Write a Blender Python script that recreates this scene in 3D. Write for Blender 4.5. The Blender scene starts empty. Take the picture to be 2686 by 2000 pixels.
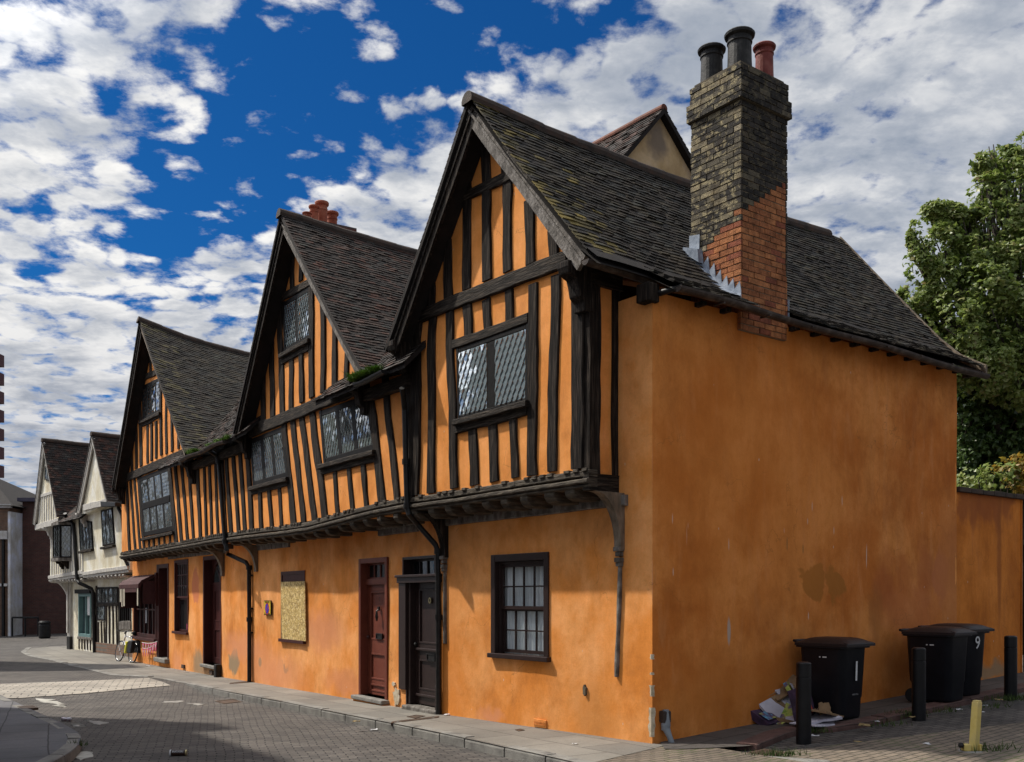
import bpy, bmesh, math, random
from mathutils import Vector, noise as mnoise
R = math.radians
sc = bpy.context.scene
COL = sc.collection

# ------------------------------------------------------------------ camera
F, U0, V0, H = 2596.5, 1343.0, 1567.6, 1.7      # level camera with a rising front, in photo pixels (2686 x 2000)
cam_d = bpy.data.cameras.new("camera")
cam = bpy.data.objects.new("camera", cam_d)
COL.objects.link(cam)
cam.location = (0, 0, H)
cam.rotation_euler = (R(90), 0, 0)
cam_d.sensor_width = 36
cam_d.lens = F / 2686 * 36
cam_d.shift_y = (V0 - 1000) / 2686
cam_d.clip_end = 2000
sc.camera = cam

# ------------------------------------------------------------------ sun, sky, exposure
SUN = Vector((-.562, .215, .799)).normalized()
sun_d = bpy.data.lights.new("sun", 'SUN')
sun_d.energy = 4.0
sun_d.angle = R(1.2)
sun_d.color = (1, .93, .82)
sun = bpy.data.objects.new("sun", sun_d)
COL.objects.link(sun)
sun.rotation_euler = SUN.to_track_quat('Z', 'Y').to_euler()
sc.view_settings.view_transform = 'Standard'
sc.view_settings.look = 'None'
sc.view_settings.exposure = 0.27
sc.view_settings.gamma = 1


def nd(nt, kind, ins=None, **props):
    n = nt.nodes.new('ShaderNode' + kind)
    for k, v in props.items():
        setattr(n, k, v)
    for k, v in (ins or {}).items():
        s = n.inputs[k]
        if isinstance(v, bpy.types.NodeSocket):
            nt.links.new(v, s)
        else:
            s.default_value = v
    return n


def mth(nt, op, a, b=0.0, c=0.0, clamp=False):
    return nd(nt, 'Math', {0: a, 1: b, 2: c}, operation=op, use_clamp=clamp).outputs[0]


def mix(nt, fac, a, b, mode='MIX'):
    n = nd(nt, 'Mix', {'Factor': fac}, data_type='RGBA', blend_type=mode)
    for idx, v in ((6, a), (7, b)):
        if isinstance(v, bpy.types.NodeSocket):
            nt.links.new(v, n.inputs[idx])
        else:
            n.inputs[idx].default_value = (*v, 1) if len(v) == 3 else v
    return n.outputs[2]


def ramp(nt, fac, stops):
    n = nd(nt, 'ValToRGB', {'Fac': fac})
    cr_ = n.color_ramp
    while len(cr_.elements) < len(stops):
        cr_.elements.new(.5)
    for e, (p, c) in zip(cr_.elements, stops):
        e.position = p
        e.color = (*c, 1) if len(c) == 3 else c
    return n.outputs[0]


def mrange(nt, v, a, b, c=0., d=1., smooth=True):
    return nd(nt, 'MapRange', {0: v, 1: a, 2: b, 3: c, 4: d},
              interpolation_type='SMOOTHSTEP' if smooth else 'LINEAR').outputs[0]


def noise(nt, vec, scale, detail=4., rough=.55, dist=0.):
    n = nd(nt, 'TexNoise', {'Scale': scale, 'Detail': detail, 'Roughness': rough, 'Distortion': dist})
    if vec is not None:
        nt.links.new(vec, n.inputs['Vector'])
    return n.outputs['Fac']


def scaled(nt, vec, s, loc=(0, 0, 0), rot=(0, 0, 0)):
    return nd(nt, 'Mapping', {'Vector': vec, 'Scale': s, 'Location': loc, 'Rotation': rot}).outputs[0]


world = bpy.data.worlds.new("World")
sc.world = world
world.use_nodes = True
wt = world.node_tree
wt.nodes.clear()


def make_sky():
    nt = wt
    sky = nd(nt, 'TexSky', sky_type='NISHITA')
    sky.sun_disc = False
    sky.sun_elevation = math.asin(SUN.z)
    sky.sun_rotation = math.atan2(SUN.x, SUN.y)
    sky.altitude = 0
    sky.air_density = 1.0
    sky.dust_density = .4
    sky.ozone_density = 2.0
    gen = nd(nt, 'TexCoord').outputs['Generated']
    sep = nd(nt, 'SeparateXYZ', {0: gen})
    dz = mth(nt, 'MAXIMUM', sep.outputs[2], .02)
    dz2 = mth(nt, 'ADD', dz, .15)
    px = mth(nt, 'DIVIDE', sep.outputs[0], dz)
    py = mth(nt, 'DIVIDE', sep.outputs[1], dz)
    qx = mth(nt, 'DIVIDE', sep.outputs[0], dz2)
    qy = mth(nt, 'DIVIDE', sep.outputs[1], dz2)
    q = nd(nt, 'CombineXYZ', {0: qx, 1: qy, 2: 0.}).outputs[0]
    # flat layer of altocumulus, seen from below
    warp = nd(nt, 'TexNoise', {'Vector': q, 'Scale': 2.2, 'Detail': 3.})
    q2 = nd(nt, 'VectorMath', {0: q, 1: nd(nt, 'VectorMath', {0: warp.outputs['Color'], 1: (.10, .10, .0)}, operation='MULTIPLY').outputs[0]}, operation='ADD').outputs[0]
    big = noise(nt, q2, 1.5, 2., .5)
    mid = noise(nt, q2, 8.5, 6., .62)
    fine = noise(nt, scaled(nt, q2, (1, 1, 1), (5, 3, 0)), 21., 5., .65)
    # the broad clear lane that crosses the layer overhead
    ux = mth(nt, 'ADD', px, .33)
    uy = mth(nt, 'SUBTRACT', py, 1.93)
    al = mth(nt, 'ADD', mth(nt, 'MULTIPLY', ux, -.60), mth(nt, 'MULTIPLY', uy, .80))
    ac = mth(nt, 'ADD', mth(nt, 'MULTIPLY', ux, .80), mth(nt, 'MULTIPLY', uy, .60))
    wid = mth(nt, 'SUBTRACT', .245, mth(nt, 'MULTIPLY', al, .10))
    e = mth(nt, 'DIVIDE', ac, mth(nt, 'MAXIMUM', wid, .05))
    e2 = mth(nt, 'ADD', mth(nt, 'MULTIPLY', e, e), mth(nt, 'POWER', mth(nt, 'ABSOLUTE', mth(nt, 'DIVIDE', al, 1.25)), 4.))
    lane = mrange(nt, e2, .1, 2.1, 1., 0.)
    pv = nd(nt, 'VectorMath', {0: q2, 1: nd(nt, 'VectorMath', {0: nd(nt, 'TexNoise', {'Vector': q2, 'Scale': 14., 'Detail': 3.}).outputs['Color'], 'Scale': .10}, operation='SCALE').outputs[0]}, operation='ADD').outputs[0]
    vo = nd(nt, 'TexVoronoi', {'Vector': pv, 'Scale': 12.5, 'Randomness': 1.}, feature='F1', voronoi_dimensions='2D')
    puff = mrange(nt, vo.outputs['Distance'], .10, .62, 1., 0.)
    dens = mth(nt, 'ADD', mth(nt, 'MULTIPLY', mid, .85), mth(nt, 'MULTIPLY', big, .45))
    dens = mth(nt, 'ADD', dens, mth(nt, 'MULTIPLY', fine, .44))
    dens = mth(nt, 'ADD', dens, mth(nt, 'MULTIPLY', puff, .215))
    dens = mth(nt, 'SUBTRACT', dens, mth(nt, 'MULTIPLY', lane, .315))
    # thinner towards the left, solid at the right and low down
    side = mrange(nt, px, -1.3, .2, -.01, .13)
    low = mrange(nt, sep.outputs[2], .10, .34, .13, 0.)
    dens = mth(nt, 'ADD', dens, mth(nt, 'ADD', side, low))
    cover = mrange(nt, dens, .775, 1.05)
    thick = mrange(nt, dens, .90, 1.25)
    # lit tops and grey undersides
    lum = noise(nt, scaled(nt, q2, (1.0, 1.3, 1), (.08, -.1, 0)), 4.2, 6., .60)
    lumr = mrange(nt, lum, .36, .64)
    sidew = mrange(nt, px, -1.6, .5, 1., .0)
    lum2 = mth(nt, 'ADD', mth(nt, 'ADD', mth(nt, 'MULTIPLY', lumr, .46), mth(nt, 'MULTIPLY', puff, .22)), mth(nt, 'MULTIPLY', sidew, .29))
    lum2 = mth(nt, 'ADD', lum2, mth(nt, 'MULTIPLY', mth(nt, 'SUBTRACT', 1., thick), .25), clamp=True)
    lowd = mrange(nt, sep.outputs[2], .06, .34, .62, 1.)
    ccol = ramp(nt, lum2, [(0., (2.0, 2.4, 3.1)), (.45, (3.8, 4.05, 4.5)), (1., (7.5, 7.4, 7.2))])
    ccol = mix(nt, 1., ccol, nd(nt, 'CombineColor', {0: lowd, 1: mth(nt, 'ADD', mth(nt, 'MULTIPLY', lowd, .95), .05), 2: mth(nt, 'ADD', mth(nt, 'MULTIPLY', lowd, .8), .2)}).outputs[0], 'MULTIPLY')
    # cloud lit through from behind, round the sun (high on the left, out of the picture)
    dt = nd(nt, 'VectorMath', {0: gen, 1: tuple(SUN)}, operation='DOT_PRODUCT').outputs['Value']
    glow = mth(nt, 'ADD', 1., mth(nt, 'MULTIPLY', mrange(nt, dt, .70, 1.), 3.8))
    ccol = nd(nt, 'VectorMath', {0: ccol, 'Scale': glow}, operation='SCALE').outputs[0]
    blue = mix(nt, 1., sky.outputs[0], (.040, .260, .53), 'MULTIPLY')
    col = mix(nt, cover, blue, ccol)
    bg = nd(nt, 'Background', {'Color': col, 'Strength': .108})
    out = nd(nt, 'OutputWorld')
    nt.links.new(bg.outputs[0], out.inputs[0])


make_sky()
rng = random.Random(7)

# ------------------------------------------------------------------ frames: vertical planes of the street fronts


class Fr:
    """t runs along the front, r goes into the building (negative = out over the street), z up."""

    def __init__(s, O, d):
        n = math.hypot(*d)
        s.O = O
        s.a = (d[0] / n, d[1] / n)
        s.b = (s.a[1], -s.a[0])

    def w(s, t, r, z):
        return (s.O[0] + s.a[0] * t + s.b[0] * r, s.O[1] + s.a[1] * t + s.b[1] * r, z)

    def px(s, u, v, r=0.):
        k = (u - U0) / F
        ox = s.O[0] + s.b[0] * r
        oy = s.O[1] + s.b[1] * r
        t = (k * oy - ox) / (s.a[0] - k * s.a[1])
        y = oy + s.a[1] * t
        return (t, H - (v - V0) / F * y)


A = Fr((1.63, 11.5), (-.6025, .798))          # end house front
SD = Fr((1.63, 11.5), (.798, .6025))          # its side wall (r > 0 is outside here)
B = Fr((-1.045, 15.04), (-.5435, .8394))      # middle and far orange houses
D = Fr((-12.4, 33.5), (-.63, .78))            # white houses

KE = (1000, 220, 2.429)
KF = (1000, 750, 2.36)
KG = (500, 500, 2.5415)
KD = (550, 1000, 3.3046)
KH = (550, 1350, 2.5415)
KI = (0, 750, 3.004)
K1 = (0, 1080, 2.5806)
K2 = (260, 1180, 5.5056)
K3 = (280, 1440, 4.858)
K4 = (1000, 1440, 3.591)
KS = (1050, 1350, 2.5415)
KO = (0, 0, 1 / 1.2105)


def at(fr, K, x, y, r=0.):
    return fr.px(K[0] + x / K[2], K[1] + y / K[2], r)


def pave_h(x, y):
    S = (x - 1.63) * -.565 + (y - 11.5) * .825
    rr = (x - 1.63) * .825 + (y - 11.5) * .565
    return -.0175 * max(-12., min(S, 24.)) + .0485 * max(0., min(rr, 9.))


def road_h(x, y):
    S = (x - 1.63) * -.565 + (y - 11.5) * .825
    f = max(0., min(1., (S - 12.6) / 1.6))
    lane = max(0., min(1., (x - (.75 + (10.2 - y) * .167)) / .3))      # the side lane lies almost flush
    return pave_h(x, y) - .115 * (1 - f) * (1 - .55 * lane) - .006


def hit(u, v, h=pave_h, off=0.):
    y = 15.
    for _ in range(25):
        x = (u - U0) / F * y
        y2 = (H - h(x, y) - off) * F / (v - V0)
        y = y + .7 * (y2 - y)
    return ((u - U0) / F * y, y)


# ------------------------------------------------------------------ mesh builder


class MB:
    def __init__(s):
        s.v, s.f, s.t, s.uv = [], [], [], {}

    def add(s, vs, fs, tint=0.):
        b = len(s.v)
        s.v += [tuple(p) for p in vs]
        for f in fs:
            s.f.append(tuple(i + b for i in f))
            s.t.append(tint)

    def hexa(s, p, tint=0.):
        s.add(p, [(3, 2, 1, 0), (4, 5, 6, 7), (0, 1, 5, 4), (1, 2, 6, 5), (2, 3, 7, 6), (3, 0, 4, 7)], tint)

    def box(s, x0, x1, y0, y1, z0, z1, tint=0.):
        s.hexa([(x0, y0, z0), (x1, y0, z0), (x1, y1, z0), (x0, y1, z0), (x0, y0, z1), (x1, y0, z1), (x1, y1, z1), (x0, y1, z1)], tint)

    def fbox(s, fr, t0, t1, r0, r1, z0, z1, tint=0.):
        s.hexa([fr.w(t0, r0, z0), fr.w(t1, r0, z0), fr.w(t1, r1, z0), fr.w(t0, r1, z0),
                fr.w(t0, r0, z1), fr.w(t1, r0, z1), fr.w(t1, r1, z1), fr.w(t0, r1, z1)], tint)

    def prism(s, fr, poly, r0, r1, tint=0.):
        n = len(poly)
        vs = [fr.w(t, r0, z) for t, z in poly] + [fr.w(t, r1, z) for t, z in poly]
        fs = [tuple(range(n)), tuple(range(2 * n - 1, n - 1, -1))]
        fs += [(i, (i + 1) % n, (i + 1) % n + n, i + n) for i in range(n)]
        s.add(vs, fs, tint)

    def bar(s, fr, p0, p1, w, rf, rb, wob=.12, seed=0, seg=.22):
        """hewn timber lying in a front, chamfered, with uneven edges"""
        dx, dz = p1[0] - p0[0], p1[1] - p0[1]
        L = max(.01, math.hypot(dx, dz))
        nx, nz = -dz / L, dx / L
        n = max(2, int(L / seg))
        q = random.Random(seed * 7919 + int(1000 * (p0[0] + p0[1])))
        ph = q.random() * 50
        vs = []
        for i in range(n + 1):
            f = i / n
            o = mnoise.noise(Vector((f * L * .9, ph, 0))) * w * wob * 1.6
            hl = w / 2 * (1 + mnoise.noise(Vector((f * L * 2.6, ph, 5))) * wob * 2)
            hr = w / 2 * (1 + mnoise.noise(Vector((f * L * 2.6, ph, 9))) * wob * 2)
            dr = mnoise.noise(Vector((f * L * 1.5, ph, 3))) * .006
            ct, cz = p0[0] + dx * f + nx * o, p0[1] + dz * f + nz * o
            for a, rr in ((-hl, rb), (-hl, rf + .012), (-hl + .012, rf + dr), (hr - .012, rf + dr), (hr, rf + .012), (hr, rb)):
                vs.append(fr.w(ct + nx * a, rr, cz + nz * a))
        fs = []
        for i in range(n):
            for k in range(6):
                k2 = (k + 1) % 6
                fs.append((i * 6 + k, i * 6 + k2, i * 6 + 6 + k2, i * 6 + 6 + k))
        fs += [tuple(range(5, -1, -1)), tuple(range(n * 6, n * 6 + 6))]
        s.add(vs, fs)

    def tube(s, path, rad, n=8, tint=0., cap=True):
        path = [Vector(p) for p in path]
        m = len(path)
        rads = rad if isinstance(rad, (list, tuple)) else [rad] * m
        up = None
        vs = []
        for i, p in enumerate(path):
            d = (path[min(i + 1, m - 1)] - path[max(i - 1, 0)]).normalized()
            if up is None:
                up = d.orthogonal().normalized()
            e1 = (up - d * up.dot(d))
            e1 = e1.normalized() if e1.length > 1e-5 else d.orthogonal().normalized()
            up = e1
            e2 = d.cross(e1)
            for k in range(n):
                a = 2 * math.pi * k / n
                vs.append(tuple(p + (e1 * math.cos(a) + e2 * math.sin(a)) * rads[i]))
        fs = [(i * n + k, i * n + (k + 1) % n, (i + 1) * n + (k + 1) % n, (i + 1) * n + k) for i in range(m - 1) for k in range(n)]
        if cap:
            fs += [tuple(range(n - 1, -1, -1)), tuple(range((m - 1) * n, m * n))]
        s.add(vs, fs, tint)

    def lathe(s, c, prof, n=20, tint=0., lean=(0, 0)):
        vs = []
        for rr, z in prof:
            for k in range(n):
                a = 2 * math.pi * k / n
                vs.append((c[0] + rr * math.cos(a) + lean[0] * z, c[1] + rr * math.sin(a) + lean[1] * z, c[2] + z))
        m = len(prof)
        fs = [(i * n + k, i * n + (k + 1) % n, (i + 1) * n + (k + 1) % n, (i + 1) * n + k) for i in range(m - 1) for k in range(n)]
        fs += [tuple(range(n - 1, -1, -1)), tuple(range((m - 1) * n, m * n))]
        s.add(vs, fs, tint)

    def grid(s, fn, nu, nv, keep=None, tint=0.):
        b = len(s.v)
        for j in range(nv + 1):
            for i in range(nu + 1):
                s.v.append(tuple(fn(i / nu, j / nv)))
        for j in range(nv):
            for i in range(nu):
                if keep and not keep((i + .5) / nu, (j + .5) / nv):
                    continue
                k = b + j * (nu + 1) + i
                s.f.append((k, k + 1, k + nu + 2, k + nu + 1))
                s.t.append(tint)

    def build(s, name, m, parent=None, smooth=False, loc=None, fix=True, bevel=0., sub=0):
        root = parent
        base = Vector((0, 0, 0))
        while root is not None:
            base = base + root.location
            root = root.parent
        if parent is None:
            if loc is None:
                xs = [p[0] for p in s.v]; ys = [p[1] for p in s.v]; zs = [p[2] for p in s.v]
                loc = ((min(xs) + max(xs)) / 2, (min(ys) + max(ys)) / 2, min(zs))
            base = Vector(loc)
        me = bpy.data.meshes.new(name)
        me.from_pydata([(p[0] - base.x, p[1] - base.y, p[2] - base.z) for p in s.v], [], s.f)
        at_ = me.attributes.new('tint', 'FLOAT', 'FACE')
        at_.data.foreach_set('value', s.t)
        if fix:
            bm = bmesh.new(); bm.from_mesh(me)
            bmesh.ops.recalc_face_normals(bm, faces=bm.faces)
            bm.to_mesh(me); bm.free()
        if smooth:
            me.polygons.foreach_set('use_smooth', [True] * len(me.polygons))
        me.materials.append(m)
        o = bpy.data.objects.new(name, me)
        COL.objects.link(o)
        if parent is not None:
            o.parent = parent
        else:
            o.location = base
        if bevel:
            bv = o.modifiers.new('bevel', 'BEVEL'); bv.width = bevel; bv.segments = 2; bv.limit_method = 'ANGLE'
        if sub:
            sb = o.modifiers.new('subsurf', 'SUBSURF'); sb.levels = sub; sb.render_levels = sub
        return o


def tag(o, label=None, cat=None, group=None, kind=None):
    for k, v in (('label', label), ('category', cat), ('group', group), ('kind', kind)):
        if v:
            o[k] = v
    return o


def thing(name, label, cat, loc, group=None):
    o = bpy.data.objects.new(name, None)
    o.empty_display_size = .3
    o.location = loc
    COL.objects.link(o)
    return tag(o, label, cat, group)


def copy_tree(o, parent=None):
    c = o.copy()
    COL.objects.link(c)
    if parent is not None:
        c.parent = parent
    for ch in list(o.children):
        copy_tree(ch, c)
    return c


def text_mesh(name, body, size, origin, right, up, m, parent, align='CENTER', extrude=.001):
    cu = bpy.data.curves.new(name, 'FONT')
    cu.body = body; cu.size = size; cu.extrude = extrude
    cu.align_x = align; cu.align_y = 'CENTER'; cu.resolution_u = 3
    tmp = bpy.data.objects.new(name + '_tmp', cu)
    COL.objects.link(tmp)
    bpy.context.view_layer.update()
    me = bpy.data.meshes.new_from_object(tmp.evaluated_get(bpy.context.evaluated_depsgraph_get()))
    bpy.data.objects.remove(tmp)
    rv, uv, ov = Vector(right).normalized(), Vector(up).normalized(), Vector(origin)
    nv = rv.cross(uv)
    mb = MB()
    mb.add([ov + rv * v.co.x + uv * v.co.y + nv * v.co.z for v in me.vertices], [tuple(p.vertices) for p in me.polygons])
    bpy.data.meshes.remove(me)
    return mb.build(name, m, parent)


# ------------------------------------------------------------------ materials


def base_mat(name):
    m = bpy.data.materials.new(name)
    m.use_nodes = True
    nt = m.node_tree
    nt.nodes.clear()
    b = nd(nt, 'BsdfPrincipled')
    out = nd(nt, 'OutputMaterial')
    nt.links.new(b.outputs[0], out.inputs[0])
    return m, nt, b


def pm(name, cols, scale=6., rough=.8, bump=.2, bscale=30., metal=0., stretch=(1, 1, 1), tint=None, detail=5., spec=.25, bdist=.01, contrast=.22, coat=0.):
    """noise-coloured surface; tint = ramp over the per-face attribute, multiplied by the noise ramp"""
    m, nt, b = base_mat(name)
    pos = nd(nt, 'NewGeometry').outputs['Position']
    vec = scaled(nt, pos, stretch) if stretch != (1, 1, 1) else pos
    n = noise(nt, vec, scale, detail)
    n = mrange(nt, n, .5 - contrast, .5 + contrast, smooth=False)
    k = len(cols)
    c = ramp(nt, n, [(i / max(1, k - 1), q) for i, q in enumerate(cols)])
    if tint:
        tf = nd(nt, 'Attribute', attribute_name='tint').outputs['Fac']
        tc = ramp(nt, tf, [(i / max(1, len(tint) - 1), q) for i, q in enumerate(tint)])
        c = mix(nt, 1., tc, c, 'MULTIPLY')
    nt.links.new(c, b.inputs['Base Color'])
    b.inputs['Roughness'].default_value = rough
    b.inputs['Metallic'].default_value = metal
    b.inputs['Specular IOR Level'].default_value = spec
    b.inputs['Coat Weight'].default_value = coat
    if bump:
        bn = noise(nt, scaled(nt, pos, stretch), bscale, 6., .6)
        bp = nd(nt, 'Bump', {'Strength': bump, 'Distance': bdist, 'Height': bn})
        nt.links.new(bp.outputs[0], b.inputs['Normal'])
    return m


def blob(nt, pos, c, rad, soft=.25, wv=None, sc_=3.):
    wv = (.55 if rad[0] > .15 else .02) if wv is None else wv
    """irregular stain round a point of the wall"""
    wn = nd(nt, 'TexNoise', {'Vector': pos, 'Scale': sc_, 'Detail': 4.})
    w = nd(nt, 'VectorMath', {0: nd(nt, 'VectorMath', {0: wn.outputs['Color'], 1: (.5, .5, .5)}, operation='SUBTRACT').outputs[0], 'Scale': wv}, operation='SCALE').outputs[0]
    p = nd(nt, 'VectorMath', {0: pos, 1: w}, operation='ADD').outputs[0]
    d = nd(nt, 'VectorMath', {0: p, 1: c}, operation='SUBTRACT').outputs[0]
    d = nd(nt, 'VectorMath', {0: d, 1: (1 / rad[0], 1 / rad[0], 1 / rad[1])}, operation='MULTIPLY').outputs[0]
    ln = nd(nt, 'VectorMath', {0: d}, operation='LENGTH').outputs['Value']
    return mrange(nt, ln, 1 - soft, 1 + soft, 1., 0.)


def plaster(name, c0, c1, c2, stains=(), streak=.5, bump=.35, rough=.85):
    m, nt, b = base_mat(name)
    pos = nd(nt, 'NewGeometry').outputs['Position']
    n1 = noise(nt, pos, .9, 5., .6)
    n2 = noise(nt, scaled(nt, pos, (3.2, 3.2, .55)), 1.6, 6., .65, .6)
    n3 = noise(nt, pos, 5.5, 6., .65)
    c = mix(nt, mrange(nt, n1, .38, .64), c0, c1)
    c = mix(nt, mth(nt, 'MULTIPLY', mrange(nt, n2, .50, .74), streak), c, c2)
    c = mix(nt, mth(nt, 'MULTIPLY', mrange(nt, n3, .50, .72), .5), c, c1)
    n4 = noise(nt, scaled(nt, pos, (1.2, 1.2, .9), (7, 1, 3)), 1.3, 9., .66, .25)
    c = mix(nt, 1., c, ramp(nt, n4, [(.30, (.72, .66, .60)), (.48, (.97, .96, .94)), (.66, (1.14, 1.2, 1.42))]), 'MULTIPLY')
    n5 = noise(nt, scaled(nt, pos, (3.5, 3.5, .6), (2, 9, 0)), 1.2, 7., .7, .3)
    c = mix(nt, streak * .75, c, mix(nt, 1., c, ramp(nt, n5, [(.36, (.76, .73, .70)), (.55, (1., 1., 1.)), (.72, (1.08, 1.08, 1.1))]), 'MULTIPLY'))
    cv = nd(nt, 'TexVoronoi', {'Vector': nd(nt, 'VectorMath', {0: pos, 1: nd(nt, 'VectorMath', {0: nd(nt, 'TexNoise', {'Vector': pos, 'Scale': 2.5, 'Detail': 5.}).outputs['Color'], 'Scale': .8}, operation='SCALE').outputs[0]}, operation='ADD').outputs[0], 'Scale': .55}, feature='DISTANCE_TO_EDGE').outputs['Distance']
    ck = mth(nt, 'MULTIPLY', mrange(nt, cv, .004, .0015), mrange(nt, noise(nt, pos, .8, 2.), .50, .58))
    c = mix(nt, mth(nt, 'MULTIPLY', ck, .4), c, (.20, .08, .02))
    g = noise(nt, pos, 42., 3., .6)
    c = mix(nt, 1., c, ramp(nt, g, [(.25, (.93, .93, .93)), (.75, (1.05, 1.05, 1.05))]), 'MULTIPLY')
    for (cc, rad, col, strength, soft) in stains:
        c = mix(nt, mth(nt, 'MULTIPLY', blob(nt, pos, cc, rad, soft), strength), c, col)
    # thin pale scratches
    sv = nd(nt, 'TexVoronoi', {'Vector': scaled(nt, pos, (5., 5., 1.5), (0, 0, 0), (.1, .2, 0)), 'Scale': 1.1}, feature='F1').outputs['Distance']
    c = mix(nt, mrange(nt, sv, .035, .025), c, (.62, .50, .40))
    nt.links.new(c, b.inputs['Base Color'])
    b.inputs['Roughness'].default_value = rough
    b.inputs['Specular IOR Level'].default_value = .2
    h = mth(nt, 'ADD', mth(nt, 'MULTIPLY', noise(nt, pos, 7., 5., .6), 1.), mth(nt, 'MULTIPLY', noise(nt, pos, 60., 3.), .05))
    bp = nd(nt, 'Bump', {'Strength': bump, 'Distance': .03, 'Height': h})
    nt.links.new(bp.outputs[0], b.inputs['Normal'])
    return m


def sdw(K, x, y, fr=SD, r=0.):
    t, z = at(fr, K, x, y, r)
    return fr.w(t, r, z)


OR0, OR1, OR2 = (.78, .29, .072), (.68, .225, .038), (.70, .29, .10)
GREY_R = (.27, .20, .12)
PINK = (.62, .25, .12)
low_st = [(sdw(KH, 165, 985, B), (.42, .30), GREY_R, .95, .18), (sdw(KH, 505, 1015, B), (.16, .11), GREY_R, .8, .25),
          (sdw(KH, 750, 780, B), (1.0, .35), PINK, .7, .6), (sdw(KH, 230, 880, B), (1.5, .28), PINK, .75, .6), (sdw(KH, 420, 1060, B), (1.6, .4), PINK, .7, .7),
          (sdw(KH, 335, 985, B), (.10, .10), GREY_R, .7, .3), (sdw(KH, 900, 1120, B), (.9, .22), PINK, .6, .6),
          (sdw(K3, 1170, 1480, B), (.55, .34), GREY_R, .85, .4), (sdw(K3, 1340, 1560, B), (.9, .16), GREY_R, .7, .5),
          (sdw(K3, 1130, 470, B), (.36, .50), (.55, .17, .08), .85, .06), (sdw(K3, 900, 1440, B), (.5, .3), PINK, .6, .6),
          (sdw(KS, 620, 1340, A), (.28, .12), PINK, .8, .5), (sdw(KS, 1290, 1360, A), (.35, .5), (.42, .17, .04), .55, .8),
          (sdw(KS, 330, 1000, A), (.3, 1.2), OR1, .5, .7)]
M = {}
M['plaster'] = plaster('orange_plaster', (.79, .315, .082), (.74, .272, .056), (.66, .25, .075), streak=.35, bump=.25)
M['plaster_low'] = plaster('orange_plaster_stained', (.78, .338, .105), (.69, .240, .042), (.73, .315, .11), low_st, streak=.3, bump=.2)
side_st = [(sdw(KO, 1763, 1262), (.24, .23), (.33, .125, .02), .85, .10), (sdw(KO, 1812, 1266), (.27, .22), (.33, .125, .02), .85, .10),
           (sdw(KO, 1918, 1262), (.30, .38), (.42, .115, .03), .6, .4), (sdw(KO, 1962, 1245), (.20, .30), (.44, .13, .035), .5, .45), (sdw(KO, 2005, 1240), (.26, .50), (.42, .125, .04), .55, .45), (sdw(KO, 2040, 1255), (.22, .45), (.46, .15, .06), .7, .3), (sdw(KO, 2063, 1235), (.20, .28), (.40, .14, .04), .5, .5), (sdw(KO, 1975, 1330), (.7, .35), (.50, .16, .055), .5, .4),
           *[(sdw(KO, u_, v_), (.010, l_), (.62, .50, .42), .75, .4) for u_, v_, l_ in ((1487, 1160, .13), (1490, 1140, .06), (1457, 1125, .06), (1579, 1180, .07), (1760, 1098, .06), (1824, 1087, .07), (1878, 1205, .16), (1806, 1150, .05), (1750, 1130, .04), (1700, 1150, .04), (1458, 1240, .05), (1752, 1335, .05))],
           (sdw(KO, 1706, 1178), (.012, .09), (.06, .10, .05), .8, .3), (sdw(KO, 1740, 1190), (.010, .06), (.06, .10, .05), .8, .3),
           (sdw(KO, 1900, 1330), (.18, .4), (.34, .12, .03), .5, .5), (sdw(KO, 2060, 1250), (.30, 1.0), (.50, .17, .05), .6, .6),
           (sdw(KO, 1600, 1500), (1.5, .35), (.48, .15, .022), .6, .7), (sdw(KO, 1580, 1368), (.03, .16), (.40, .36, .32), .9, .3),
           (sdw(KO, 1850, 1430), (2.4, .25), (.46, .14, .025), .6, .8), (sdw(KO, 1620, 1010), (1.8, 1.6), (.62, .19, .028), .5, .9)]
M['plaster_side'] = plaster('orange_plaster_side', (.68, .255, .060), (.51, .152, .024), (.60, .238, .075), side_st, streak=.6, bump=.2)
M['ochre'] = plaster('ochre_render', (.62, .45, .25), (.55, .38, .19), (.5, .35, .2), [(sdw(KO, 1425, 300, Fr(A.w(3, 0, 0)[:2], (.798, .6025))), (.22, .32), (.16, .13, .11), .8, .5)], streak=.4)
M['white_plaster'] = plaster('lime_plaster', (.72, .68, .54), (.66, .61, .46), (.55, .52, .42), streak=.4)
M['white_wall'] = plaster('white_painted_wall', (.62, .62, .62), (.55, .55, .55), (.45, .45, .46), streak=.5)
DK = [(.004, .0031, .0027), (.017, .012, .009), (.068, .052, .040)]
M['timber_v'] = pm('old_timber', DK, 9., .8, 1., 16., stretch=(4, 4, .28), contrast=.20, bdist=.03, spec=.15)
M['timber_h'] = pm('old_timber_beam', [(.006, .0048, .004), (.022, .0165, .0125), (.078, .060, .045)], 9., .8, 1., 16., stretch=(.4, .4, 5), contrast=.20, bdist=.03, spec=.15)
M['bressumer'] = pm('carved_oak', [(.018, .014, .010), (.060, .048, .035), (.15, .125, .092)], 7., .8, 1., 16., stretch=(.7, .7, 4), contrast=.25, bdist=.02)
M['timber_grey'] = pm('weathered_timber', [(.03, .026, .022), (.13, .115, .10), (.27, .25, .23)], 5., .8, .9, 14., stretch=(2, 2, 1.2), contrast=.25, bdist=.02)
M['timber_pale'] = pm('pale_oak', [(.06, .048, .035), (.16, .125, .09), (.26, .21, .16)], 5., .8, .8, 14., stretch=(2, 2, .8), contrast=.25, bdist=.02)
M['timber_white'] = pm('limewashed_timber', [(.26, .25, .24), (.45, .43, .40), (.6, .57, .5)], 6., .85, .7, 14., stretch=(3, 3, .5), bdist=.015)
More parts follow.
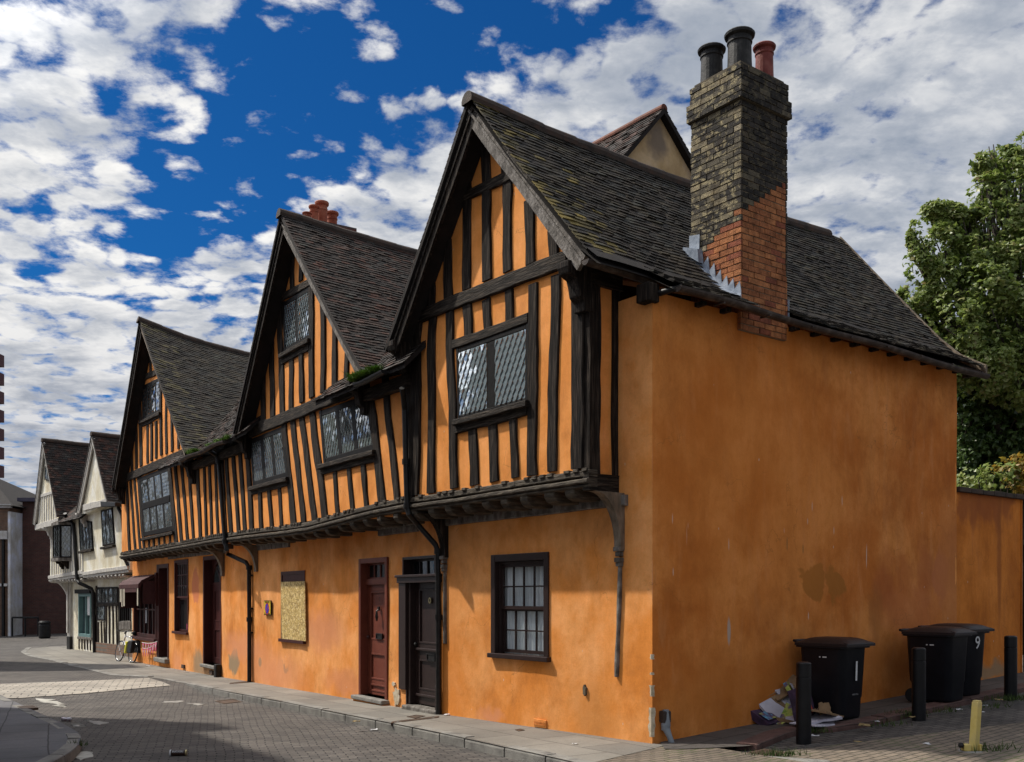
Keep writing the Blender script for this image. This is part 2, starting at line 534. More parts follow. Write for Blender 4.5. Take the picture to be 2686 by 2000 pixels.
M['frame_black'] = pm('black_frame', [(.0035, .003, .003), (.011, .0095, .009)], 8., .6, .3, 20., spec=.12)
M['brown_paint'] = pm('dark_brown_paint', [(.018, .011, .010), (.030, .018, .016), (.022, .013, .012)], 4., .38, .25, 18., contrast=.25)
M['red_paint'] = pm('oxide_red_paint', [(.115, .028, .016), (.16, .042, .024), (.13, .033, .02)], 4., .48, .25, 18., contrast=.25)
M['maroon_paint'] = pm('maroon_paint', [(.035, .010, .009), (.055, .014, .012), (.045, .012, .01)], 4., .42, .25, 18.)
M['tile'] = pm('roof_tile', [(.45, .45, .45), (1., 1., 1.), (1.5, 1.45, 1.35)], 3.5, .82, .6, 40., contrast=.25,
               tint=[(.014, .011, .010), (.028, .020, .016), (.018, .015, .013), (.040, .023, .017), (.023, .021, .019), (.064, .027, .018), (.036, .037, .033)])
M['tile_moss'] = pm('roof_tile_lichen', [(.4, .4, .4), (1., 1., 1.), (1.55, 1.5, 1.3)], 2.6, .85, .7, 40., contrast=.25,
                    tint=[(.015, .012, .010), (.029, .022, .017), (.036, .029, .019), (.018, .015, .013), (.036, .036, .031), (.13, .098, .022)])
M['tile_red'] = pm('red_clay', [(.6, .6, .6), (1., 1., 1.), (1.4, 1.3, 1.2)], 6., .75, .4, 40., tint=[(.10, .032, .018), (.17, .055, .03), (.07, .03, .02)])
M['ridge_dark'] = pm('ridge_tile_dark', [(.025, .02, .017), (.055, .04, .032), (.08, .045, .03)], 6., .8, .5, 40.)
M['deck'] = pm('roof_boarding', [(.012, .01, .009), (.025, .02, .018)], 5., .9, .2, 20.)
M['pot_red'] = pm('terracotta_pot', [(.22, .055, .03), (.34, .095, .05), (.40, .14, .08)], 6., .7, .3, 30.)
M['pot_dull'] = pm('dull_red_pot', [(.10, .022, .018), (.20, .045, .035), (.26, .09, .07)], 6., .6, .3, 30.)
M['pot_black'] = pm('sooty_pot', [(.008, .008, .008), (.022, .021, .020), (.065, .062, .058)], 7., .6, .4, 30., contrast=.25)


def brick_mat():
    m, nt, b = base_mat('stack_brick')
    pos = nd(nt, 'NewGeometry').outputs['Position']
    tf = nd(nt, 'Attribute', attribute_name='tint').outputs['Fac']
    tc = ramp(nt, tf, [(i / 7, q) for i, q in enumerate([(.026, .024, .022), (.046, .041, .036), (.085, .074, .055), (.19, .16, .105), (.27, .23, .16), (.30, .115, .050), (.38, .155, .064), (.23, .075, .042)])])
    n = noise(nt, pos, 9., 7., .7)
    c = mix(nt, 1., tc, ramp(nt, n, [(.28, (.5, .5, .5)), (.5, (1., 1., 1.)), (.72, (1.55, 1.5, 1.4))]), 'MULTIPLY')
    lich = mth(nt, 'MULTIPLY', mrange(nt, noise(nt, scaled(nt, pos, (1, 1, 1.6)), 10., 6., .7), .50, .60), mrange(nt, tf, .62, .5, 0., .8))
    side = mrange(nt, nd(nt, 'VectorMath', {0: nd(nt, 'NewGeometry').outputs['Normal'], 1: (A_DIR[0], A_DIR[1], 0.)}, operation='DOT_PRODUCT').outputs['Value'], .45, .85, .22, 1.)
    c = mix(nt, mth(nt, 'MULTIPLY', lich, side), c, (.34, .285, .165))
    soot = mth(nt, 'MULTIPLY', mrange(nt, noise(nt, pos, 4., 6., .7), .50, .64), .7)
    c = mix(nt, soot, c, mix(nt, 1., c, (.55, .50, .47), 'MULTIPLY'))
    nt.links.new(c, b.inputs['Base Color'])
    b.inputs['Roughness'].default_value = .9
    b.inputs['Specular IOR Level'].default_value = .2
    bp = nd(nt, 'Bump', {'Strength': .9, 'Distance': .012, 'Height': noise(nt, pos, 50., 6., .65)})
    nt.links.new(bp.outputs[0], b.inputs['Normal'])
    return m


A_DIR = (-A.b[0], -A.b[1])      # lichen grows on the face towards the street
M['brick'] = brick_mat()
M['mortar_new'] = pm('pale_mortar', [(.16, .125, .085), (.27, .22, .155)], 10., .95, .5, 60.)
M['mortar'] = pm('lime_mortar', [(.06, .05, .035), (.14, .115, .08)], 10., .95, .5, 60.)
M['lead'] = pm('lead_sheet', [(.14, .17, .22), (.26, .30, .36), (.40, .44, .50)], 8., .45, .3, 20.)
M['iron'] = pm('black_iron_paint', [(.006, .006, .0065), (.012, .0115, .0115), (.022, .020, .019)], 8., .45, .2, 30.)
M['gutter'] = pm('worn_gutter', [(.016, .012, .010), (.045, .032, .026), (.11, .09, .075)], 7., .55, .3, 30., contrast=.25)
M['leading'] = pm('window_lead', [(.05, .05, .05), (.12, .12, .12)], 20., .5, 0.)
M['lead_pale'] = pm('oxidised_window_lead', [(.16, .18, .18), (.30, .33, .33)], 20., .6, 0.)
M['putty'] = pm('pale_putty', [(.30, .31, .30), (.42, .43, .42)], 20., .7, 0.)


def glass_mat(name, body, refl, rough=.02, clear=0.):
    m = bpy.data.materials.new(name)
    m.use_nodes = True
    nt = m.node_tree
    nt.nodes.clear()
    out = nd(nt, 'OutputMaterial')
    pos = nd(nt, 'NewGeometry').outputs['Position']
    bp = nd(nt, 'Bump', {'Strength': .12, 'Distance': .01, 'Height': noise(nt, pos, 6., 2.)})
    gl = nd(nt, 'BsdfGlossy', {'Color': (.9, .95, 1, 1), 'Roughness': rough, 'Normal': bp.outputs[0]})
    if clear:
        tr = nd(nt, 'BsdfTransparent', {'Color': (*[clear] * 3, 1)})
    else:
        tr = nd(nt, 'BsdfDiffuse', {'Color': (*body, 1)})
    geo = nd(nt, 'NewGeometry')
    cs = mth(nt, 'ABSOLUTE', nd(nt, 'VectorMath', {0: geo.outputs['Incoming'], 1: geo.outputs['Normal']}, operation='DOT_PRODUCT').outputs['Value'])
    fac = mth(nt, 'ADD', mth(nt, 'MULTIPLY', mth(nt, 'POWER', mth(nt, 'SUBTRACT', 1., cs), 5.), .9), refl + .04, clamp=True)
    mx = nd(nt, 'MixShader', {0: fac, 1: tr.outputs[0], 2: gl.outputs[0]})
    nt.links.new(mx.outputs[0], out.inputs[0])
    return m


M['glass_old'] = glass_mat('old_leaded_glass', (.03, .038, .04), .42)
M['glass_pale'] = glass_mat('leaded_glass_curtain_and_sky', (.20, .25, .27), .26)  # pale body: curtain at the end house, painted-in sky reflection in the attic
M['glass_blind'] = glass_mat('leaded_glass_with_blind', (.12, .155, .148), .22)
M['glass_dim'] = glass_mat('dim_leaded_glass', (.040, .054, .056), .16)
M['glass_clear'] = glass_mat('window_glass', (0, 0, 0), .02, clear=.97)
M['glass_dark'] = glass_mat('dark_glass', (.012, .013, .014), .04)
M['curtain'] = pm('net_curtain', [(.60, .66, .68), (.78, .83, .84)], 4., .9, .0)
M['room'] = pm('dark_room', [(.010, .010, .010), (.018, .017, .016)], 2., .9, 0.)
M['blind'] = pm('slatted_blind', [(.12, .16, .15), (.17, .21, .2)], 4., .8, 0.)


def osb_mat():
    m, nt, b = base_mat('strand_board')
    pos = nd(nt, 'NewGeometry').outputs['Position']
    cols = None
    for i, (sx, sz, ro) in enumerate(((9, 34, .7), (30, 10, -.4), (16, 16, 2.2))):
        v = nd(nt, 'TexVoronoi', {'Vector': scaled(nt, pos, (sx, sx, sz), (i * 3.1, 0, 0), (0, ro, ro * .5)), 'Scale': 1.6}, feature='F1')
        c = ramp(nt, nd(nt, 'SeparateColor', {0: v.outputs['Color']}).outputs[i], [(0., (.22, .13, .035)), (.45, (.46, .31, .09)), (.8, (.62, .45, .16)), (1., (.80, .66, .36))])
        cols = c if cols is None else mix(nt, mrange(nt, noise(nt, pos, 7. + 5 * i), .47, .53), cols, c)
    nt.links.new(cols, b.inputs['Base Color'])
    b.inputs['Roughness'].default_value = .7
    return m


M['osb'] = osb_mat()


def block_mat(name, c1, c2, mortar, bw, rh, rot, gap=.012, bump=.6, rough=.85, vary=.5, stain=(.6, 1.15), off=.5, weeds=None, wob=.06):
    """paving laid in courses on the ground plane (world metres)"""
    m, nt, b = base_mat(name)
    pos = nd(nt, 'NewGeometry').outputs['Position']
    wn = nd(nt, 'TexNoise', {'Vector': pos, 'Scale': .9, 'Detail': 2.})
    p = nd(nt, 'VectorMath', {0: pos, 1: nd(nt, 'VectorMath', {0: wn.outputs['Color'], 'Scale': wob}, operation='SCALE').outputs[0]}, operation='ADD').outputs[0]
    vec = scaled(nt, p, (1, 1, 0), (0, 0, 0), (0, 0, rot))
    br = nd(nt, 'TexBrick', {'Vector': vec, 'Color1': (*c1, 1), 'Color2': (*c2, 1), 'Mortar': (*mortar, 1), 'Scale': 1., 'Mortar Size': gap,
                             'Mortar Smooth': .25, 'Bias': 0., 'Brick Width': bw, 'Row Height': rh}, offset=off, offset_frequency=2, squash=1.)
    n = noise(nt, pos, .7, 6., .65)
    c = mix(nt, 1., br.outputs['Color'], ramp(nt, n, [(.3, (stain[0],) * 3), (.7, (stain[1],) * 3)]), 'MULTIPLY')
    g = noise(nt, pos, 35., 4., .7)
    c = mix(nt, vary, c, ramp(nt, g, [(.3, (.5, .5, .5)), (.7, (1.25, 1.25, 1.25))]), 'MULTIPLY')
    if weeds:
        wf = mth(nt, 'MULTIPLY', mrange(nt, noise(nt, pos, 1.3, 5., .7), .50, .62), mrange(nt, br.outputs['Fac'], .1, .6))
        c = mix(nt, wf, c, weeds)
    nt.links.new(c, b.inputs['Base Color'])
    b.inputs['Roughness'].default_value = rough
    b.inputs['Specular IOR Level'].default_value = .35
    h = mth(nt, 'SUBTRACT', mth(nt, 'MULTIPLY', noise(nt, pos, 14., 5., .6), .5), br.outputs['Fac'])
    bp = nd(nt, 'Bump', {'Strength': bump, 'Distance': .02, 'Height': h})
    nt.links.new(bp.outputs[0], b.inputs['Normal'])
    return m


STREET = math.atan2(.8394, -.5435)             # heading of the street
M['road'] = block_mat('road_setts', (.074, .066, .060), (.128, .113, .099), (.016, .014, .014), .21, .105, -(STREET - R(90)) + R(16), .009, .9, vary=.6, stain=(.62, 1.18), wob=.08)
M['slab'] = block_mat('paving_slab', (.17, .158, .138), (.225, .208, .178), (.07, .063, .055), .95, .62, -(STREET), .009, .35, vary=.35, stain=(.72, 1.1))
M['slab_dark'] = block_mat('side_paving', (.085, .075, .068), (.11, .095, .085), (.03, .028, .022), .75, .6, -R(37), .012, .4, vary=.4)
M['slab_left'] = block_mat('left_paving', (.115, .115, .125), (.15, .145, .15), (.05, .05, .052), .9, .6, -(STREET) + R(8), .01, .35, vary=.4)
M['paver'] = block_mat('corner_pavers', (.145, .118, .092), (.20, .160, .120), (.045, .040, .030), .21, .105, -R(37), .010, .6, vary=.45, stain=(.65, 1.1), weeds=(.05, .07, .018))
M['band'] = block_mat('pale_table_setts', (.33, .30, .255), (.40, .36, .30), (.12, .11, .095), .32, .22, -(STREET - R(90)) + R(14), .014, .5, vary=.4)
M['far_setts'] = block_mat('far_setts', (.20, .165, .14), (.26, .21, .175), (.10, .085, .07), .21, .105, -(STREET), .012, .4, vary=.4)
M['kerb'] = pm('granite_kerb', [(.10, .096, .088), (.19, .182, .165), (.25, .24, .215)], 4., .8, .6, 40.)
M['kerb_red'] = pm('red_kerb', [(.055, .032, .028), (.10, .055, .046), (.12, .07, .06)], 5., .85, .6, 40.)
M['line_faint'] = pm('faint_white_paint', [(.12, .11, .10), (.24, .23, .21), (.34, .33, .30)], 9., .85, .4, 30.)
M['line_white'] = pm('worn_white_paint', [(.16, .15, .14), (.36, .35, .31), (.50, .48, .43)], 6., .8, .4, 30.)
M['cast_iron'] = pm('rusty_cast_iron', [(.035, .022, .016), (.075, .05, .036), (.10, .07, .05)], 9., .6, .4, 40.)
M['bin'] = pm('black_bin_plastic', [(.006, .0065, .009), (.010, .0105, .014)], 6., .42, .15, 60.)
M['bin_lid'] = pm('bin_lid_plastic', [(.014, .011, .012), (.024, .017, .017)], 6., .45, .15, 60.)
M['rubber'] = pm('rubber', [(.008, .008, .008), (.016, .016, .016)], 10., .8, .2, 40.)
M['white_num'] = pm('white_numeral', [(.55, .56, .56), (.7, .7, .7)], 30., .6, 0.)
M['yellow'] = pm('yellow_paint', [(.50, .37, .10), (.60, .47, .15), (.52, .42, .18)], 7., .5, .2, 30.)
M['grey_pvc'] = pm('grey_pipe', [(.17, .19, .21), (.25, .275, .30)], 7., .5, .15, 30.)
M['card'] = pm('brown_cardboard', [(.17, .105, .055), (.27, .175, .095)], 9., .9, .2, 40.)
M['paper'] = pm('white_card', [(.40, .38, .44), (.56, .54, .60)], 5., .8, .1, 20.)
M['print_green'] = pm('printed_green_card', [(.14, .26, .04), (.42, .46, .10), (.10, .05, .12), (.12, .34, .50)], 7., .6, .1, 20., contrast=.2)
M['print_dark'] = pm('printed_dark_card', [(.018, .014, .018), (.05, .03, .06), (.10, .05, .09)], 9., .6, .1, 20.)
M['red_print'] = pm('red_print', [(.42, .04, .02), (.5, .06, .03)], 9., .6, 0.)
M['sign_yellow'] = pm('sign_yellow', [(.62, .42, .02), (.68, .47, .03)], 9., .4, 0.)
M['sign_blue'] = pm('sign_blue', [(.02, .03, .38), (.02, .04, .44)], 9., .4, 0.)
M['sign_red'] = pm('sign_red', [(.42, .02, .02), (.48, .03, .03)], 9., .4, 0.)
M['sign_black'] = pm('sign_black', [(.012, .012, .012), (.018, .018, .018)], 9., .4, 0.)
M['chrome'] = pm('silver_metal', [(.45, .46, .47), (.6, .6, .6)], 20., .25, 0., metal=.9)
M['brass'] = pm('brass', [(.30, .25, .12), (.45, .38, .2)], 20., .35, 0., metal=.8)
M['bollard'] = pm('bollard_paint', [(.005, .005, .0055), (.009, .009, .010)], 8., .4, .15, 40.)
M['bike_silver'] = pm('bike_frame_paint', [(.42, .42, .44), (.52, .52, .54)], 10., .3, 0., metal=.5)
M['yellow_bag'] = pm('yellow_pannier', [(.50, .46, .03), (.62, .56, .06)], 8., .6, .1, 30.)
M['black_bag'] = pm('black_pannier', [(.01, .01, .012), (.022, .022, .024)], 8., .6, .1, 30.)
M['pink'] = pm('pink_bunting', [(.55, .06, .16), (.72, .14, .26)], 18., .8, 0.)
M['cord'] = pm('white_cord', [(.55, .5, .46), (.65, .6, .56)], 10., .8, 0.)
M['awning'] = pm('maroon_canvas', [(.045, .014, .014), (.075, .026, .025)], 6., .7, .2, 30.)
M['awning_stripe'] = pm('cream_canvas', [(.40, .36, .28), (.52, .47, .37)], 6., .8, .2, 30.)
M['teal'] = pm('teal_shopfront', [(.09, .17, .17), (.13, .22, .22)], 5., .45, .1, 20.)
M['grass'] = pm('bright_grass', [(.055, .12, .012), (.10, .20, .02), (.16, .25, .04)], 20., .8, 0., tint=[(.7, .7, .7), (1.2, 1.2, 1.)])
M['weed'] = pm('dull_weeds', [(.03, .055, .012), (.06, .09, .02)], 20., .8, 0.)
M['bark'] = pm('bark', [(.03, .025, .02), (.075, .062, .05)], 6., .9, .8, 20., stretch=(3, 3, .6))
M['dry_leaf'] = pm('dry_leaf', [(.16, .11, .045), (.30, .22, .10)], 20., .8, 0.)
M['litter_white'] = pm('litter_paper', [(.50, .50, .52), (.62, .62, .62)], 20., .8, 0.)
M['can'] = pm('printed_can', [(.30, .30, .36), (.5, .48, .52), (.35, .10, .12)], 25., .35, 0., metal=.5)
M['brown_tube'] = pm('brown_wrapper', [(.03, .016, .012), (.05, .026, .018)], 20., .4, 0.)


def leaf_mat(name, cols):
    m, nt, b = base_mat(name)
    tf = nd(nt, 'Attribute', attribute_name='tint').outputs['Fac']
    c = ramp(nt, tf, [(i / (len(cols) - 1), q) for i, q in enumerate(cols)])
    nt.links.new(c, b.inputs['Base Color'])
    b.inputs['Roughness'].default_value = .42
    b.inputs['Specular IOR Level'].default_value = .5
    tr = nd(nt, 'BsdfTranslucent', {'Color': c})
    mx = nd(nt, 'MixShader', {0: .45, 1: b.outputs[0], 2: tr.outputs[0]})
    out = [n for n in nt.nodes if n.type == 'OUTPUT_MATERIAL'][0]
    nt.links.new(mx.outputs[0], out.inputs[0])
    return m


M['leaf'] = leaf_mat('maple_leaf', [(.05, .085, .018), (.14, .20, .038), (.21, .275, .06), (.30, .34, .11), (.25, .20, .08)])
M['leaf_dark'] = leaf_mat('dark_leaf', [(.032, .066, .016), (.075, .13, .032), (.12, .18, .045)])
M['leaf_yellow'] = leaf_mat('autumn_leaf', [(.10, .13, .02), (.28, .20, .03), (.36, .19, .025)])


def wallbrick(name, c1, c2, mortar):
    m, nt, b = base_mat(name)
    pos = nd(nt, 'NewGeometry').outputs['Position']
    sp = nd(nt, 'SeparateXYZ', {0: pos})
    v = nd(nt, 'CombineXYZ', {0: mth(nt, 'ADD', sp.outputs[0], mth(nt, 'MULTIPLY', sp.outputs[1], .8)), 1: sp.outputs[2], 2: 0.}).outputs[0]
    br = nd(nt, 'TexBrick', {'Vector': v, 'Color1': (*c1, 1), 'Color2': (*c2, 1), 'Mortar': (*mortar, 1), 'Scale': 1., 'Mortar Size': .012, 'Brick Width': .225, 'Row Height': .075})
    c = mix(nt, .6, br.outputs['Color'], ramp(nt, noise(nt, pos, 3., 5.), [(.3, (.6, .6, .6)), (.7, (1.3, 1.3, 1.3))]), 'MULTIPLY')
    nt.links.new(c, b.inputs['Base Color'])
    b.inputs['Roughness'].default_value = .85
    bp = nd(nt, 'Bump', {'Strength': .4, 'Distance': .01, 'Height': mth(nt, 'MULTIPLY', br.outputs['Fac'], -1.)})
    nt.links.new(bp.outputs[0], b.inputs['Normal'])
    return m


M['wb_dark'] = wallbrick('dark_brickwork', (.065, .021, .016), (.095, .030, .021), (.06, .045, .04))
M['wb_red'] = wallbrick('red_brickwork', (.11, .035, .027), (.15, .05, .036), (.09, .075, .065))
M['wb_brown'] = wallbrick('brown_brickwork', (.14, .07, .04), (.20, .10, .055), (.12, .10, .08))
M['tower'] = pm('tower_cladding', [(.05, .045, .07), (.08, .07, .10)], 2., .6, 0.)
M['tower_band'] = pm('tower_balcony', [(.075, .028, .03), (.11, .04, .04)], 2., .6, 0.)

# ------------------------------------------------------------------ builders for fronts


def wall_grid(mb, fr, t0, t1, z0, z1, holes=(), r=0., step=.3, amp=.012, lean=0.):
    def cuts(a, b, extra):
        c = sorted({round(a, 4), round(b, 4), *[round(e, 4) for e in extra if a < e < b]})
        out = []
        for p, q in zip(c, c[1:]):
            n = max(1, int((q - p) / step))
            out += [p + (q - p) * i / n for i in range(n)]
        return out + [c[-1]]
    ts = cuts(t0, t1, [h[i] for h in holes for i in (0, 1)])
    zs = cuts(z0, z1, [h[i] for h in holes for i in (2, 3)])
    idx = {}
    for i, t in enumerate(ts):
        for j, z in enumerate(zs):
            fd = min(1., (t - t0) * 2.5, (t1 - t) * 2.5)
            rr = r + fd * mnoise.noise(Vector((t * .9, z * .9, fr.O[0]))) * amp + mnoise.noise(Vector((t * 2.7, z * 2.7, 4))) * amp * .35
            idx[i, j] = len(mb.v)
            mb.v.append(fr.w(t, rr, z))
    for i in range(len(ts) - 1):
        for j in range(len(zs) - 1):
            tc, zc = (ts[i] + ts[i + 1]) / 2, (zs[j] + zs[j + 1]) / 2
            if any(h[0] < tc < h[1] and h[2] < zc < h[3] for h in holes):
                continue
            mb.f.append((idx[i, j], idx[i + 1, j], idx[i + 1, j + 1], idx[i, j + 1]))
            mb.t.append(0.)


def reveal(mb, fr, h, depth, r0=-.012):
    t0, t1, z0, z1 = h
    c = [(t0, z0), (t1, z0), (t1, z1), (t0, z1)]
    for i in range(4):
        p, q = c[i], c[(i + 1) % 4]
        mb.add([fr.w(p[0], r0, p[1]), fr.w(q[0], r0, q[1]), fr.w(q[0], depth, q[1]), fr.w(p[0], depth, p[1])], [(0, 1, 2, 3)])


def rect(fr, K, pts, r=0.):
    """opening as (t0, t1, z0, z1), the mean of the traced corners TL TR BR BL"""
    q = [at(fr, K, x, y, r) for x, y in pts]
    return ((q[1][0] + q[2][0]) / 2, (q[0][0] + q[3][0]) / 2, (q[2][1] + q[3][1]) / 2, (q[0][1] + q[1][1]) / 2)


def bil(q, a, b):
    t = [q[0][i] * (1 - a) * (1 - b) + q[1][i] * a * (1 - b) + q[2][i] * a * b + q[3][i] * (1 - a) * b for i in (0, 1)]
    return tuple(t)


def clip(poly, W, Hh):
    for ax, lim, sg in ((0, 0, 1), (0, W, -1), (1, 0, 1), (1, Hh, -1)):
        out = []
        for i in range(len(poly)):
            p, q = poly[i - 1], poly[i]
            dp, dq = (p[ax] - lim) * sg, (q[ax] - lim) * sg
            if (dp >= 0) != (dq >= 0):
                f = dp / (dp - dq)
                out.append((p[0] + (q[0] - p[0]) * f, p[1] + (q[1] - p[1]) * f))
            if dq >= 0:
                out.append(q)
        poly = out
        if not poly:
            return []
    return poly


def leaded(parent, fr, quad, r, cols, rows=1, fw=.07, mw=.075, glass='glass_old', dw=.115, dh=.185, sill=None, tilt=.035, bias=(0, 0), K=None, name='window', label=None, depth=.022, lead='leading'):
    """timber window of leaded lights; quad = traced corners TL TR BR BL of the whole frame"""
    q = [at(fr, K, x, y, r) for x, y in quad] if K else quad
    W = math.hypot(q[1][0] - q[0][0], q[1][1] - q[0][1])
    Hh = math.hypot(q[3][0] - q[0][0], q[3][1] - q[0][1])
    fb, gb, lb = MB(), MB(), MB()

    def member(a0, b0, a1, b1, w, rf=0.):
        fb.bar(fr, bil(q, a0, b0), bil(q, a1, b1), w, r - rf, r + .12, .03, seed=int(a0 * 50 + b1 * 31), seg=.4)
    fa, fbb = fw / W, fw / Hh
    for a in (fa / 2, 1 - fa / 2):
        member(a, 0, a, 1, fw)
    for b in (fbb / 2, 1 - fbb / 2):
        member(fa, b, 1 - fa, b, fw, -.004)
    la = [(fa + (1 - 2 * fa) * i / cols, fa + (1 - 2 * fa) * (i + 1) / cols) for i in range(cols)]
    lz = [(fbb + (1 - 2 * fbb) * i / rows, fbb + (1 - 2 * fbb) * (i + 1) / rows) for i in range(rows)]
    for i in range(cols - 1):
        member(la[i][1], fbb, la[i][1], 1 - fbb, mw, -.008)
    for j in range(rows - 1):
        member(fa, lz[j][1], 1 - fa, lz[j][1], mw, .012)
    gr = r + depth
    lights = []
    for i in range(cols):
        for j in range(rows):
            ma, mb_ = mw / 2 / W, mw / 2 / Hh
            gb = MB()
            lights.append(gb)
            a0 = la[i][0] + (ma if i else 0); a1 = la[i][1] - (ma if i < cols - 1 else 0)
            b0 = lz[j][0] + (mb_ if j else 0); b1 = lz[j][1] - (mb_ if j < rows - 1 else 0)
            w, h = (a1 - a0) * W, (b1 - b0) * Hh
            lt = (rng.gauss(bias[0], .02), rng.gauss(bias[1], .02))
            nx, ny = int(w / dw) + 2, int(h / dh) + 2

            def pt(x, y, rr):
                t, z = bil(q, a0 + (a1 - a0) * x / w, b0 + (b1 - b0) * y / h)
                return fr.w(t, rr, z)
            for u in range(-1, 2 * nx + 2):
                for v in range(-1, 2 * ny + 2):
                    if (u + v) % 2:
                        continue
                    cx, cy = u * dw / 2, v * dh / 2
                    pg = clip([(cx - dw / 2, cy), (cx, cy - dh / 2), (cx + dw / 2, cy), (cx, cy + dh / 2)], w, h)
                    if len(pg) < 3:
                        continue
                    ta, tb = rng.gauss(lt[0], tilt), rng.gauss(lt[1], tilt)
                    gb.add([pt(x, y, gr + ta * (x - cx) + tb * (y - cy)) for x, y in pg], [tuple(range(len(pg)))], rng.random())
            lw = .0055
            for sgn in (1, -1):
                for k in range(-2 * ny - 2 * nx, 2 * nx + 2 * ny):
                    # line x/dw + sgn*y/dh = k + .5
                    c = (k + .5) * dw
                    x0, x1 = c, c - sgn * h / dh * dw
                    y0, y1 = 0., h
                    pg = clip([(x0 - lw, y0), (x0 + lw, y0), (x1 + lw, y1), (x1 - lw, y1)], w, h)
                    if len(pg) >= 3:
                        lb.add([pt(x, y, gr - .006) for x, y in pg], [tuple(range(len(pg)))])
    win = fb.build(name, M['frame_black'], parent)
    if label:
        win['label'] = label
    for gb in lights:
        gb.build('glass', M[glass], win, fix=False)
    lb.build('leading', M['lead_pale' if glass == 'glass_dim' else 'leading'], win, fix=False)
    if sill:
        sb = MB()
        p, s_ = [at(fr, sill[0], x, y, r) for x, y in sill[1]]
        sb.bar(fr, (p[0], p[1] - .03), (s_[0], s_[1] - .03), .085, r - .07, r + .05, .06, seed=3, seg=.3)
        sb.build('sill', M['timber_h'], win)
    return win


def studs(parent, fr, K, rows, r, rf=-.03, mat='timber_v', name='stud', seed=0, K2_=None):
    for i, (xt, yt, xb, yb, w) in enumerate(rows):
        p, q = at(fr, K, xt, yt, r), at(fr, K2_ or K, xb, yb, r)
        xm, ym = (xt + xb) / 2, (yt + yb) / 2
        if K2_:
            xm, ym = xt, yt
        wt_ = abs(at(fr, K, xm - w / 2, ym, r)[0] - at(fr, K, xm + w / 2, ym, r)[0])
        mb = MB()
        mb.bar(fr, p, q, wt_, r + rf + rng.uniform(-.006, .006), r + .06, .14, seed=seed + i)
        mb.build(name, M[mat], parent)


def beam(parent, fr, K, p, q, w, r, rf, mat='timber_h', name='beam', wob=.08, seed=0, rb=.1, label=None):
    """p, q = traced centre-line ends, w in metres"""
    mb = MB()
    a, b = at(fr, K, *p, r), at(fr, K, *q, r)
    mb.bar(fr, a, b, w, r + rf, r + rb, wob, seed=seed, seg=.25)
    o = mb.build(name, M[mat], parent)
    if label:
        o['label'] = label
    return o


def tile_field(mb, P, a0, a1, b0, b1, gauge=.094, w=.165, keep=None, tints=(0., 1.), seed=0, lift=.018, special=None):
    q = random.Random(seed)
    n = int((b1 - b0) / gauge)
    for i in range(n + 1):
        b = b0 + i * gauge
        a = a0 - (i % 2) * w / 2
        rowshift = mnoise.noise(Vector((i * .37, seed, 0))) * .01
        while a < a1:
            aa, ab = max(a, a0), min(a + w * .975, a1)
            a += w
            if ab - aa < .03:
                continue
            am, bm_ = (aa + ab) / 2, min(b + gauge / 2, b1)
            if keep and not keep(am, bm_):
                continue
            bb = b + gauge * 1.13
            p0, p1, p2, p3 = Vector(P(aa, b)), Vector(P(ab, b)), Vector(P(ab, bb)), Vector(P(aa, bb))
            nrm = (p1 - p0).cross(p3 - p0).normalized()
            if nrm.z < 0:
                nrm = -nrm
            l0 = lift + q.gauss(0, .0035) + rowshift * .3
            tl = q.gauss(0, .0035)
            up0, up1, lo = nrm * .004, nrm * (l0 + tl), nrm * (l0 - tl)
            th = nrm * -.014
            jt = q.gauss(0, .004)
            dn = (p3 - p0).normalized() * jt
            v = [p0 + up0, p1 + up0, p2 + lo + dn, p3 + up1 + dn, p2 + lo + th + dn, p3 + up1 + th + dn, p0 + up0 + th, p1 + up0 + th]
            x = q.random()
            t = tints[0] + (tints[1] - tints[0]) * x
            if special:
                t = special(am, bm_, t, q)
            mb.add(v, [(0, 1, 2, 3), (3, 2, 4, 5), (1, 7, 4, 2), (6, 0, 3, 5)], t)


def slope(parent, P, a0, a1, L, name='roof_slope', mat='tile', seed=0, keep=None, gauge=.094, w=.165, special=None, tints=(0., 1.), under=.09, label=None):
    """P(a, b) -> point on the roof plane; b runs down from the ridge, L = slope length"""
    mb = MB()
    tile_field(mb, P, a0, a1, 0., L, gauge, w, keep, tints, seed, special=special)
    o = mb.build(name, M[mat], parent, fix=False)
    if label:
        o['label'] = label
    dk = MB()
    nu, nv = max(2, int((a1 - a0) / .4)), max(2, int(L / .4))
    ok = (lambda u, v: keep(a0 + (a1 - a0) * u, L * v)) if keep else None
    for off in (.012, under):
        dk.grid(lambda u, v: Vector(P(a0 + (a1 - a0) * u, L * v)) - Vector((0, 0, off)), nu, nv, ok)
    if not keep:
        for (ua, va, ub, vb) in ((0, 0, 0, 1), (1, 0, 1, 1), (0, 1, 1, 1)):
            for k in range(6):
                f, g = k / 6, (k + 1) / 6
                p = Vector(P(a0 + (a1 - a0) * (ua + (ub - ua) * f), L * (va + (vb - va) * f)))
                s_ = Vector(P(a0 + (a1 - a0) * (ua + (ub - ua) * g), L * (va + (vb - va) * g)))
                dk.add([p - Vector((0, 0, .012)), s_ - Vector((0, 0, .012)), s_ - Vector((0, 0, under)), p - Vector((0, 0, under))], [(0, 1, 2, 3)])
    dk.build('roof_boarding', M['deck'], o, fix=False)
    return o


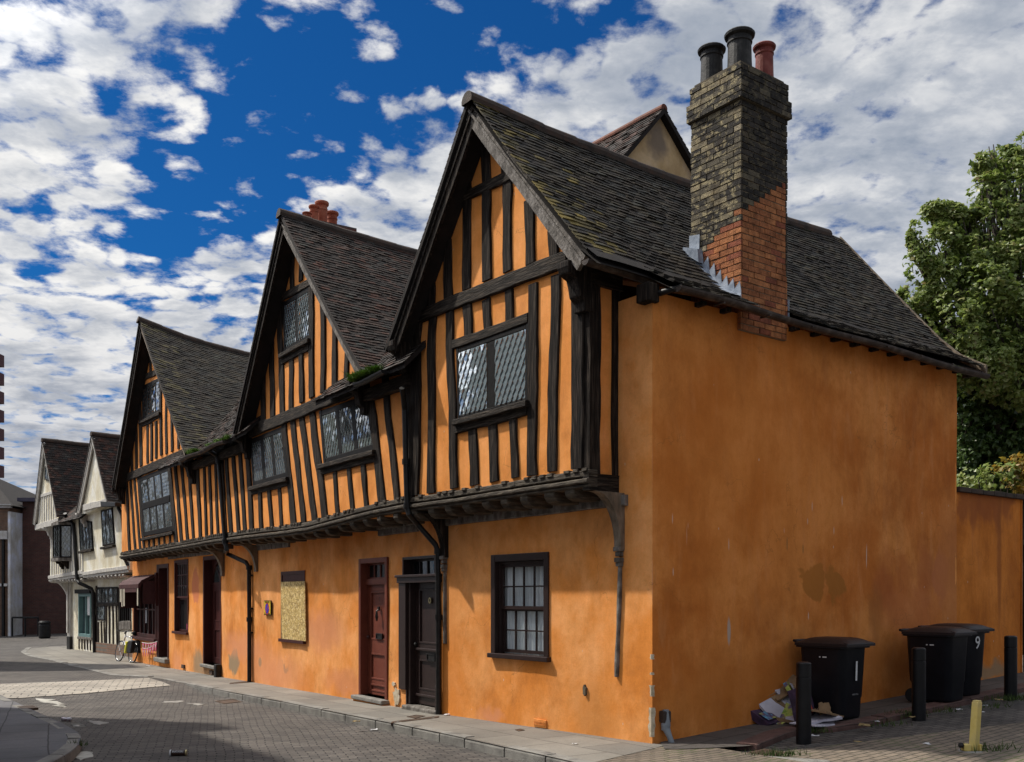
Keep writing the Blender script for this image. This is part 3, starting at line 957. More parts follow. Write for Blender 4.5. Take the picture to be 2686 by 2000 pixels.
def ridge(parent, pts, rad=.11, mat='tile_red', name='ridge_tile', seglen=.34, seed=0):
    """half-round ridge tiles laid along a line"""
    q = random.Random(seed)
    mb = MB()
    for p, s_ in zip(pts, pts[1:]):
        p, s_ = Vector(p), Vector(s_)
        n = max(1, int((s_ - p).length / seglen))
        d = (s_ - p).normalized()
        side = d.cross(Vector((0, 0, 1))).normalized()
        up = side.cross(d)
        for i in range(n):
            a, b = p + (s_ - p) * (i / n), p + (s_ - p) * ((i + 1.06) / n)
            r0, r1 = rad * q.uniform(.97, 1.03), rad * q.uniform(1.03, 1.1)
            vs = []
            for e, rr in ((a, r0), (b, r1)):
                for k in range(9):
                    an = R(-20) + R(220) * k / 8
                    vs.append(e + side * math.cos(an) * rr + up * (math.sin(an) * rr - rad * .55))
            fs = [(k, k + 1, k + 10, k + 9) for k in range(8)] + [tuple(range(8, -1, -1)), tuple(range(9, 18))]
            mb.add(vs, fs, q.random())
    return mb.build(name, M[mat], parent, smooth=False)


def barge(parent, fr, apex, eave, r, w=.2, th=.05, mat='timber_v', name='bargeboard', drop=.03):
    dx, dz = eave[0] - apex[0], eave[1] - apex[1]
    L = math.hypot(dx, dz)
    n = 12
    vs = []
    sg = 1 if dx > 0 else -1
    px, pz = (dz / L) * sg, -(dx / L) * sg          # down and in, under the slope
    mb = MB()
    top, bot = [], []
    for i in range(n + 1):
        f = i / n
        wv = mnoise.noise(Vector((f * 4, apex[0], 2))) * .02
        c = (apex[0] + dx * f + px * drop, apex[1] + dz * f + pz * drop)
        top.append(c)
        bot.append((c[0] + px * (w + wv), c[1] + pz * (w + wv)))
    vs = []
    for a, b in zip(top, bot):
        vs += [fr.w(a[0], r, a[1]), fr.w(b[0], r, b[1]), fr.w(b[0], r + th, b[1]), fr.w(a[0], r + th, a[1])]
    fs = []
    for i in range(n):
        for k in range(4):
            k2 = (k + 1) % 4
            fs.append((i * 4 + k, i * 4 + k2, i * 4 + 4 + k2, i * 4 + 4 + k))
    fs += [(0, 1, 2, 3), (n * 4 + 3, n * 4 + 2, n * 4 + 1, n * 4)]
    mb.add(vs, fs)
    # moulded strip along the outer face
    st = []
    for i in range(n + 1):
        a, b = top[i], bot[i]
        c0 = (a[0] * .72 + b[0] * .28, a[1] * .72 + b[1] * .28)
        c1 = (a[0] * .55 + b[0] * .45, a[1] * .55 + b[1] * .45)
        st += [fr.w(c0[0], r - .022, c0[1]), fr.w(c1[0], r - .022, c1[1]), fr.w(c1[0], r, c1[1]), fr.w(c0[0], r, c0[1])]
    mb.add(st, fs)
    return mb.build(name, M[mat], parent)


def corbel(parent, fr, t, z, r0, h=.5, w=.16, out=.34, mat='timber_v', name='corbel'):
    """carved bracket block: profile in the (r, z) plane, thickness along t"""
    prof = [(r0 + .05, z), (r0 - out, z), (r0 - out, z - .13 * h), (r0 - out * .92, z - .26 * h), (r0 - out * .62, z - .34 * h), (r0 - out * .55, z - .48 * h),
            (r0 - out * .48, z - .70 * h), (r0 - out * .30, z - .80 * h), (r0 - out * .28, z - h), (r0 + .05, z - h)]
    n = len(prof)
    vs = [fr.w(t - w / 2, r, zz) for r, zz in prof] + [fr.w(t + w / 2, r, zz) for r, zz in prof]
    fs = [tuple(range(n)), tuple(range(2 * n - 1, n - 1, -1))] + [(i, (i + 1) % n, (i + 1) % n + n, i + n) for i in range(n)]
    mb = MB()
    mb.add(vs, fs)
    return mb.build(name, M[mat], parent, bevel=.012)


def bracket(parent, fr, t, ztop, zbot, r_out, w=.16, th=.17, mat='timber_pale', name='bracket', dt=0.):
    """curved brace from the wall up to the overhang"""
    n = 9
    outer, inner = [], []
    hh = ztop - zbot
    for i in range(n + 1):
        a = (i / n) * math.pi / 2
        # concave quarter curve: at the wall below, out under the floor above
        outer.append((-(1 - math.cos(a)) * r_out - .045 * (1 - i / n) - .02, zbot + math.sin(a) * hh))
    for i in range(n + 1):
        a = (i / n) * math.pi / 2
        inner.append((min(0, -(1 - math.cos(a)) * (r_out) + th * (i / n) + .06), zbot + math.sin(a) * hh + 0.0))
    poly = outer + [(.0, ztop)] + [(0., zbot)]
    vs = [fr.w(t - w / 2 + dt * r, r, z) for r, z in poly] + [fr.w(t + w / 2 + dt * r, r, z) for r, z in poly]
    k = len(poly)
    fs = [tuple(range(k)), tuple(range(2 * k - 1, k - 1, -1))] + [(i, (i + 1) % k, (i + 1) % k + k, i + k) for i in range(k)]
    mb = MB()
    mb.add(vs, fs)
    return mb.build(name, M[mat], parent, bevel=.015)


def joists(parent, fr, ts, z, r_front, h=.17, w=.17, r_back=.02, mat='timber_pale', name='joist', zs=None):
    for i, t in enumerate(ts):
        zz = zs[i] if zs else z
        hh, ww = h * rng.uniform(.88, 1.12), w * rng.uniform(.85, 1.15)
        prof = [(r_back, zz), (r_front + .03, zz), (r_front, zz - .18 * hh), (r_front + .004, zz - .5 * hh), (r_front + .05, zz - .85 * hh), (r_front + .12, zz - hh), (r_back, zz - hh * .95)]
        n = len(prof)
        tw = rng.uniform(-.02, .02)
        vs = [fr.w(t - ww / 2 + tw * (r < -.3), r, q) for r, q in prof] + [fr.w(t + ww / 2 + tw * (r < -.3), r, q) for r, q in prof]
        fs = [tuple(range(n)), tuple(range(2 * n - 1, n - 1, -1))] + [(k, (k + 1) % n, (k + 1) % n + n, k + n) for k in range(n)]
        mb = MB()
        mb.add(vs, fs)
        mb.build(name, M[mat], parent, bevel=.015)


def gutter_run(mb, pts, rad=.06):
    """half-round gutter along points"""
    pts = [Vector(p) for p in pts]
    n = 8
    vs = []
    for i, p in enumerate(pts):
        d = (pts[min(i + 1, len(pts) - 1)] - pts[max(0, i - 1)]).normalized()
        s_ = d.cross(Vector((0, 0, 1))).normalized()
        for rr in (rad, rad - .008):
            for k in range(n + 1):
                a = math.pi + math.pi * k / n
                vs.append(p + s_ * math.cos(a) * rr + Vector((0, 0, math.sin(a) * rr)))
    m = 2 * (n + 1)
    fs = []
    for i in range(len(pts) - 1):
        for k in range(n):
            fs.append((i * m + k, i * m + k + 1, (i + 1) * m + k + 1, (i + 1) * m + k))
            fs.append((i * m + n + 1 + k, i * m + n + 2 + k, (i + 1) * m + n + 2 + k, (i + 1) * m + n + 1 + k))
        for k in (0, n):
            fs.append((i * m + k, i * m + n + 1 + k, (i + 1) * m + n + 1 + k, (i + 1) * m + k))
    for e in (0, (len(pts) - 1) * m):
        for k in range(n):
            fs.append((e + k, e + k + 1, e + n + 2 + k, e + n + 1 + k))
        fs.append(tuple(e + n + 1 + k for k in range(n + 1)))
    mb.add(vs, fs)


def panel_leaf(parent, fr, h, r, mat, panels, name='door', th=.05):
    """panelled door leaf in rectangle h = (t0, t1, z0, z1); panels as fractions from the top"""
    t0, t1, z0, z1 = h
    W, Hh = t1 - t0, z1 - z0
    mb = MB()
    mb.fbox(fr, t0, t1, r + .018, r + th, z0, z1)
    sw = W * .14
    mb.fbox(fr, t0, t0 + sw, r, r + .017, z0, z1)
    mb.fbox(fr, t1 - sw, t1, r, r + .017, z0, z1)
    last = 0.
    for (a, b) in panels:
        mb.fbox(fr, t0 + sw, t1 - sw, r + .001, r + .017, z1 - Hh * a, z1 - Hh * last)
        last = b
        za, zb = z1 - Hh * a, z1 - Hh * b
        m = .03
        # sunk moulding round the panel
        for (p0, p1, q0, q1) in ((t0 + sw, t1 - sw, za - m, za), (t0 + sw, t1 - sw, zb, zb + m), (t0 + sw, t0 + sw + m, zb + m, za - m), (t1 - sw - m, t1 - sw, zb + m, za - m)):
            mb.fbox(fr, p0, p1, r - .008, r + .017, q0, q1)
    mb.fbox(fr, t0 + sw, t1 - sw, r + .001, r + .017, z0, z1 - Hh * last)
    return mb.build(name, M[mat], parent, bevel=.004)


def letterbox(parent, fr, t, z, r, w=.24, h=.085):
    mb = MB()
    for (a, b, c, d) in ((-w / 2, w / 2, h / 2 - .016, h / 2), (-w / 2, w / 2, -h / 2, -h / 2 + .016), (-w / 2, -w / 2 + .02, -h / 2 + .016, h / 2 - .016), (w / 2 - .02, w / 2, -h / 2 + .016, h / 2 - .016)):
        mb.fbox(fr, t + a, t + b, r - .022, r + .01, z + c, z + d)
    mb.fbox(fr, t - w / 2 + .02, t + w / 2 - .02, r - .010, r + .01, z - h / 2 + .016, z + h / 2 - .016)
    return mb.build('letterbox', M['iron'], parent)


def frame_rect(mb, fr, h, w, r0, r1, bottom=False):
    t0, t1, z0, z1 = h
    mb.fbox(fr, t0, t0 + w, r0, r1, z0, z1)
    mb.fbox(fr, t1 - w, t1, r0, r1, z0, z1)
    mb.fbox(fr, t0 + w, t1 - w, r0 + .002, r1, z1 - w, z1)
    if bottom:
        mb.fbox(fr, t0 + w, t1 - w, r0 + .002, r1, z0, z0 + w)


def bars(mb, fr, h, cols, rows, w, r0, r1):
    t0, t1, z0, z1 = h
    for i in range(1, cols):
        t = t0 + (t1 - t0) * i / cols
        mb.fbox(fr, t - w / 2, t + w / 2, r0, r1, z0, z1)
    for j in range(1, rows):
        z = z0 + (z1 - z0) * j / rows
        mb.fbox(fr, t0, t1, r0 + .003, r1 - .003, z - w / 2, z + w / 2)


def panes(mb, fr, h, cols, rows, r, tilt=.006):
    t0, t1, z0, z1 = h
    for i in range(cols):
        for j in range(rows):
            a0, a1 = t0 + (t1 - t0) * i / cols, t0 + (t1 - t0) * (i + 1) / cols
            b0, b1 = z0 + (z1 - z0) * j / rows, z0 + (z1 - z0) * (j + 1) / rows
            g, k = rng.gauss(0, tilt), rng.gauss(0, tilt)
            mb.add([fr.w(a0, r + g * a0 * 0 - g * (a1 - a0), b0), fr.w(a1, r + g * (a1 - a0), b0), fr.w(a1, r + g * (a1 - a0) + k * (b1 - b0), b1), fr.w(a0, r - g * (a1 - a0) + k * (b1 - b0), b1)], [(0, 1, 2, 3)])


def room(parent, fr, h, r0=.25, deep=1.2):
    """dark interior behind an opening"""
    t0, t1, z0, z1 = h
    mb = MB()
    q = [(t0, z0), (t1, z0), (t1, z1), (t0, z1)]
    for i in range(4):
        p, s_ = q[i], q[(i + 1) % 4]
        mb.add([fr.w(p[0], r0, p[1]), fr.w(s_[0], r0, s_[1]), fr.w(s_[0], deep, s_[1]), fr.w(p[0], deep, p[1])], [(0, 1, 2, 3)])
    mb.add([fr.w(t, deep, z) for t, z in q], [(0, 1, 2, 3)])
    return mb.build('interior', M['room'], parent)


def pot(parent, c, prof_r, h, mat, lean=(0, 0), name='chimney_pot'):
    mb = MB()
    r = prof_r
    mb.lathe(c, [(r * .98, 0), (r * .93, h * .35), (r * .90, h * .74), (r * .98, h * .76), (r * .98, h * .80), (r * .90, h * .82), (r * .92, h * .88), (r * 1.16, h * .92), (r * 1.2, h * .97), (r * 1.12, h), (r * .9, h), (r * .86, h * .9)], 22, lean=lean)
    return mb.build(name, M[mat], parent, smooth=False)


def gable_P(fr, tR, zR, tE, zE, r0, r1, sag=.05, seed=0, drop=None):
    """roof plane from a ridge at (tR, zR) down to an eave at (tE, zE), running back along r"""
    L = math.hypot(tE - tR, zE - zR)

    def P(a, b):
        f = b / L
        zr = zR - (drop(a) if drop else 0.)
        u = (a - r0) / (r1 - r0)
        z = zr * (1 - f) + zE * f - sag * math.sin(math.pi * max(0, min(1, u))) - sag * .7 * math.sin(math.pi * max(0, min(1, f)))
        z += .10 * max(0, f - .8) ** 2 * 5 * .5
        z += mnoise.noise(Vector((a * .8, b * .8, seed))) * .030
        return fr.w(tR + (tE - tR) * f, a, z)
    return P, L

# ================================================================== END HOUSE (orange, beside the side lane)
hA = thing('timber_framed_house', 'nearest orange house, at the corner, with plain orange side wall and big brick chimney', 'house', A.w(2.2, 3, 0), 'orange timber-framed houses with gables')
JA = -.446
win_h = rect(A, KS, [(615, 268), (998, 252), (995, 970), (612, 955)])
mb = MB()
wall_grid(mb, A, 0., 4.44, -.7, 5.27, [win_h], amp=.016)
reveal(mb, A, win_h, .2)
mb.fbox(A, 4.40, 4.44, .02, .6, -.7, 5.1)
mb.build('front_wall', M['plaster_low'], hA, smooth=False, fix=False)
mb = MB()
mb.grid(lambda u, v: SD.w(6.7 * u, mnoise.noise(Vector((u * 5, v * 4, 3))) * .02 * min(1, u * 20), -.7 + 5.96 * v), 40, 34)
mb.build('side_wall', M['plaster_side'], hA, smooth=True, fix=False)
mb = MB()   # back gable
mb.prism(A, [(0, -.5), (0, 5.2), (2.6, 8.0), (5.2, 5.2), (5.2, -.5)], 6.66, 6.70)
mb.build('back_wall', M['plaster'], hA)
# jettied upper storey
mb = MB()
zb = 3.14
mb.prism(A, [(.609, zb), (.609, 5.62), (2.62, 7.95), (4.686, 5.55), (4.686, zb)], JA, .04)
mb.build('upper_wall', M['plaster'], hA)
studs(hA, A, KE, [(322, 1230, 327, 1425, 45), (430, 1000, 437, 1365, 48), (553, 730, 553, 1310, 50), (678, 640, 680, 1255, 54), (805, 580, 815, 1195, 54), (945, 740, 955, 1150, 58), (1100, 930, 1112, 1095, 54),
                 (665, 360, 682, 650, 52), (560, 590, 566, 720, 34), (785, 520, 790, 590, 34)], JA, seed=100)
studs(hA, A, KF, [(322, 205, 312, 1285, 46), (430, 165, 455, 1255, 45), (537, 120, 546, 330, 48), (655, 85, 664, 275, 50), (795, 30, 800, 220, 50),
                 (945, -10, 940, 1175, 58), (1085, -65, 1062, 1150, 60), (570, 880, 581, 1235, 52), (695, 850, 709, 1212, 52), (818, 820, 829, 1190, 48)], JA, seed=130)
studs(hA, A, KF, [(228, 240, 205, 1300, 58), (1232, -110, 1225, 1135, 74)], JA, rf=-.05, name='corner_post', seed=150)
beam(hA, A, KE, (240, 1495), (1195, 1115), .20, JA, -.06, name='tie_beam', seed=5)
beam(hA, A, KE, (505, 737), (850, 580), .14, JA, -.045, name='collar_beam', seed=6)
beam(hA, A, KF, (452, 368), (918, 202), .13, JA, -.04, name='window_lintel', seed=7)
beam(hA, A, KF, (470, 880), (914, 762), .17, JA, -.045, name='window_rail', seed=8)
leaded(hA, A, [(460, 392), (914, 228), (908, 722), (470, 838)], JA - .03, 2, 1, fw=.07, mw=.20, dw=.115, dh=.20, K=KF, glass='glass_pale', tilt=.012, bias=(-.01, -.10), depth=.004,
       sill=(KF, [(462, 838), (918, 716)]), label='two-light leaded window of the end gable')
# return of the jetty: side of the box facing the lane
R1 = Fr(A.w(.609, 0, 0)[:2], (.798, .6025))
for (t, w) in ((JA + .07, .17), (-.035, .10)):
    mb = MB(); mb.bar(R1, (t, zb), (t, 5.55), w, .035, -.05, .1, seed=int(t * 90) + 400)
    mb.build('corner_post' if w > .12 else 'stud', M['timber_v'], hA)
mb = MB(); mb.bar(R1, (JA, 5.50), (.06, 5.50), .2, .05, -.05, .06, seed=9)
mb.build('wall_plate', M['timber_h'], hA)
mb = MB(); mb.bar(R1, (JA - .04, 3.06), (.06, 3.06), .2, .05, -.06, .08, seed=19)
mb.build('end_beam', M['timber_h'], hA)
corbel(hA, A, .66, 5.62, JA, .55, .2, .36)
corbel(hA, A, 4.66, 5.52, JA, .55, .2, .36)


def bressumer(parent, fr, pts, r, seed=0, h=.17):
    """carved, moulded bottom beam following the sagging front"""
    mb = MB()
    for i, (p, q) in enumerate(zip(pts, pts[1:])):
        L = math.hypot(q[0] - p[0], q[1] - p[1])
        ln = (q[1] - p[1]) / (q[0] - p[0])
        mb.bar(fr, p, q, h * .5, r - .045, r + .1, .05, seed=seed + i)
        lo = lambda a, d: (a[0], a[1] - d)
        mb.bar(fr, lo(p, h * .55), lo(q, h * .55), h * .34, r - .075, r + .1, .08, seed=seed + 20 + i)
        mb.bar(fr, lo(p, h * .85), lo(q, h * .85), h * .26, r - .045, r + .1, .08, seed=seed + 40 + i)
        n = int(L / .15)
        for k in range(n):        # carved billets along the top moulding
            if rng.random() < .34:
                continue
            t = p[0] + (q[0] - p[0]) * (k + .5) / n
            z = p[1] + ln * (t - p[0]) + h * .27
            mb.fbox(fr, t - .058, t + .05 - .03 * rng.random(), r - .062, r + .02, z - .02 - rng.random() * .012, z + .016)
    return mb.build('bressumer', M['bressumer'], parent, bevel=.006)


bressumer(hA, A, [(.56, 3.17), (2.0, 3.165), (3.4, 3.155), (4.72, 3.16)], JA, 60)
mb = MB(); mb.fbox(A, .62, 4.68, JA + .05, .0, 3.02, 3.06)
mb.build('soffit', M['plaster'], hA)
jx = [(215, 1385), (320, 1360), (415, 1345), (530, 1320), (650, 1310), (770, 1300), (895, 1275), (1045, 1255), (1180, 1245)]
joists(hA, A, [at(A, KF, x, y, JA)[0] for x, y in jx], 3.03, JA - .03, .165, .18, mat='bressumer')
mb = MB(); mb.bar(A, (.40, 2.86), (4.40, 2.84), .13, -.06, .05, .06, seed=77)
mb.build('wall_plate', M['timber_grey'], hA)
bracket(hA, A, .52, 2.95, 2.27, .46, .12, .13)
bracket(hA, A, 4.36, 2.95, 2.30, .46, .14, .15, mat='timber_v')


def carved_shaft(parent, fr, t, z0, z1, dt=0.):
    """slim carved shaft running down the wall under a bracket"""
    mb = MB()
    mb.bar(fr, (t + dt, z0), (t, z1 - .22), .05, -.045, .0, .22, seed=int(z0 * 40), seg=.15)
    for z, w, d in ((z1 - .22, .075, .065), (z1 - .17, .095, .08), (z1 - .10, .08, .07), (z1 - .04, .11, .09)):
        mb.fbox(fr, t - w / 2, t + w / 2, -d, 0, z - .028, z + .028)
    return mb.build('carved_shaft', M['timber_grey'], parent, bevel=.008)


carved_shaft(hA, A, .52, .74, 2.32, dt=.06)
carved_shaft(hA, A, 4.36, 1.0, 2.34, dt=.0)
# ground floor sash window
wf = MB()
frame_rect(wf, A, win_h, .10, -.03, .10, bottom=False)
ow = (win_h[0] + .10, win_h[1] - .10, win_h[2] + .04, win_h[3] - .10)
frame_rect(wf, A, ow, .035, .035, .12)
sash = wf.build('sash_window', M['brown_paint'], hA, bevel=.006)
mb = MB(); mb.fbox(A, win_h[0] - .03, win_h[1] + .03, -.075, .1, win_h[2] - .01, win_h[2] + .055)
mb.build('sill', M['brown_paint'], sash, bevel=.008)
zm = (ow[2] + ow[3]) / 2 - .015
for (nm, z0, z1, r) in (('upper_sash', zm, ow[3] - .035, .055), ('lower_sash', ow[2] + .03, zm + .02, .09)):
    hh = (ow[0] + .036, ow[1] - .036, z0, z1)
    mb = MB(); frame_rect(mb, A, hh, .045, r, r + .035, bottom=True)
    ih = (hh[0] + .045, hh[1] - .045, z0 + .045, z1 - .045)
    bars(mb, A, ih, 4, 2, .02, r + .004, r + .028)
    o = mb.build(nm, M['brown_paint'], sash)
    mb = MB(); panes(mb, A, ih, 4, 2, r + .018, .003)
    mb.build('glass', M['glass_clear'], sash, fix=False)
cb = MB()
for side in (0, 1):
    ta, tb = (ow[0], (ow[0] + ow[1]) / 2 + .04) if side == 0 else ((ow[0] + ow[1]) / 2 - .02, ow[1])
    cb.grid(lambda u, v: A.w(ta + (tb - ta) * u + (.05 if side else -.05) * (v < .45) * (.45 - v) * (1 - u if side else u), .165 + .022 * math.sin(u * 46 + 2 * side + v * 1.5) + .012 * math.sin(u * 91 + 1), ow[2] + (ow[3] - ow[2]) * v), 70, 6)
cb.build('curtain', M['curtain'], sash, smooth=True, fix=False)
room(hA, A, ow, .24, 1.3)
# air brick and chipped hole
t, z = at(A, KS, 938, 1392)
ab = MB(); ab.fbox(A, t - .13, t + .13, -.026, .02, z - .05, z + .05)
for i in range(8):
    for j in range(2):
        ab.fbox(A, t - .105 + .03 * i - .008, t - .105 + .03 * i + .008, -.034, -.025, z - .028 + .034 * j, z - .008 + .034 * j)
ab.build('air_brick', M['plaster_low'], hA)


def chip(parent, fr, t, z, w, h, mat, r=-.02, seed=0, name='bare_patch'):
    q = random.Random(seed)
    n = 16
    poly = []
    for i in range(n):
        a = 2 * math.pi * i / n
        k = q.uniform(.62, 1.1)
        poly.append((t + math.cos(a) * w * k, z + math.sin(a) * h * k))
    mb = MB(); mb.prism(fr, poly, r, .05)
    return mb.build(name, M[mat], parent)


M['bare'] = pm('bare_render', [(.30, .25, .17), (.50, .42, .30), (.58, .52, .42)], 12., .9, .9, 30.)
t, z = at(A, KS, 1233, 1170); chip(hA, A, t, z, .035, .075, 'mortar', -.021, 3)
# worn arris at the corner
mb = MB()
for (z0, z1, w) in ((.08, .42, .05), (.55, .68, .035), (.98, 1.04, .02), (.80, .83, .02)):
    n = 8
    pts = [A.w(w * rng.uniform(.3, 1.), -.024, z0 + (z1 - z0) * i / n) for i in range(n + 1)]
    ctr = [A.w(-.005, -.024, z0 + (z1 - z0) * i / n) for i in range(n + 1)]
    pt2 = [SD.w(w * rng.uniform(.2, .7), .021, z0 + (z1 - z0) * i / n) for i in range(n + 1)]
    for i in range(n):
        mb.add([ctr[i], pts[i], pts[i + 1], ctr[i + 1]], [(0, 1, 2, 3)])
        mb.add([ctr[i], pt2[i], pt2[i + 1], ctr[i + 1]], [(0, 1, 2, 3)])
mb.build('worn_corner', M['bare'], hA, fix=False)

# roof: ridge runs back from the street gable
RA0 = -.80
TR, ZR = 2.60, 8.34
zra = lambda a: .10 * (1 - math.exp(-max(0, a + .8) / 1.5))
kR = (ZR - 5.60) / (TR - .268)
TE = -.27
L1 = math.hypot(TR - .268, ZR - 5.60)
L2 = math.hypot(.268 - TE, 5.70 - 5.38)
LR = L1 + L2
P0_, _ = gable_P(A, TR, ZR, .268, 5.66, RA0, 7.4, .04, 11, zra)


def P1_(a, b):
    """main slope, then a flatter sprocket course at the eave"""
    if b <= L1:
        return P0_(a, b)
    p, g = P0_(a, L1), (b - L1) / L2
    return (p[0] + A.a[0] * (TE - .268) * g, p[1] + A.a[1] * (TE - .268) * g, p[2] - (5.70 - 5.38) * g)


def f_of(t):
    """distance down the slope of the line at t"""
    return L1 * (TR - t) / (TR - .268) if t > .268 else L1 + L2 * (.268 - t) / (.268 - TE)




def hip(a):            # far verge leans back towards the ridge
    return 7.35 - .40


chim = (1.5, 2.42, -.05, .78)


def keepA(a, b):
    f = b / LR
    t = TR + (.268 - TR) * b / L1 if b <= L1 else .268 + (TE - .268) * (b - L1) / L2
    if a < .08 and b > L1:
        return False
    if chim[0] - .02 < a < chim[1] + .02 and t < chim[3] + .02:
        return False
    return a < 7.38 - .38 * f


def mossA(a, b, t, q):
    d = (a - RA0)
    if d < .4 + .8 * q.random() and q.random() < .42 - .3 * d:
        return .86 + .14 * q.random()
    return t * .84


sA = slope(hA, P1_, RA0, 7.4, LR, mat='tile_moss', seed=1, keep=keepA, special=mossA)
P2_, LL = gable_P(A, TR, ZR, 4.80, 5.47, RA0, 7.4, .06, 12, zra)
slope(hA, P2_, RA0, 7.4, LL, seed=2)
ridge(hA, [P1_(a, 0) for a in [RA0 - .03 + .6 * i for i in range(14)] if a < 7.4], .12, 'ridge_dark', seed=3)
barge(hA, A, (TR - .02, ZR - .1), (.30, 5.62), RA0 + .05, .19, mat='timber_grey')
barge(hA, A, (TR + .02, ZR - .1), (4.76, 5.47), RA0 + .05, .19)
mb = MB(); mb.prism(A, [(TR, ZR - .26), (.42, 5.6), (.50, 5.56), (TR, ZR - .36), (4.62, 5.45), (4.72, 5.5)], RA0 + .11, JA)
mb.build('verge_soffit', M['deck'], hA)
# far verge board and eave parts
mb = MB()
for i in range(8):
    f0, f1 = i / 8, (i + 1) / 8
    a, b = Vector(P1_(7.40 - .38 * f0, LR * f0)), Vector(P1_(7.40 - .38 * f1, LR * f1))
    dn = Vector((0, 0, -.16)); up = Vector((0, 0, .035)); th = Vector(SD.w(.05, 0, 0)) - Vector(SD.w(0, 0, 0))
    mb.hexa([a + dn, b + dn, b + dn + th, a + dn + th, a + up, b + up, b + up + th, a + up + th])
mb.build('verge_board', M['timber_pale'], hA)
ze = P1_(2., LR)[2]
for i in range(15):
    a = .75 + i * .45
    if chim[0] - .1 < a < chim[1] + .1:
        continue
    mb = MB(); mb.fbox(A, TE + .14, .08, a - .035, a + .035, ze - .10, ze - .05); mb.build('rafter_foot', M['timber_v'], hA)
mb = MB()
gutter_run(mb, [A.w(TE - .05, a, ze - .05 + .012 * math.sin(a * 1.9) - .012 * a) for a in [.08 + .33 * i for i in range(22)]], .065)
for i in range(8):
    a = .8 + i * .85
    mb.fbox(A, TE - .125, TE + .03, a - .012, a + .012, ze - .135, ze - .115)
mb.build('gutter', M['gutter'], hA, fix=False)
zg = 5.50
mb = MB()
gutter_run(mb, [A.w(.20, a, zg - .03 * (a + .8)) for a in [-.86, -.4, -.1, .10, .22]], .06)
mb.build('gutter', M['gutter'], hA, fix=False)
mb = MB()
mb.tube([A.w(.2, .10, zg - .06), A.w(.2, .10, zg - .16), A.w(.10, .08, zg - .24), A.w(-.08, .06, zg - .27), A.w(-.26, .10, ze - .06), A.w(-.31, .16, ze - .04)], .038, 10)
mb.build('downpipe', M['iron'], hA, smooth=True)
mb = MB(); mb.fbox(A, -.06, .14, -.13, .06, 5.12, 5.34)
mb.build('plate_end', M['timber_v'], hA, bevel=.015)
# small wing behind: rendered gable end showing over the ridge
G3 = Fr(A.w(3.0, 0, 0)[:2], (.798, .6025))
pk, lf, rt = [at(G3, KO, *p) for p in ((1428, 240), (1335, 350), (1502, 372))]
mb = MB(); mb.prism(G3, [(lf[0] - 1.2, lf[1] - 1.9), lf, (pk[0], pk[1] - .05), rt, (rt[0] + 1.2, rt[1] - 1.9)], 0., -.2)
mb.build('rear_gable', M['ochre'], hA)
for sgn, e in ((-1, lf), (1, rt)):
    ex = (pk[0] + (e[0] - pk[0]) * 1.9, pk[1] + (e[1] - pk[1]) * 1.9)
    LLL = math.hypot(ex[0] - pk[0], ex[1] - pk[1])
    Pg = (lambda ex, LLL: (lambda a, b: G3.w(pk[0] + (ex[0] - pk[0]) * b / LLL, -a, pk[1] + (ex[1] - pk[1]) * b / LLL)))(ex, LLL)
    slope(hA, Pg, -.12, 3.6, LLL, name='rear_roof_slope', seed=20 + sgn, tints=(.2, 1.))
ridge(hA, [G3.w(pk[0], .12 - i * .6, pk[1] + .03) for i in range(7)], .07, 'tile_red', seed=8)


# chimney: real bricks round a mortar core
def brick_stack(parent, fr, t0, t1, r0, r1, z0, z1, tintf, name='brick_shaft', seed=0, out=0.):
    q = random.Random(seed)
    core, bk = MB(), MB()
    core.fbox(fr, t0 + .012, t1 - .012, r0 + .012, r1 - .012, z0, z1)
    o = core.build(name, M['mortar_new' if name == 'brick_shaft' else 'mortar'], parent)
    ch = .0755
    n = max(1, round((z1 - z0) / ch))
    ch = (z1 - z0) / n
    j = .006
    for k in range(n):
        za, zb_ = z0 + k * ch + j, z0 + (k + 1) * ch - j
        for face in range(4):
            if face in (0, 2):
                a0, a1 = t0, t1
            else:
                a0, a1 = r0 + .03, r1 - .03
            x = a0
            bw = .222
            first = True
            hd = (k + face) % 2
            while x < a1 - .01:
                w = .112 if (first and hd) else bw * q.uniform(.97, 1.03)
                first = False
                xb = min(x + w, a1)
                if a1 - xb < .06:
                    xb = a1
                d = q.uniform(-.004, .006) + out
                c = ((x + xb) / 2, (za + zb_) / 2)
                s0, s1 = (x + (j if x > a0 else -d), xb - (j if xb < a1 else -d)) if face in (0, 2) else (x + j, xb - j)
                jt = q.uniform(-.003, .003)
                if face == 0:
                    tn = tintf('front', t1 - c[0], c[1], q); bk.fbox(fr, s0, s1, r0 - d, r0 + .03, za + jt, zb_ + jt, tn)
                elif face == 2:
                    tn = tintf('back', c[0], c[1], q); bk.fbox(fr, s0, s1, r1 - .03, r1 + d, za + jt, zb_ + jt, tn)
                elif face == 1:
                    tn = tintf('side', c[0] - r0, c[1], q); bk.fbox(fr, t0 - d, t0 + .03, s0, s1, za + jt, zb_ + jt, tn)
                else:
                    tn = tintf('left', c[0] - r0, c[1], q); bk.fbox(fr, t1 - .03, t1 + d, s0, s1, za + jt, zb_ + jt, tn)
                x = xb
    bk.build('brickwork', M['brick'], o, fix=False)
    return o


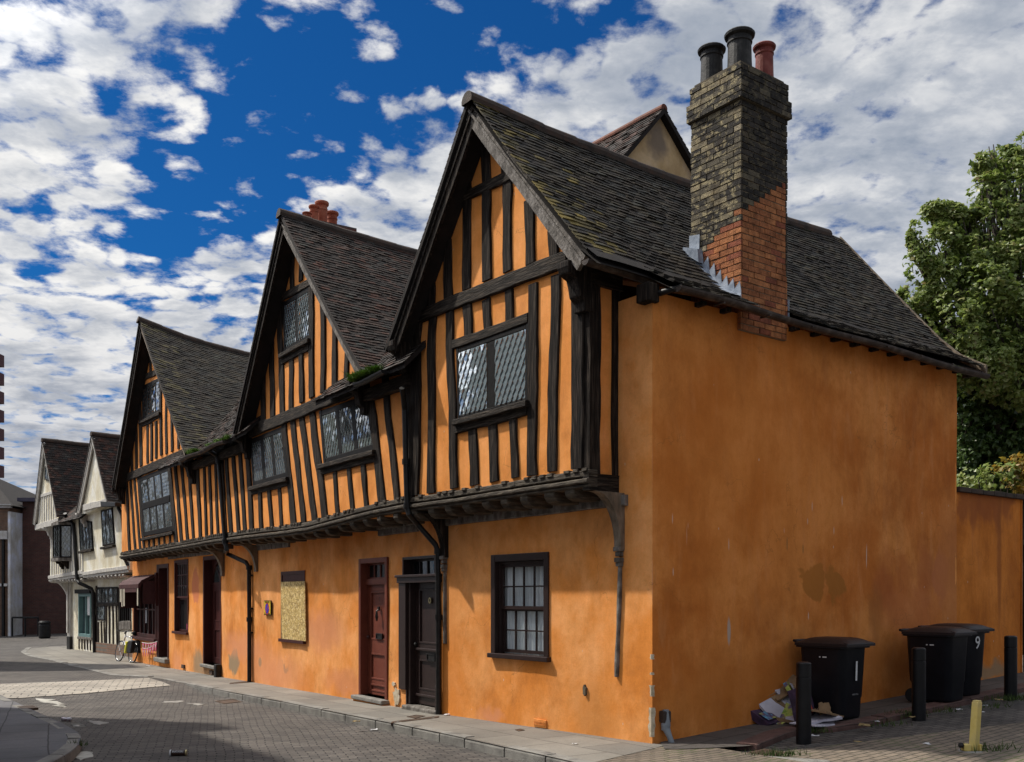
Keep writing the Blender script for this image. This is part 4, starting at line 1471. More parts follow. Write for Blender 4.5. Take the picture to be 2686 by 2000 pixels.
def stack_tint(face, x, z, q):
    """new red brick below a raking toothed line, old sooty and lichened brick above"""
    if face == 'side':
        lim = 6.52 + .62 * (x / .92) + q.uniform(-.05, .05)
    elif face == 'front':
        lim = 6.50 - .55 * max(0, (.83 - x) / .83 - .25) + q.uniform(-.06, .06)
    else:
        lim = 5.9
    u = q.random()
    if z < lim:
        return (.72 if u < .45 else .86 if u < .85 else 1.) if z < lim - .2 or u < .8 else .99
    if face == 'side':
        return 0. if u < .6 else .14 if u < .92 else .30
    if face == 'front':
        g = max(0., min(1., (z - 6.3) / 1.6))
        if u < .30:
            return .05
        if u < .55:
            return .16
        if u < .80:
            return .30
        return .43 if u < .95 else .57
    return .1


ch = chim
brick_stack(hA, A, ch[2], ch[3], ch[0], ch[1], 5.05, 7.93, stack_tint, seed=5)
brick_stack(hA, A, ch[2] - .045, ch[3] + .045, ch[0] - .045, ch[1] + .045, 7.93, 8.155, stack_tint, name='oversailing_course', seed=6)
brick_stack(hA, A, ch[2] - .01, ch[3] + .01, ch[0] - .01, ch[1] + .01, 8.155, 8.385, stack_tint, name='stack_head', seed=7)
mb = MB(); mb.fbox(A, ch[2] + .03, ch[3] - .03, ch[0] + .03, ch[1] - .03, 8.38, 8.43)
mb.build('flaunching', M['mortar'], hA)


def pot_at(u, vtop, t, r, rad, zb_, mat):
    x, y, _ = A.w(t, r, 0)
    h = H - (vtop * 1.2105 - V0) / F * (y - 1.2 * rad) - zb_
    pot(hA, (x, y, zb_), rad, h, mat)


pot_at(0, 90, .62, 1.72, .155, 8.42, 'pot_black')
pot_at(0, 55, .22, 1.80, .165, 8.42, 'pot_black')
pot_at(0, 87, .16, 2.22, .125, 8.42, 'pot_dull')
# lead flashings stepped up the stack
mb = MB()
n = 8
for i in range(n):
    t0_, t1_ = chim[2] - .02 + (chim[3] - chim[2]) * i / n, chim[2] - .02 + (chim[3] - chim[2]) * (i + 1) / n
    za, zb_ = P1_(chim[0] - .02, f_of(t0_))[2], P1_(chim[0] - .02, f_of(t1_))[2]
    mb.prism(A, [(t0_, za + .02), (t1_, zb_ + .02), (t1_, zb_ + .09), (t0_ + .02, zb_ + .17), (t0_, za + .10)], chim[0] - .022, chim[0] - .012)
    mb.add([A.w(t0_, chim[0] - .018, za + .045), A.w(t1_, chim[0] - .018, zb_ + .045), A.w(t1_, chim[0] - .17, zb_ + .03), A.w(t0_, chim[0] - .15, za + .03)], [(0, 1, 2, 3)])
zt = P1_(chim[0], f_of(chim[3]))[2]
mb.prism(A, [(chim[3] - .16, zt + .05), (chim[3] + .01, zt + .10), (chim[3] + .01, zt + .28), (chim[3] - .17, zt + .25)], chim[0] - .026, chim[0] - .014)
mb.prism(A, [(chim[3] - .22, zt - .14), (chim[3] + .06, zt + .06), (chim[3] + .05, zt + .13), (chim[3] - .20, zt + .04)], chim[0] - .10, chim[0] - .02)
mb.build('lead_flashing', M['lead'], hA)
mb = MB(); mb.fbox(A, chim[2] - .02, chim[2] + .12, chim[1] + .005, chim[1] + .02, ze - .02, ze + .28)
mb.build('lead_flashing', M['lead'], hA)

# ================================================================== MIDDLE HOUSE (orange, boarded window and two front doors)
hB = thing('timber_framed_house', 'orange house in the middle of the row with boarded-up ground window and two front doors', 'house', B.w(5, 3, -.15), 'orange timber-framed houses with gables')
JB = -.45
TB1 = 10.25        # party line between the middle and the far house
bd = rect(B, KH, [(480, 378), (635, 378), (645, 850), (483, 832)])
rd = rect(B, KH, [(1003, 300), (1190, 280), (1195, 1232), (1004, 1205)])
dd = rect(B, K4, [(228, 290), (560, 290), (560, 1545), (262, 1480)])
fl = rect(B, K4, [(212, 70), (526, 70), (526, 280), (212, 280)])
mb = MB()
wall_grid(mb, B, -.02, TB1, -.9, 3.1, [bd, rd, dd, fl], amp=.02)
for h, d in ((bd, .2), (rd, .30), (dd, .28), (fl, .28)):
    reveal(mb, B, h, d)
mb.build('front_wall', M['plaster_low'], hB, fix=False)
mb = MB()
mb.prism(B, [(.25, 3.14), (.15, 5.10), (1.55, 5.22), (4.85, 8.55), (7.75, 5.22), (8.0, 5.05), (TB1, 5.05), (TB1, 3.1)], JB, JB + .2)
mb.build('upper_wall', M['plaster'], hB)
studs(hB, B, KG, [(423, 1370, 428, 1570, 24), (482, 1090, 488, 1540, 28), (540, 880, 550, 1510, 30), (597, 745, 615, 1490, 32), (806, 590, 815, 1380, 30), (885, 740, 885, 1350, 30), (968, 910, 962, 1315, 30), (1050, 1060, 1043, 1280, 28),
                 (675, 1120, 673, 1455, 28), (742, 1085, 745, 1415, 28), (622, 560, 625, 690, 22), (678, 360, 683, 655, 26), (745, 470, 745, 600, 24)], JB, seed=200)
beam(hB, B, KG, (570, 742), (812, 608), .15, JB, -.045, name='collar_beam', seed=11)
beam(hB, B, KG, (615, 1130), (798, 1030), .20, JB, -.04, name='window_rail', seed=12)
beam(hB, B, KD, (325, 460), (1345, 42), .23, JB, -.07, name='tie_beam', seed=13)
studs(hB, B, KD, [(147, 555, 192, 1345, 24), (205, 545, 258, 1325, 26), (262, 530, 315, 1325, 26), (330, 500, 378, 1315, 32), (440, 955, 458, 1305, 28), (520, 935, 545, 1295, 28), (607, 915, 632, 1295, 26),
                 (650, 370, 740, 1285, 42), (725, 330, 825, 1265, 38), (800, 290, 920, 1235, 40), (895, 250, 1005, 1215, 46), (1400, 90, 1510, 1085, 56), (1090, 790, 1120, 1180, 32), (1210, 755, 1245, 1140, 32), (1335, 710, 1370, 1115, 34),
                 (1525, -30, 1635, 1050, 46), (105, 600, 140, 1350, 28)], JB, seed=230)
studs(hB, B, KD, [(1725, -20, 1745, 1020, 70)], JB, rf=-.045, name='corner_post', seed=260)
leaded(hB, B, [(612, 745), (800, 632), (800, 990), (620, 1085)], JB - .03, 2, fw=.10, mw=.13, K=KG, glass='glass_pale', tilt=.02, bias=(-.02, -.13), depth=.006, sill=(KG, [(605, 1100), (800, 990)]), label='two-light leaded window high in the gable')  # pale glass colour stands in for the bright sky mirrored here
leaded(hB, B, [(345, 505), (640, 388), (680, 830), (372, 915)], JB - .03, 3, fw=.11, mw=.17, K=KD, glass='glass_dim', tilt=.03, bias=(.0, -.04), depth=.012, sill=(KD, [(356, 925), (685, 838)]), label='dark three-light leaded window')
leaded(hB, B, [(945, 262), (1400, 100), (1445, 590), (985, 725)], JB - .03, 3, fw=.11, mw=.17, K=KD, glass='glass_blind', tilt=.03, bias=(-.01, -.05), depth=.012, sill=(KD, [(958, 735), (1440, 603)]), label='three-light leaded window with a blind behind it')
beam(hB, B, KD, (365, 962), (690, 882), .13, JB, -.035, name='window_rail', seed=14)
beam(hB, B, KD, (980, 780), (1445, 660), .15, JB, -.04, name='window_rail', seed=15)
bressumer(hB, B, [(.15, 3.18), (1.4, 3.17), (2.5, 3.13), (4.3, 3.06), (6.0, 3.07), (7.6, 3.10), (TB1, 3.13)], JB, 70)
corbel(hB, B, 7.75, 5.18, JB, .5, .18, .36)
corbel(hB, B, 1.75, 5.2, JB, .5, .18, .36)
jx = [(190, 1400), (270, 1385), (340, 1380), (410, 1370), (480, 1365), (550, 1365), (640, 1365), (725, 1360), (810, 1345), (920, 1320), (1020, 1310), (1130, 1280), (1240, 1235), (1360, 1215), (1480, 1185), (1620, 1160)]
jt = [at(B, KD, x, y, JB)[0] for x, y in jx]


def zjet(t):
    return 3.02 - .06 * math.exp(-((t - 4.6) / 2.2) ** 2)


joists(hB, B, jt, 3., JB - .03, .155, .16, mat='bressumer', zs=[zjet(t) for t in jt])
mb = MB(); mb.fbox(B, .2, TB1, JB + .04, 0., 2.99, 3.03)
mb.build('soffit', M['plaster'], hB)
for (a, b) in (((430, 1460), (700, 1450)), ((1480, 1335), (1815, 1300))):
    p, q = at(B, KD, *a), at(B, KD, *b)
    mb = MB(); mb.bar(B, (p[0], 2.80), (q[0], 2.80), .11, -.05, .04, .06, seed=int(p[0] * 10))
    mb.bar(B, (p[0], 2.88), (q[0], 2.88), .06, -.08, .04, .06, seed=int(p[0] * 10) + 1)
    mb.build('wall_plate', M['timber_grey'], hB)
tb = at(B, KD, 415, 1600)[0]
bracket(hB, B, tb, 2.88, 2.28, .45, .13, .15)

# --- boarded window with its sheet of strand board
mb = MB(); frame_rect(mb, B, bd, .07, -.025, .08)
mb.fbox(B, bd[0] + .07, bd[1] - .07, -.01, .08, bd[3] - .22, bd[3] - .07)
w_ = mb.build('boarded_window', M['maroon_paint'], hB, bevel=.005)
mb = MB(); mb.fbox(B, bd[0] - .03, bd[1] + .04, -.07, .06, bd[2] - .045, bd[2] + .02)
mb.build('sill', M['maroon_paint'], w_, bevel=.006)
mb = MB(); mb.fbox(B, bd[0] + .05, bd[1] - .05, .06, .09, bd[2], bd[3] - .05)
mb.build('glass', M['glass_dark'], w_)
q = [at(B, KH, x, y, -.04) for x, y in ((477, 450), (637, 445), (643, 845), (484, 838))]
mb = MB(); mb.prism(B, q, -.052, -.03)
ob = mb.build('strand_board', M['osb'])
tag(ob, 'sheet of yellowish strand board screwed over the ground-floor window', 'board')

# --- red door
df = MB(); frame_rect(df, B, rd, .085, -.035, .12)
z_tr = at(B, KH, 1060, 450)[1]
inner = (rd[0] + .085, rd[1] - .085, rd[2] + .02, rd[3] - .085)
df.fbox(B, inner[0], inner[1], .06, .17, z_tr - .05, z_tr + .05)
redd = df.build('door_surround', M['red_paint'], hB, bevel=.006)
lf_ = panel_leaf(redd, B, (inner[0], inner[1], inner[2], z_tr - .05), .105, 'red_paint', [(.06, .50), (.62, .86), (.90, .97)])
tc = (inner[0] + inner[1]) / 2
letterbox(redd, B, tc - .02, inner[2] + 1.03, .10, .24, .10)
mb = MB(); mb.tube([B.w(tc, .10, 1.50), B.w(tc, .05, 1.46), B.w(tc + .03, .05, 1.36), B.w(tc, .055, 1.30), B.w(tc - .03, .05, 1.36), B.w(tc, .05, 1.46)], .014, 8)
mb.fbox(B, tc - .025, tc + .025, .075, .105, 1.47, 1.54)
mb.build('knocker', M['iron'], redd)
mb = MB(); mb.lathe(B.w(inner[1] - .08, .08, 1.0), [(.02, -.03), (.034, 0.), (.02, .03)], 10)
mb.build('door_knob', M['maroon_paint'], redd)
fh = (inner[0], inner[1], z_tr + .05, inner[3])
mb = MB(); frame_rect(mb, B, fh, .03, .11, .15, True); bars(mb, B, fh, 4, 1, .025, .115, .145)
fo = mb.build('fanlight', M['red_paint'], redd)
mb = MB(); panes(mb, B, fh, 4, 1, .135); mb.build('glass', M['glass_dark'], fo, fix=False)
t_ = text_mesh('door_number', '7', .10, B.w(tc - .02, .097, 1.66), (-B.a[0], -B.a[1], 0), (0, 0, 1), M['iron'], redd)
mb = MB(); mb.fbox(B, rd[0] - .05, rd[1] + .06, -.16, .30, rd[2] - .07, rd[2] + .0)
mb.build('doorstep', M['kerb'], hB, bevel=.015)
mb = MB(); mb.fbox(B, rd[0] - .03, rd[1] + .04, -.12, .1, rd[2] - .5, rd[2] - .075)
mb.build('step_base', M['plaster_low'], hB)

# --- dark brown door
df = MB()
tL = at(B, K4, 185, 600)[0]; tR_ = dd[0]
z_head = at(B, K4, 350, 320)[1]
zfoot = dd[2] + .02
df.fbox(B, dd[1] - .02, tL, -.045, .05, zfoot + .24, z_head)              # left architrave
df.fbox(B, dd[1] - .10, dd[1] - .02, .0, .30, zfoot + .02, z_head)
df.fbox(B, tR_ - .0, tR_ + .07, -.035, .30, zfoot, z_head)
df.fbox(B, tR_ - .04, tL + .02, -.07, .30, z_head, z_head + .09)
df.fbox(B, tR_ - .06, tL + .04, -.10, .02, z_head + .09, z_head + .13)
df.fbox(B, dd[1] - .02, dd[1] + .02, -.02, .1, zfoot, zfoot + .24)
brd = df.build('door_surround', M['brown_paint'], hB, bevel=.006)
brd['label'] = 'dark brown door and frame beside the downpipe'
tl_ = (tR_ + .07, dd[1] - .10, zfoot + .03, z_head)
panel_leaf(brd, B, tl_, .10, 'brown_paint', [(.05, .50), (.63, .88)])
tc = (tl_[0] + tl_[1]) / 2 - .02
letterbox(brd, B, tc - .06, at(B, K4, 455, 1020, .1)[1], .095, .27, .115)
mb = MB()
for zz in (at(B, K4, 440, 945, .2)[1], at(B, K4, 440, 1375, .2)[1]):
    mb.fbox(B, tl_[0] + .02, tl_[1] - .04, .065, .10, zz - .022, zz + .022)
mb.build('weather_bar', M['brown_paint'], brd, bevel=.01)
mb = MB(); mb.lathe(B.w(tl_[1] - .06, .07, .95), [(.016, -.03), (.032, 0.), (.016, .03)], 10)
mb.build('door_knob', M['iron'], brd)
zn = at(B, K4, 447, 487, .2)[1]
mb = MB()
mb.prism(B, [(tc + .045 * math.cos(2 * math.pi * i / 18), zn + .05 * math.sin(2 * math.pi * i / 18)) for i in range(18)], .09, .10)
pl = mb.build('number_plate', M['brass'], brd)
text_mesh('numeral', '8', .06, B.w(tc, .087, zn), (-B.a[0], -B.a[1], 0), (0, 0, 1), M['sign_black'], pl)
mb = MB(); frame_rect(mb, B, fl, .045, -.03, .25, True)
fo = mb.build('fanlight', M['brown_paint'], brd, bevel=.005)
fi = (fl[0] + .045, fl[1] - .045, fl[2] + .045, fl[3] - .045)
mb = MB(); frame_rect(mb, B, fi, .03, .13, .17, True); bars(mb, B, fi, 4, 1, .03, .13, .17); mb.build('glazing_bar', M['brown_paint'], fo)
mb = MB(); panes(mb, B, fi, 4, 1, .155); mb.build('glass', M['glass_dark'], fo, fix=False)
mb = MB(); mb.fbox(B, tR_ - .03, dd[1] - .02, -.12, .28, dd[2] - .09, dd[2] + .03)
mb.build('doorstep', M['timber_grey'], hB, bevel=.02)
mb = MB(); mb.fbox(B, tR_ + .0, tR_ + .09, -.06, .0, -.12, .36)
mb.build('post_stub', M['brown_paint'], hB, bevel=.02)
for h in (rd, dd, fl, bd):
    mb = MB(); mb.fbox(B, h[0] - .02, h[1] + .02, .305, .34, h[2] - .1, h[3] + .1)
    mb.build('lining', M['room'], hB)
t, z = at(B, KH, 1255, 1215); chip(hB, B, t, z, .13, .17, 'bare', -.034, 8)
t, z = at(B, KH, 1235, 1130); chip(hB, B, t, z, .07, .04, 'bare', -.034, 9)

# --- downpipe between the end and middle houses
mb = MB()
p0 = [(1668, 60, JB - .25), (1678, 120, JB - .20), (1690, 250, JB - .1), (1700, 700, JB - .1), (1712, 1085, JB - .1), (1725, 1150, JB - .1)]
pts = []
for x, y, r in p0:
    t, z = at(B, KD, x, y, r); pts.append(B.w(t, r, z))
pts += [B.w(.16, -.35, 2.80), B.w(.06, -.1, 2.50), B.w(.04, -.07, 2.40), B.w(.04, -.06, 1.4), B.w(.04, -.06, -.12)]
mb.tube(pts, .042, 10)
for i in (3, 4, 8, 9):
    a = Vector(pts[i]); mb.lathe((a.x, a.y, a.z), [(.058, -.04), (.058, .04)], 12)
mb.build('downpipe', M['iron'], hB, smooth=False)

# --- roof
RB0 = -.82
TRb, ZRb = 4.87, 8.97
dB = lambda a: .05 * max(0, a + .8)
Pb, Lb = gable_P(B, TRb, ZRb, 1.20, 5.31, RB0, 6., .07, 31, dB)
slope(hB, Pb, RB0, 6., Lb, seed=31)
Pb2, Lb2 = gable_P(B, TRb, ZRb, 7.76, 5.27, RB0, 6., .07, 32, dB)
slope(hB, Pb2, RB0, 6., Lb2, seed=32)
ridge(hB, [Pb(RB0 - .03 + .6 * i, 0) for i in range(11)], .12, 'ridge_dark', seed=33)
barge(hB, B, (TRb - .02, ZRb - .1), (1.27, 5.33), RB0 + .05, .17, mat='timber_grey')
barge(hB, B, (TRb + .02, ZRb - .1), (7.74, 5.27), RB0 + .05, .19)
mb = MB(); mb.prism(B, [(TRb, ZRb - .26), (1.36, 5.3), (1.44, 5.26), (TRb, ZRb - .36), (7.6, 5.22), (7.68, 5.27)], RB0 + .11, JB)
mb.build('verge_soffit', M['deck'], hB)


def valley_roof(parent, t0, t1, ze_, seed, zdip):
    """strip of the main roof coming down to the street between two gables"""
    def P(a, b):
        u = (a - t0) / (t1 - t0)
        return B.w(a, -.78 + (4.2 - b) * .72, ze_ + (4.2 - b) * .70 - zdip * math.sin(math.pi * u) + mnoise.noise(Vector((a, b, seed))) * .02)
    return slope(parent, P, t0, t1, 4.2, name='eave_roof', seed=seed)


valley_roof(hB, -.25, 3.2, 5.14, 41, .0)


def moss(parent_name, label, t0, t1, r, z, n, seed, thick=.5):
    q = random.Random(seed)
    mb = MB()
    for i in range(n):
        t = q.uniform(t0, t1)
        k = max(.15, mnoise.noise(Vector((t * 3, seed, 0))) + .55)
        c = Vector(B.w(t, r + q.gauss(0, .04), z + q.uniform(-.02, .03)))
        h = q.uniform(.03, .12) * k
        d = Vector((q.gauss(0, .05), q.gauss(0, .05), h)) * thick * 1.8
        s_ = Vector((q.uniform(-1, 1), q.uniform(-1, 1), 0)).normalized() * .008
        mb.add([c - s_, c + s_, c + d], [(0, 1, 2)], q.random())
    o = mb.build(parent_name, M['grass'], fix=False)
    return tag(o, label, 'moss', kind='stuff')


moss('moss', 'bright green moss along the gutter between the two nearest gables', .55, 1.45, -.84, 5.15, 3600, 5, .75)
mb = MB(); gutter_run(mb, [B.w(t, -.86, 5.08 + .015 * math.sin(t * 5)) for t in (.25, .6, 1., 1.3)], .06)
mb.build('gutter', M['iron'], hB, fix=False)
mb = MB(); mb.bar(B, (.1, 4.97), (1.9, 5.0), .2, JB - .12, JB + .05, .05, seed=81)
mb.build('wall_plate', M['timber_h'], hB)

# --- red pots behind the middle gable
tS, rS = 7.0, 1.0
mb = MB(); mb.fbox(B, 6.45, 7.55, .55, 1.45, 4.5, 9.62)
mb.build('chimney_stack', M['wb_red'], hB)
for (u, vt, rad) in ((665, 462, .09), (680, 447, .10), (697, 439, .13), (719, 461, .125)):
    y = 21.6 + .5 * (u - 690) / 30
    x = (u - 1109) / 2145 * y
    zt_ = H - (vt * 1.2105 - V0) / F * y
    pot(hB, (x, y, 9.6), rad, zt_ - 9.6, 'pot_red')

# ================================================================== FAR ORANGE HOUSE (shop front)
hC = thing('timber_framed_house', 'far orange house with maroon shop front, striped awning and tall eight-light window', 'house', B.w(15, 3, -.3), 'orange timber-framed houses with gables')
TC1 = 20.75
d2_ = rect(B, K3, [(1225, 95), (1455, 80), (1470, 1490), (1242, 1480)])
cw = rect(B, K3, [(862, 150), (1040, 130), (1045, 1060), (872, 1050)])
d1_ = rect(B, K3, [(650, 200), (790, 190), (795, 1410), (668, 1400)])
shop = rect(B, K3, [(345, 400), (640, 350), (650, 1140), (368, 1120)])
mb = MB()
wall_grid(mb, B, TB1, 21.3, -1.0, 3.1, [d2_, cw, d1_, shop], amp=.02)
for h, d in ((d2_, .25), (cw, .2), (d1_, .3), (shop, .25)):
    reveal(mb, B, h, d)
mb.build('front_wall', M['plaster_low'], hC, fix=False)
mb = MB(); mb.fbox(B, 21.25, 21.3, .02, 5., -1, 5.)
mb.build('end_wall', M['plaster'], hC)
mb = MB()
mb.prism(B, [(TB1, 3.1), (TB1, 5.05), (11.9, 5.15), (16.4, 9.2), (20.2, 5.2), (TC1, 5.2), (TC1, 3.08)], JB, JB + .25)
mb.build('upper_wall', M['plaster'], hC)
mb = MB(); mb.fbox(B, TC1 - .02, TC1, JB + .26, 1.5, 3.1, 5.2)
mb.build('return_wall', M['plaster'], hC)
studs(hC, B, KI, [(1005, 1215, 1012, 1490, 15), (1035, 1120, 1044, 1470, 15), (1073, 940, 1080, 1440, 16), (1105, 770, 1117, 1420, 20), (1270, 690, 1276, 1335, 16), (1312, 870, 1316, 1325, 16), (1358, 980, 1363, 1305, 16), (1412, 1120, 1411, 1285, 15),
                 (1165, 1100, 1166, 1400, 15), (1198, 1085, 1200, 1380, 15), (1234, 1070, 1236, 1360, 15), (1128, 640, 1128, 730, 14), (1150, 490, 1152, 705, 15), (1188, 510, 1190, 690, 14)], JB, seed=300)
beam(hC, B, KI, (1105, 745), (1250, 672), .17, JB, -.045, name='collar_beam', seed=21)
beam(hC, B, KI, (1120, 1088), (1268, 1015), .2, JB, -.04, name='window_rail', seed=22)
beam(hC, B, K2, (365, 428), (1240, 62), .25, JB, -.07, name='tie_beam', seed=23)
studs(hC, B, K2, [(405, 470, 452, 1490, 26), (460, 450, 533, 1480, 26), (515, 425, 600, 1470, 26), (572, 395, 655, 1455, 30), (1015, 205, 1122, 1365, 46), (1102, 170, 1197, 1340, 34), (1187, 140, 1292, 1325, 34), (1290, 110, 1375, 1310, 32),
                 (1430, 200, 1472, 1295, 40), (1520, 110, 1560, 1280, 30), (1597, 80, 1642, 1265, 30), (1682, 90, 1726, 1255, 32), (1775, 60, 1838, 1240, 32),
                 (725, 1270, 730, 1430, 20), (795, 1255, 800, 1415, 22), (870, 1240, 876, 1395, 22), (950, 1220, 955, 1375, 22), (1030, 1200, 1036, 1360, 22)], JB, seed=330)
leaded(hC, B, [(1115, 790), (1265, 715), (1265, 1000), (1120, 1065)], JB - .03, 4, fw=.12, mw=.17, K=KI, glass='glass_old', dw=.14, dh=.22, tilt=.03, bias=(.0, -.10), depth=.008, sill=(KI, [(1108, 1075), (1268, 1000)]), label='four-light window in the far orange gable')
leaded(hC, B, [(582, 405), (1000, 238), (1078, 1165), (645, 1255)], JB - .03, 4, 2, fw=.14, mw=.20, K=K2, glass='glass_dim', dw=.14, dh=.22, tilt=.03, bias=(0, -.04), depth=.010, sill=(K2, [(635, 1285), (1090, 1185)]), label='tall window of two rows of four leaded lights')
bressumer(hC, B, [(TB1, 3.13), (12., 3.12), (15.5, 3.11), (18., 3.11), (TC1, 3.11)], JB, 90)
corbel(hC, B, 12.0, 5.15, JB, .6, .2, .4)
corbel(hC, B, 20.3, 5.2, JB, .5, .2, .4)
jt = [10.45 + .56 * i for i in range(19)]
joists(hC, B, jt, 3.02, JB - .03, .155, .17, mat='bressumer')
mb = MB(); mb.fbox(B, TB1, TC1, JB + .04, 0., 2.99, 3.03)
mb.build('soffit', M['plaster'], hC)
tb = at(B, K3, 1490, 290)[0]
bracket(hC, B, tb, 2.85, 2.22, .45, .15, .15)
p, q = at(B, K3, 800, 120), at(B, K3, 1560, 80)
mb = MB(); mb.bar(B, (p[0], 2.86), (q[0], 2.84), .10, -.05, .04, .06, seed=55); mb.build('wall_plate', M['timber_grey'], hC)

# door with arched fanlight
df = MB(); frame_rect(df, B, d2_, .10, -.02, .24)
dr = df.build('door_surround', M['maroon_paint'], hC, bevel=.006)
zt2 = at(B, K3, 1370, 465, .2)[1]
dl = (d2_[0] + .10, d2_[1] - .10, d2_[2] + .02, zt2)
panel_leaf(dr, B, dl, .2, 'maroon_paint', [(.06, .46), (.56, .94)])
mb = MB(); mb.fbox(B, dl[0], dl[1], .19, .25, zt2, zt2 + .07)
nA = 10
cx, wd, zA, zB_ = (dl[0] + dl[1]) / 2, (dl[1] - dl[0]) / 2 - .02, zt2 + .07, d2_[3] - .14
arc = [(cx + wd * math.cos(math.pi * i / nA), zA + (zB_ - zA) * math.sin(math.pi * i / nA)) for i in range(nA + 1)]
for i in range(nA):
    a, b = arc[i], arc[i + 1]
    mb.prism(B, [a, b, (b[0], d2_[3] - .1), (a[0], d2_[3] - .1)], .20, .25)
for k in (3, 5, 7):
    mb.bar(B, (cx, zA), arc[k], .025, .21, .24, 0., seg=1)
fo = mb.build('fanlight', M['maroon_paint'], dr)
mb = MB(); mb.prism(B, arc, .235, .24); mb.build('glass', M['glass_dim'], fo)
mb = MB(); mb.fbox(B, d2_[0] - .02, d2_[1] + .02, -.1, .26, d2_[2] - .08, d2_[2]); mb.build('doorstep', M['kerb'], hC, bevel=.015)
# sash window: barred upper sash, open lower sash
mb = MB(); frame_rect(mb, B, cw, .08, -.02, .10)
sw_ = mb.build('sash_window', M['maroon_paint'], hC, bevel=.006)
mb = MB(); mb.fbox(B, cw[0] - .04, cw[1] + .05, -.08, .1, cw[2] - .07, cw[2]); mb.build('sill', M['maroon_paint'], sw_, bevel=.006)
ci = (cw[0] + .08, cw[1] - .08, cw[2] + .0, cw[3] - .08)
zc = at(B, K3, 960, 605)[1]
mb = MB(); frame_rect(mb, B, (ci[0], ci[1], zc - .05, ci[3]), .05, .03, .07, True); bars(mb, B, (ci[0] + .05, ci[1] - .05, zc, ci[3] - .05), 5, 3, .03, .035, .065)
mb.build('upper_sash', M['maroon_paint'], sw_)
mb = MB(); panes(mb, B, (ci[0] + .05, ci[1] - .05, zc, ci[3] - .05), 5, 3, .055); mb.build('glass', M['glass_dim'], sw_, fix=False)
mb = MB(); frame_rect(mb, B, (ci[0], ci[1], ci[2], zc - .05), .05, .09, .13, True); mb.build('lower_sash', M['maroon_paint'], sw_)
mb = MB(); panes(mb, B, (ci[0] + .05, ci[1] - .05, ci[2] + .05, zc - .1), 1, 1, .11); mb.build('glass', M['glass_dark'], sw_, fix=False)
mb = MB(); mb.fbox(B, ci[0] + .28, ci[0] + .42, .095, .105, ci[2] + .06, ci[2] + .62); nt_ = mb.build('window_poster', M['litter_white'], sw_)
mb = MB(); mb.fbox(B, ci[0] + .26, ci[0] + .44, .088, .094, ci[2] + .06, ci[2] + .22); mb.fbox(B, ci[0] + .33, ci[0] + .37, .088, .094, ci[2] + .22, ci[2] + .6); mb.build('poster_print', M['pink'], nt_)
# shop door
mb = MB(); frame_rect(mb, B, d1_, .12, -.02, .3)
mb.fbox(B, d1_[1] - .02, shop[0], -.03, .05, d1_[2], d1_[3])
sd_ = mb.build('shop_door_surround', M['maroon_paint'], hC, bevel=.006)
zs2 = at(B, K3, 760, 505, .25)[1]
dl = (d1_[0] + .12, d1_[1] - .12, d1_[2] + .03, zs2)
panel_leaf(sd_, B, dl, .24, 'maroon_paint', [(.05, .55), (.65, .93)])
mb = MB(); mb.fbox(B, dl[0] + .1, dl[1] - .1, .225, .245, dl[2] + 1.0, zs2 - .15); mb.build('glass', M['glass_dark'], sd_)
mb = MB(); mb.fbox(B, dl[0], dl[1], .24, .28, zs2 + .05, d1_[3] - .12); mb.build('glass', M['glass_dim'], sd_)
mb = MB(); mb.fbox(B, dl[0], dl[1], .22, .28, zs2, zs2 + .05); mb.build('transom', M['maroon_paint'], sd_)
mb = MB(); mb.fbox(B, d1_[0] - .05, d1_[1] + .05, -.14, .3, d1_[2] - .1, d1_[2] + .03); mb.build('doorstep', M['kerb'], hC, bevel=.02)
# shop window
mb = MB(); frame_rect(mb, B, shop, .12, -.05, .12, True)
si = (shop[0] + .12, shop[1] - .12, shop[2] + .12, shop[3] - .12)
bars(mb, B, si, 5, 1, .08, .02, .10)
zt3 = at(B, K3, 500, 775)[1]
mb.fbox(B, si[0], si[1], .025, .095, zt3 - .02, zt3 + .02)
shw = mb.build('shop_window', M['maroon_paint'], hC, bevel=.006)
mb = MB(); panes(mb, B, si, 5, 2, .07, .01); mb.build('glass', M['glass_dark'], shw, fix=False)
mb = MB(); mb.fbox(B, shop[0] - .1, shop[1] + .06, -.13, .1, shop[2] - .09, shop[2] - .0); mb.build('sill', M['maroon_paint'], shw, bevel=.01)
t, z = at(B, K3, 474, 850); mb = MB(); mb.fbox(B, t - .16, t + .16, .045, .055, z - .24, z + .24); mb.build('notice', M['litter_white'], shw)
tA, tB_ = at(B, K3, 515, 400, -.3)[0], at(B, K3, 200, 400, -.45)[0]
mb = MB()
prof = [(-.02, 2.36), (-.10, 2.40), (-.46, 2.22), (-.56, 2.10), (-.56, 1.98), (-.50, 1.98), (-.46, 2.12), (-.10, 2.30), (-.02, 2.28)]
nP = len(prof)
vs = [B.w(tA, r, zz) for r, zz in prof] + [B.w(tB_, r, zz) for r, zz in prof]
mb.add(vs, [tuple(range(nP)), tuple(range(2 * nP - 1, nP - 1, -1))] + [(i, (i + 1) % nP, (i + 1) % nP + nP, i + nP) for i in range(nP)])
aw = mb.build('awning', M['awning'], hC)
for f, wv, z0_ in ((.02, .05, 1.45), (.70, .07, 1.42), (.82, .05, 1.40), (.90, .06, 1.55)):
    t = tA + (tB_ - tA) * f
    mb = MB(); mb.fbox(B, t, t + (tB_ - tA) * wv, -.553, -.545, z0_, 1.99); mb.build('valance_strip', M['awning_stripe'], aw)
mb = MB(); mb.fbox(B, tB_ - .02, tB_, -.5, -.04, 1.35, 2.2); mb.build('awning_cheek', M['awning'], aw)
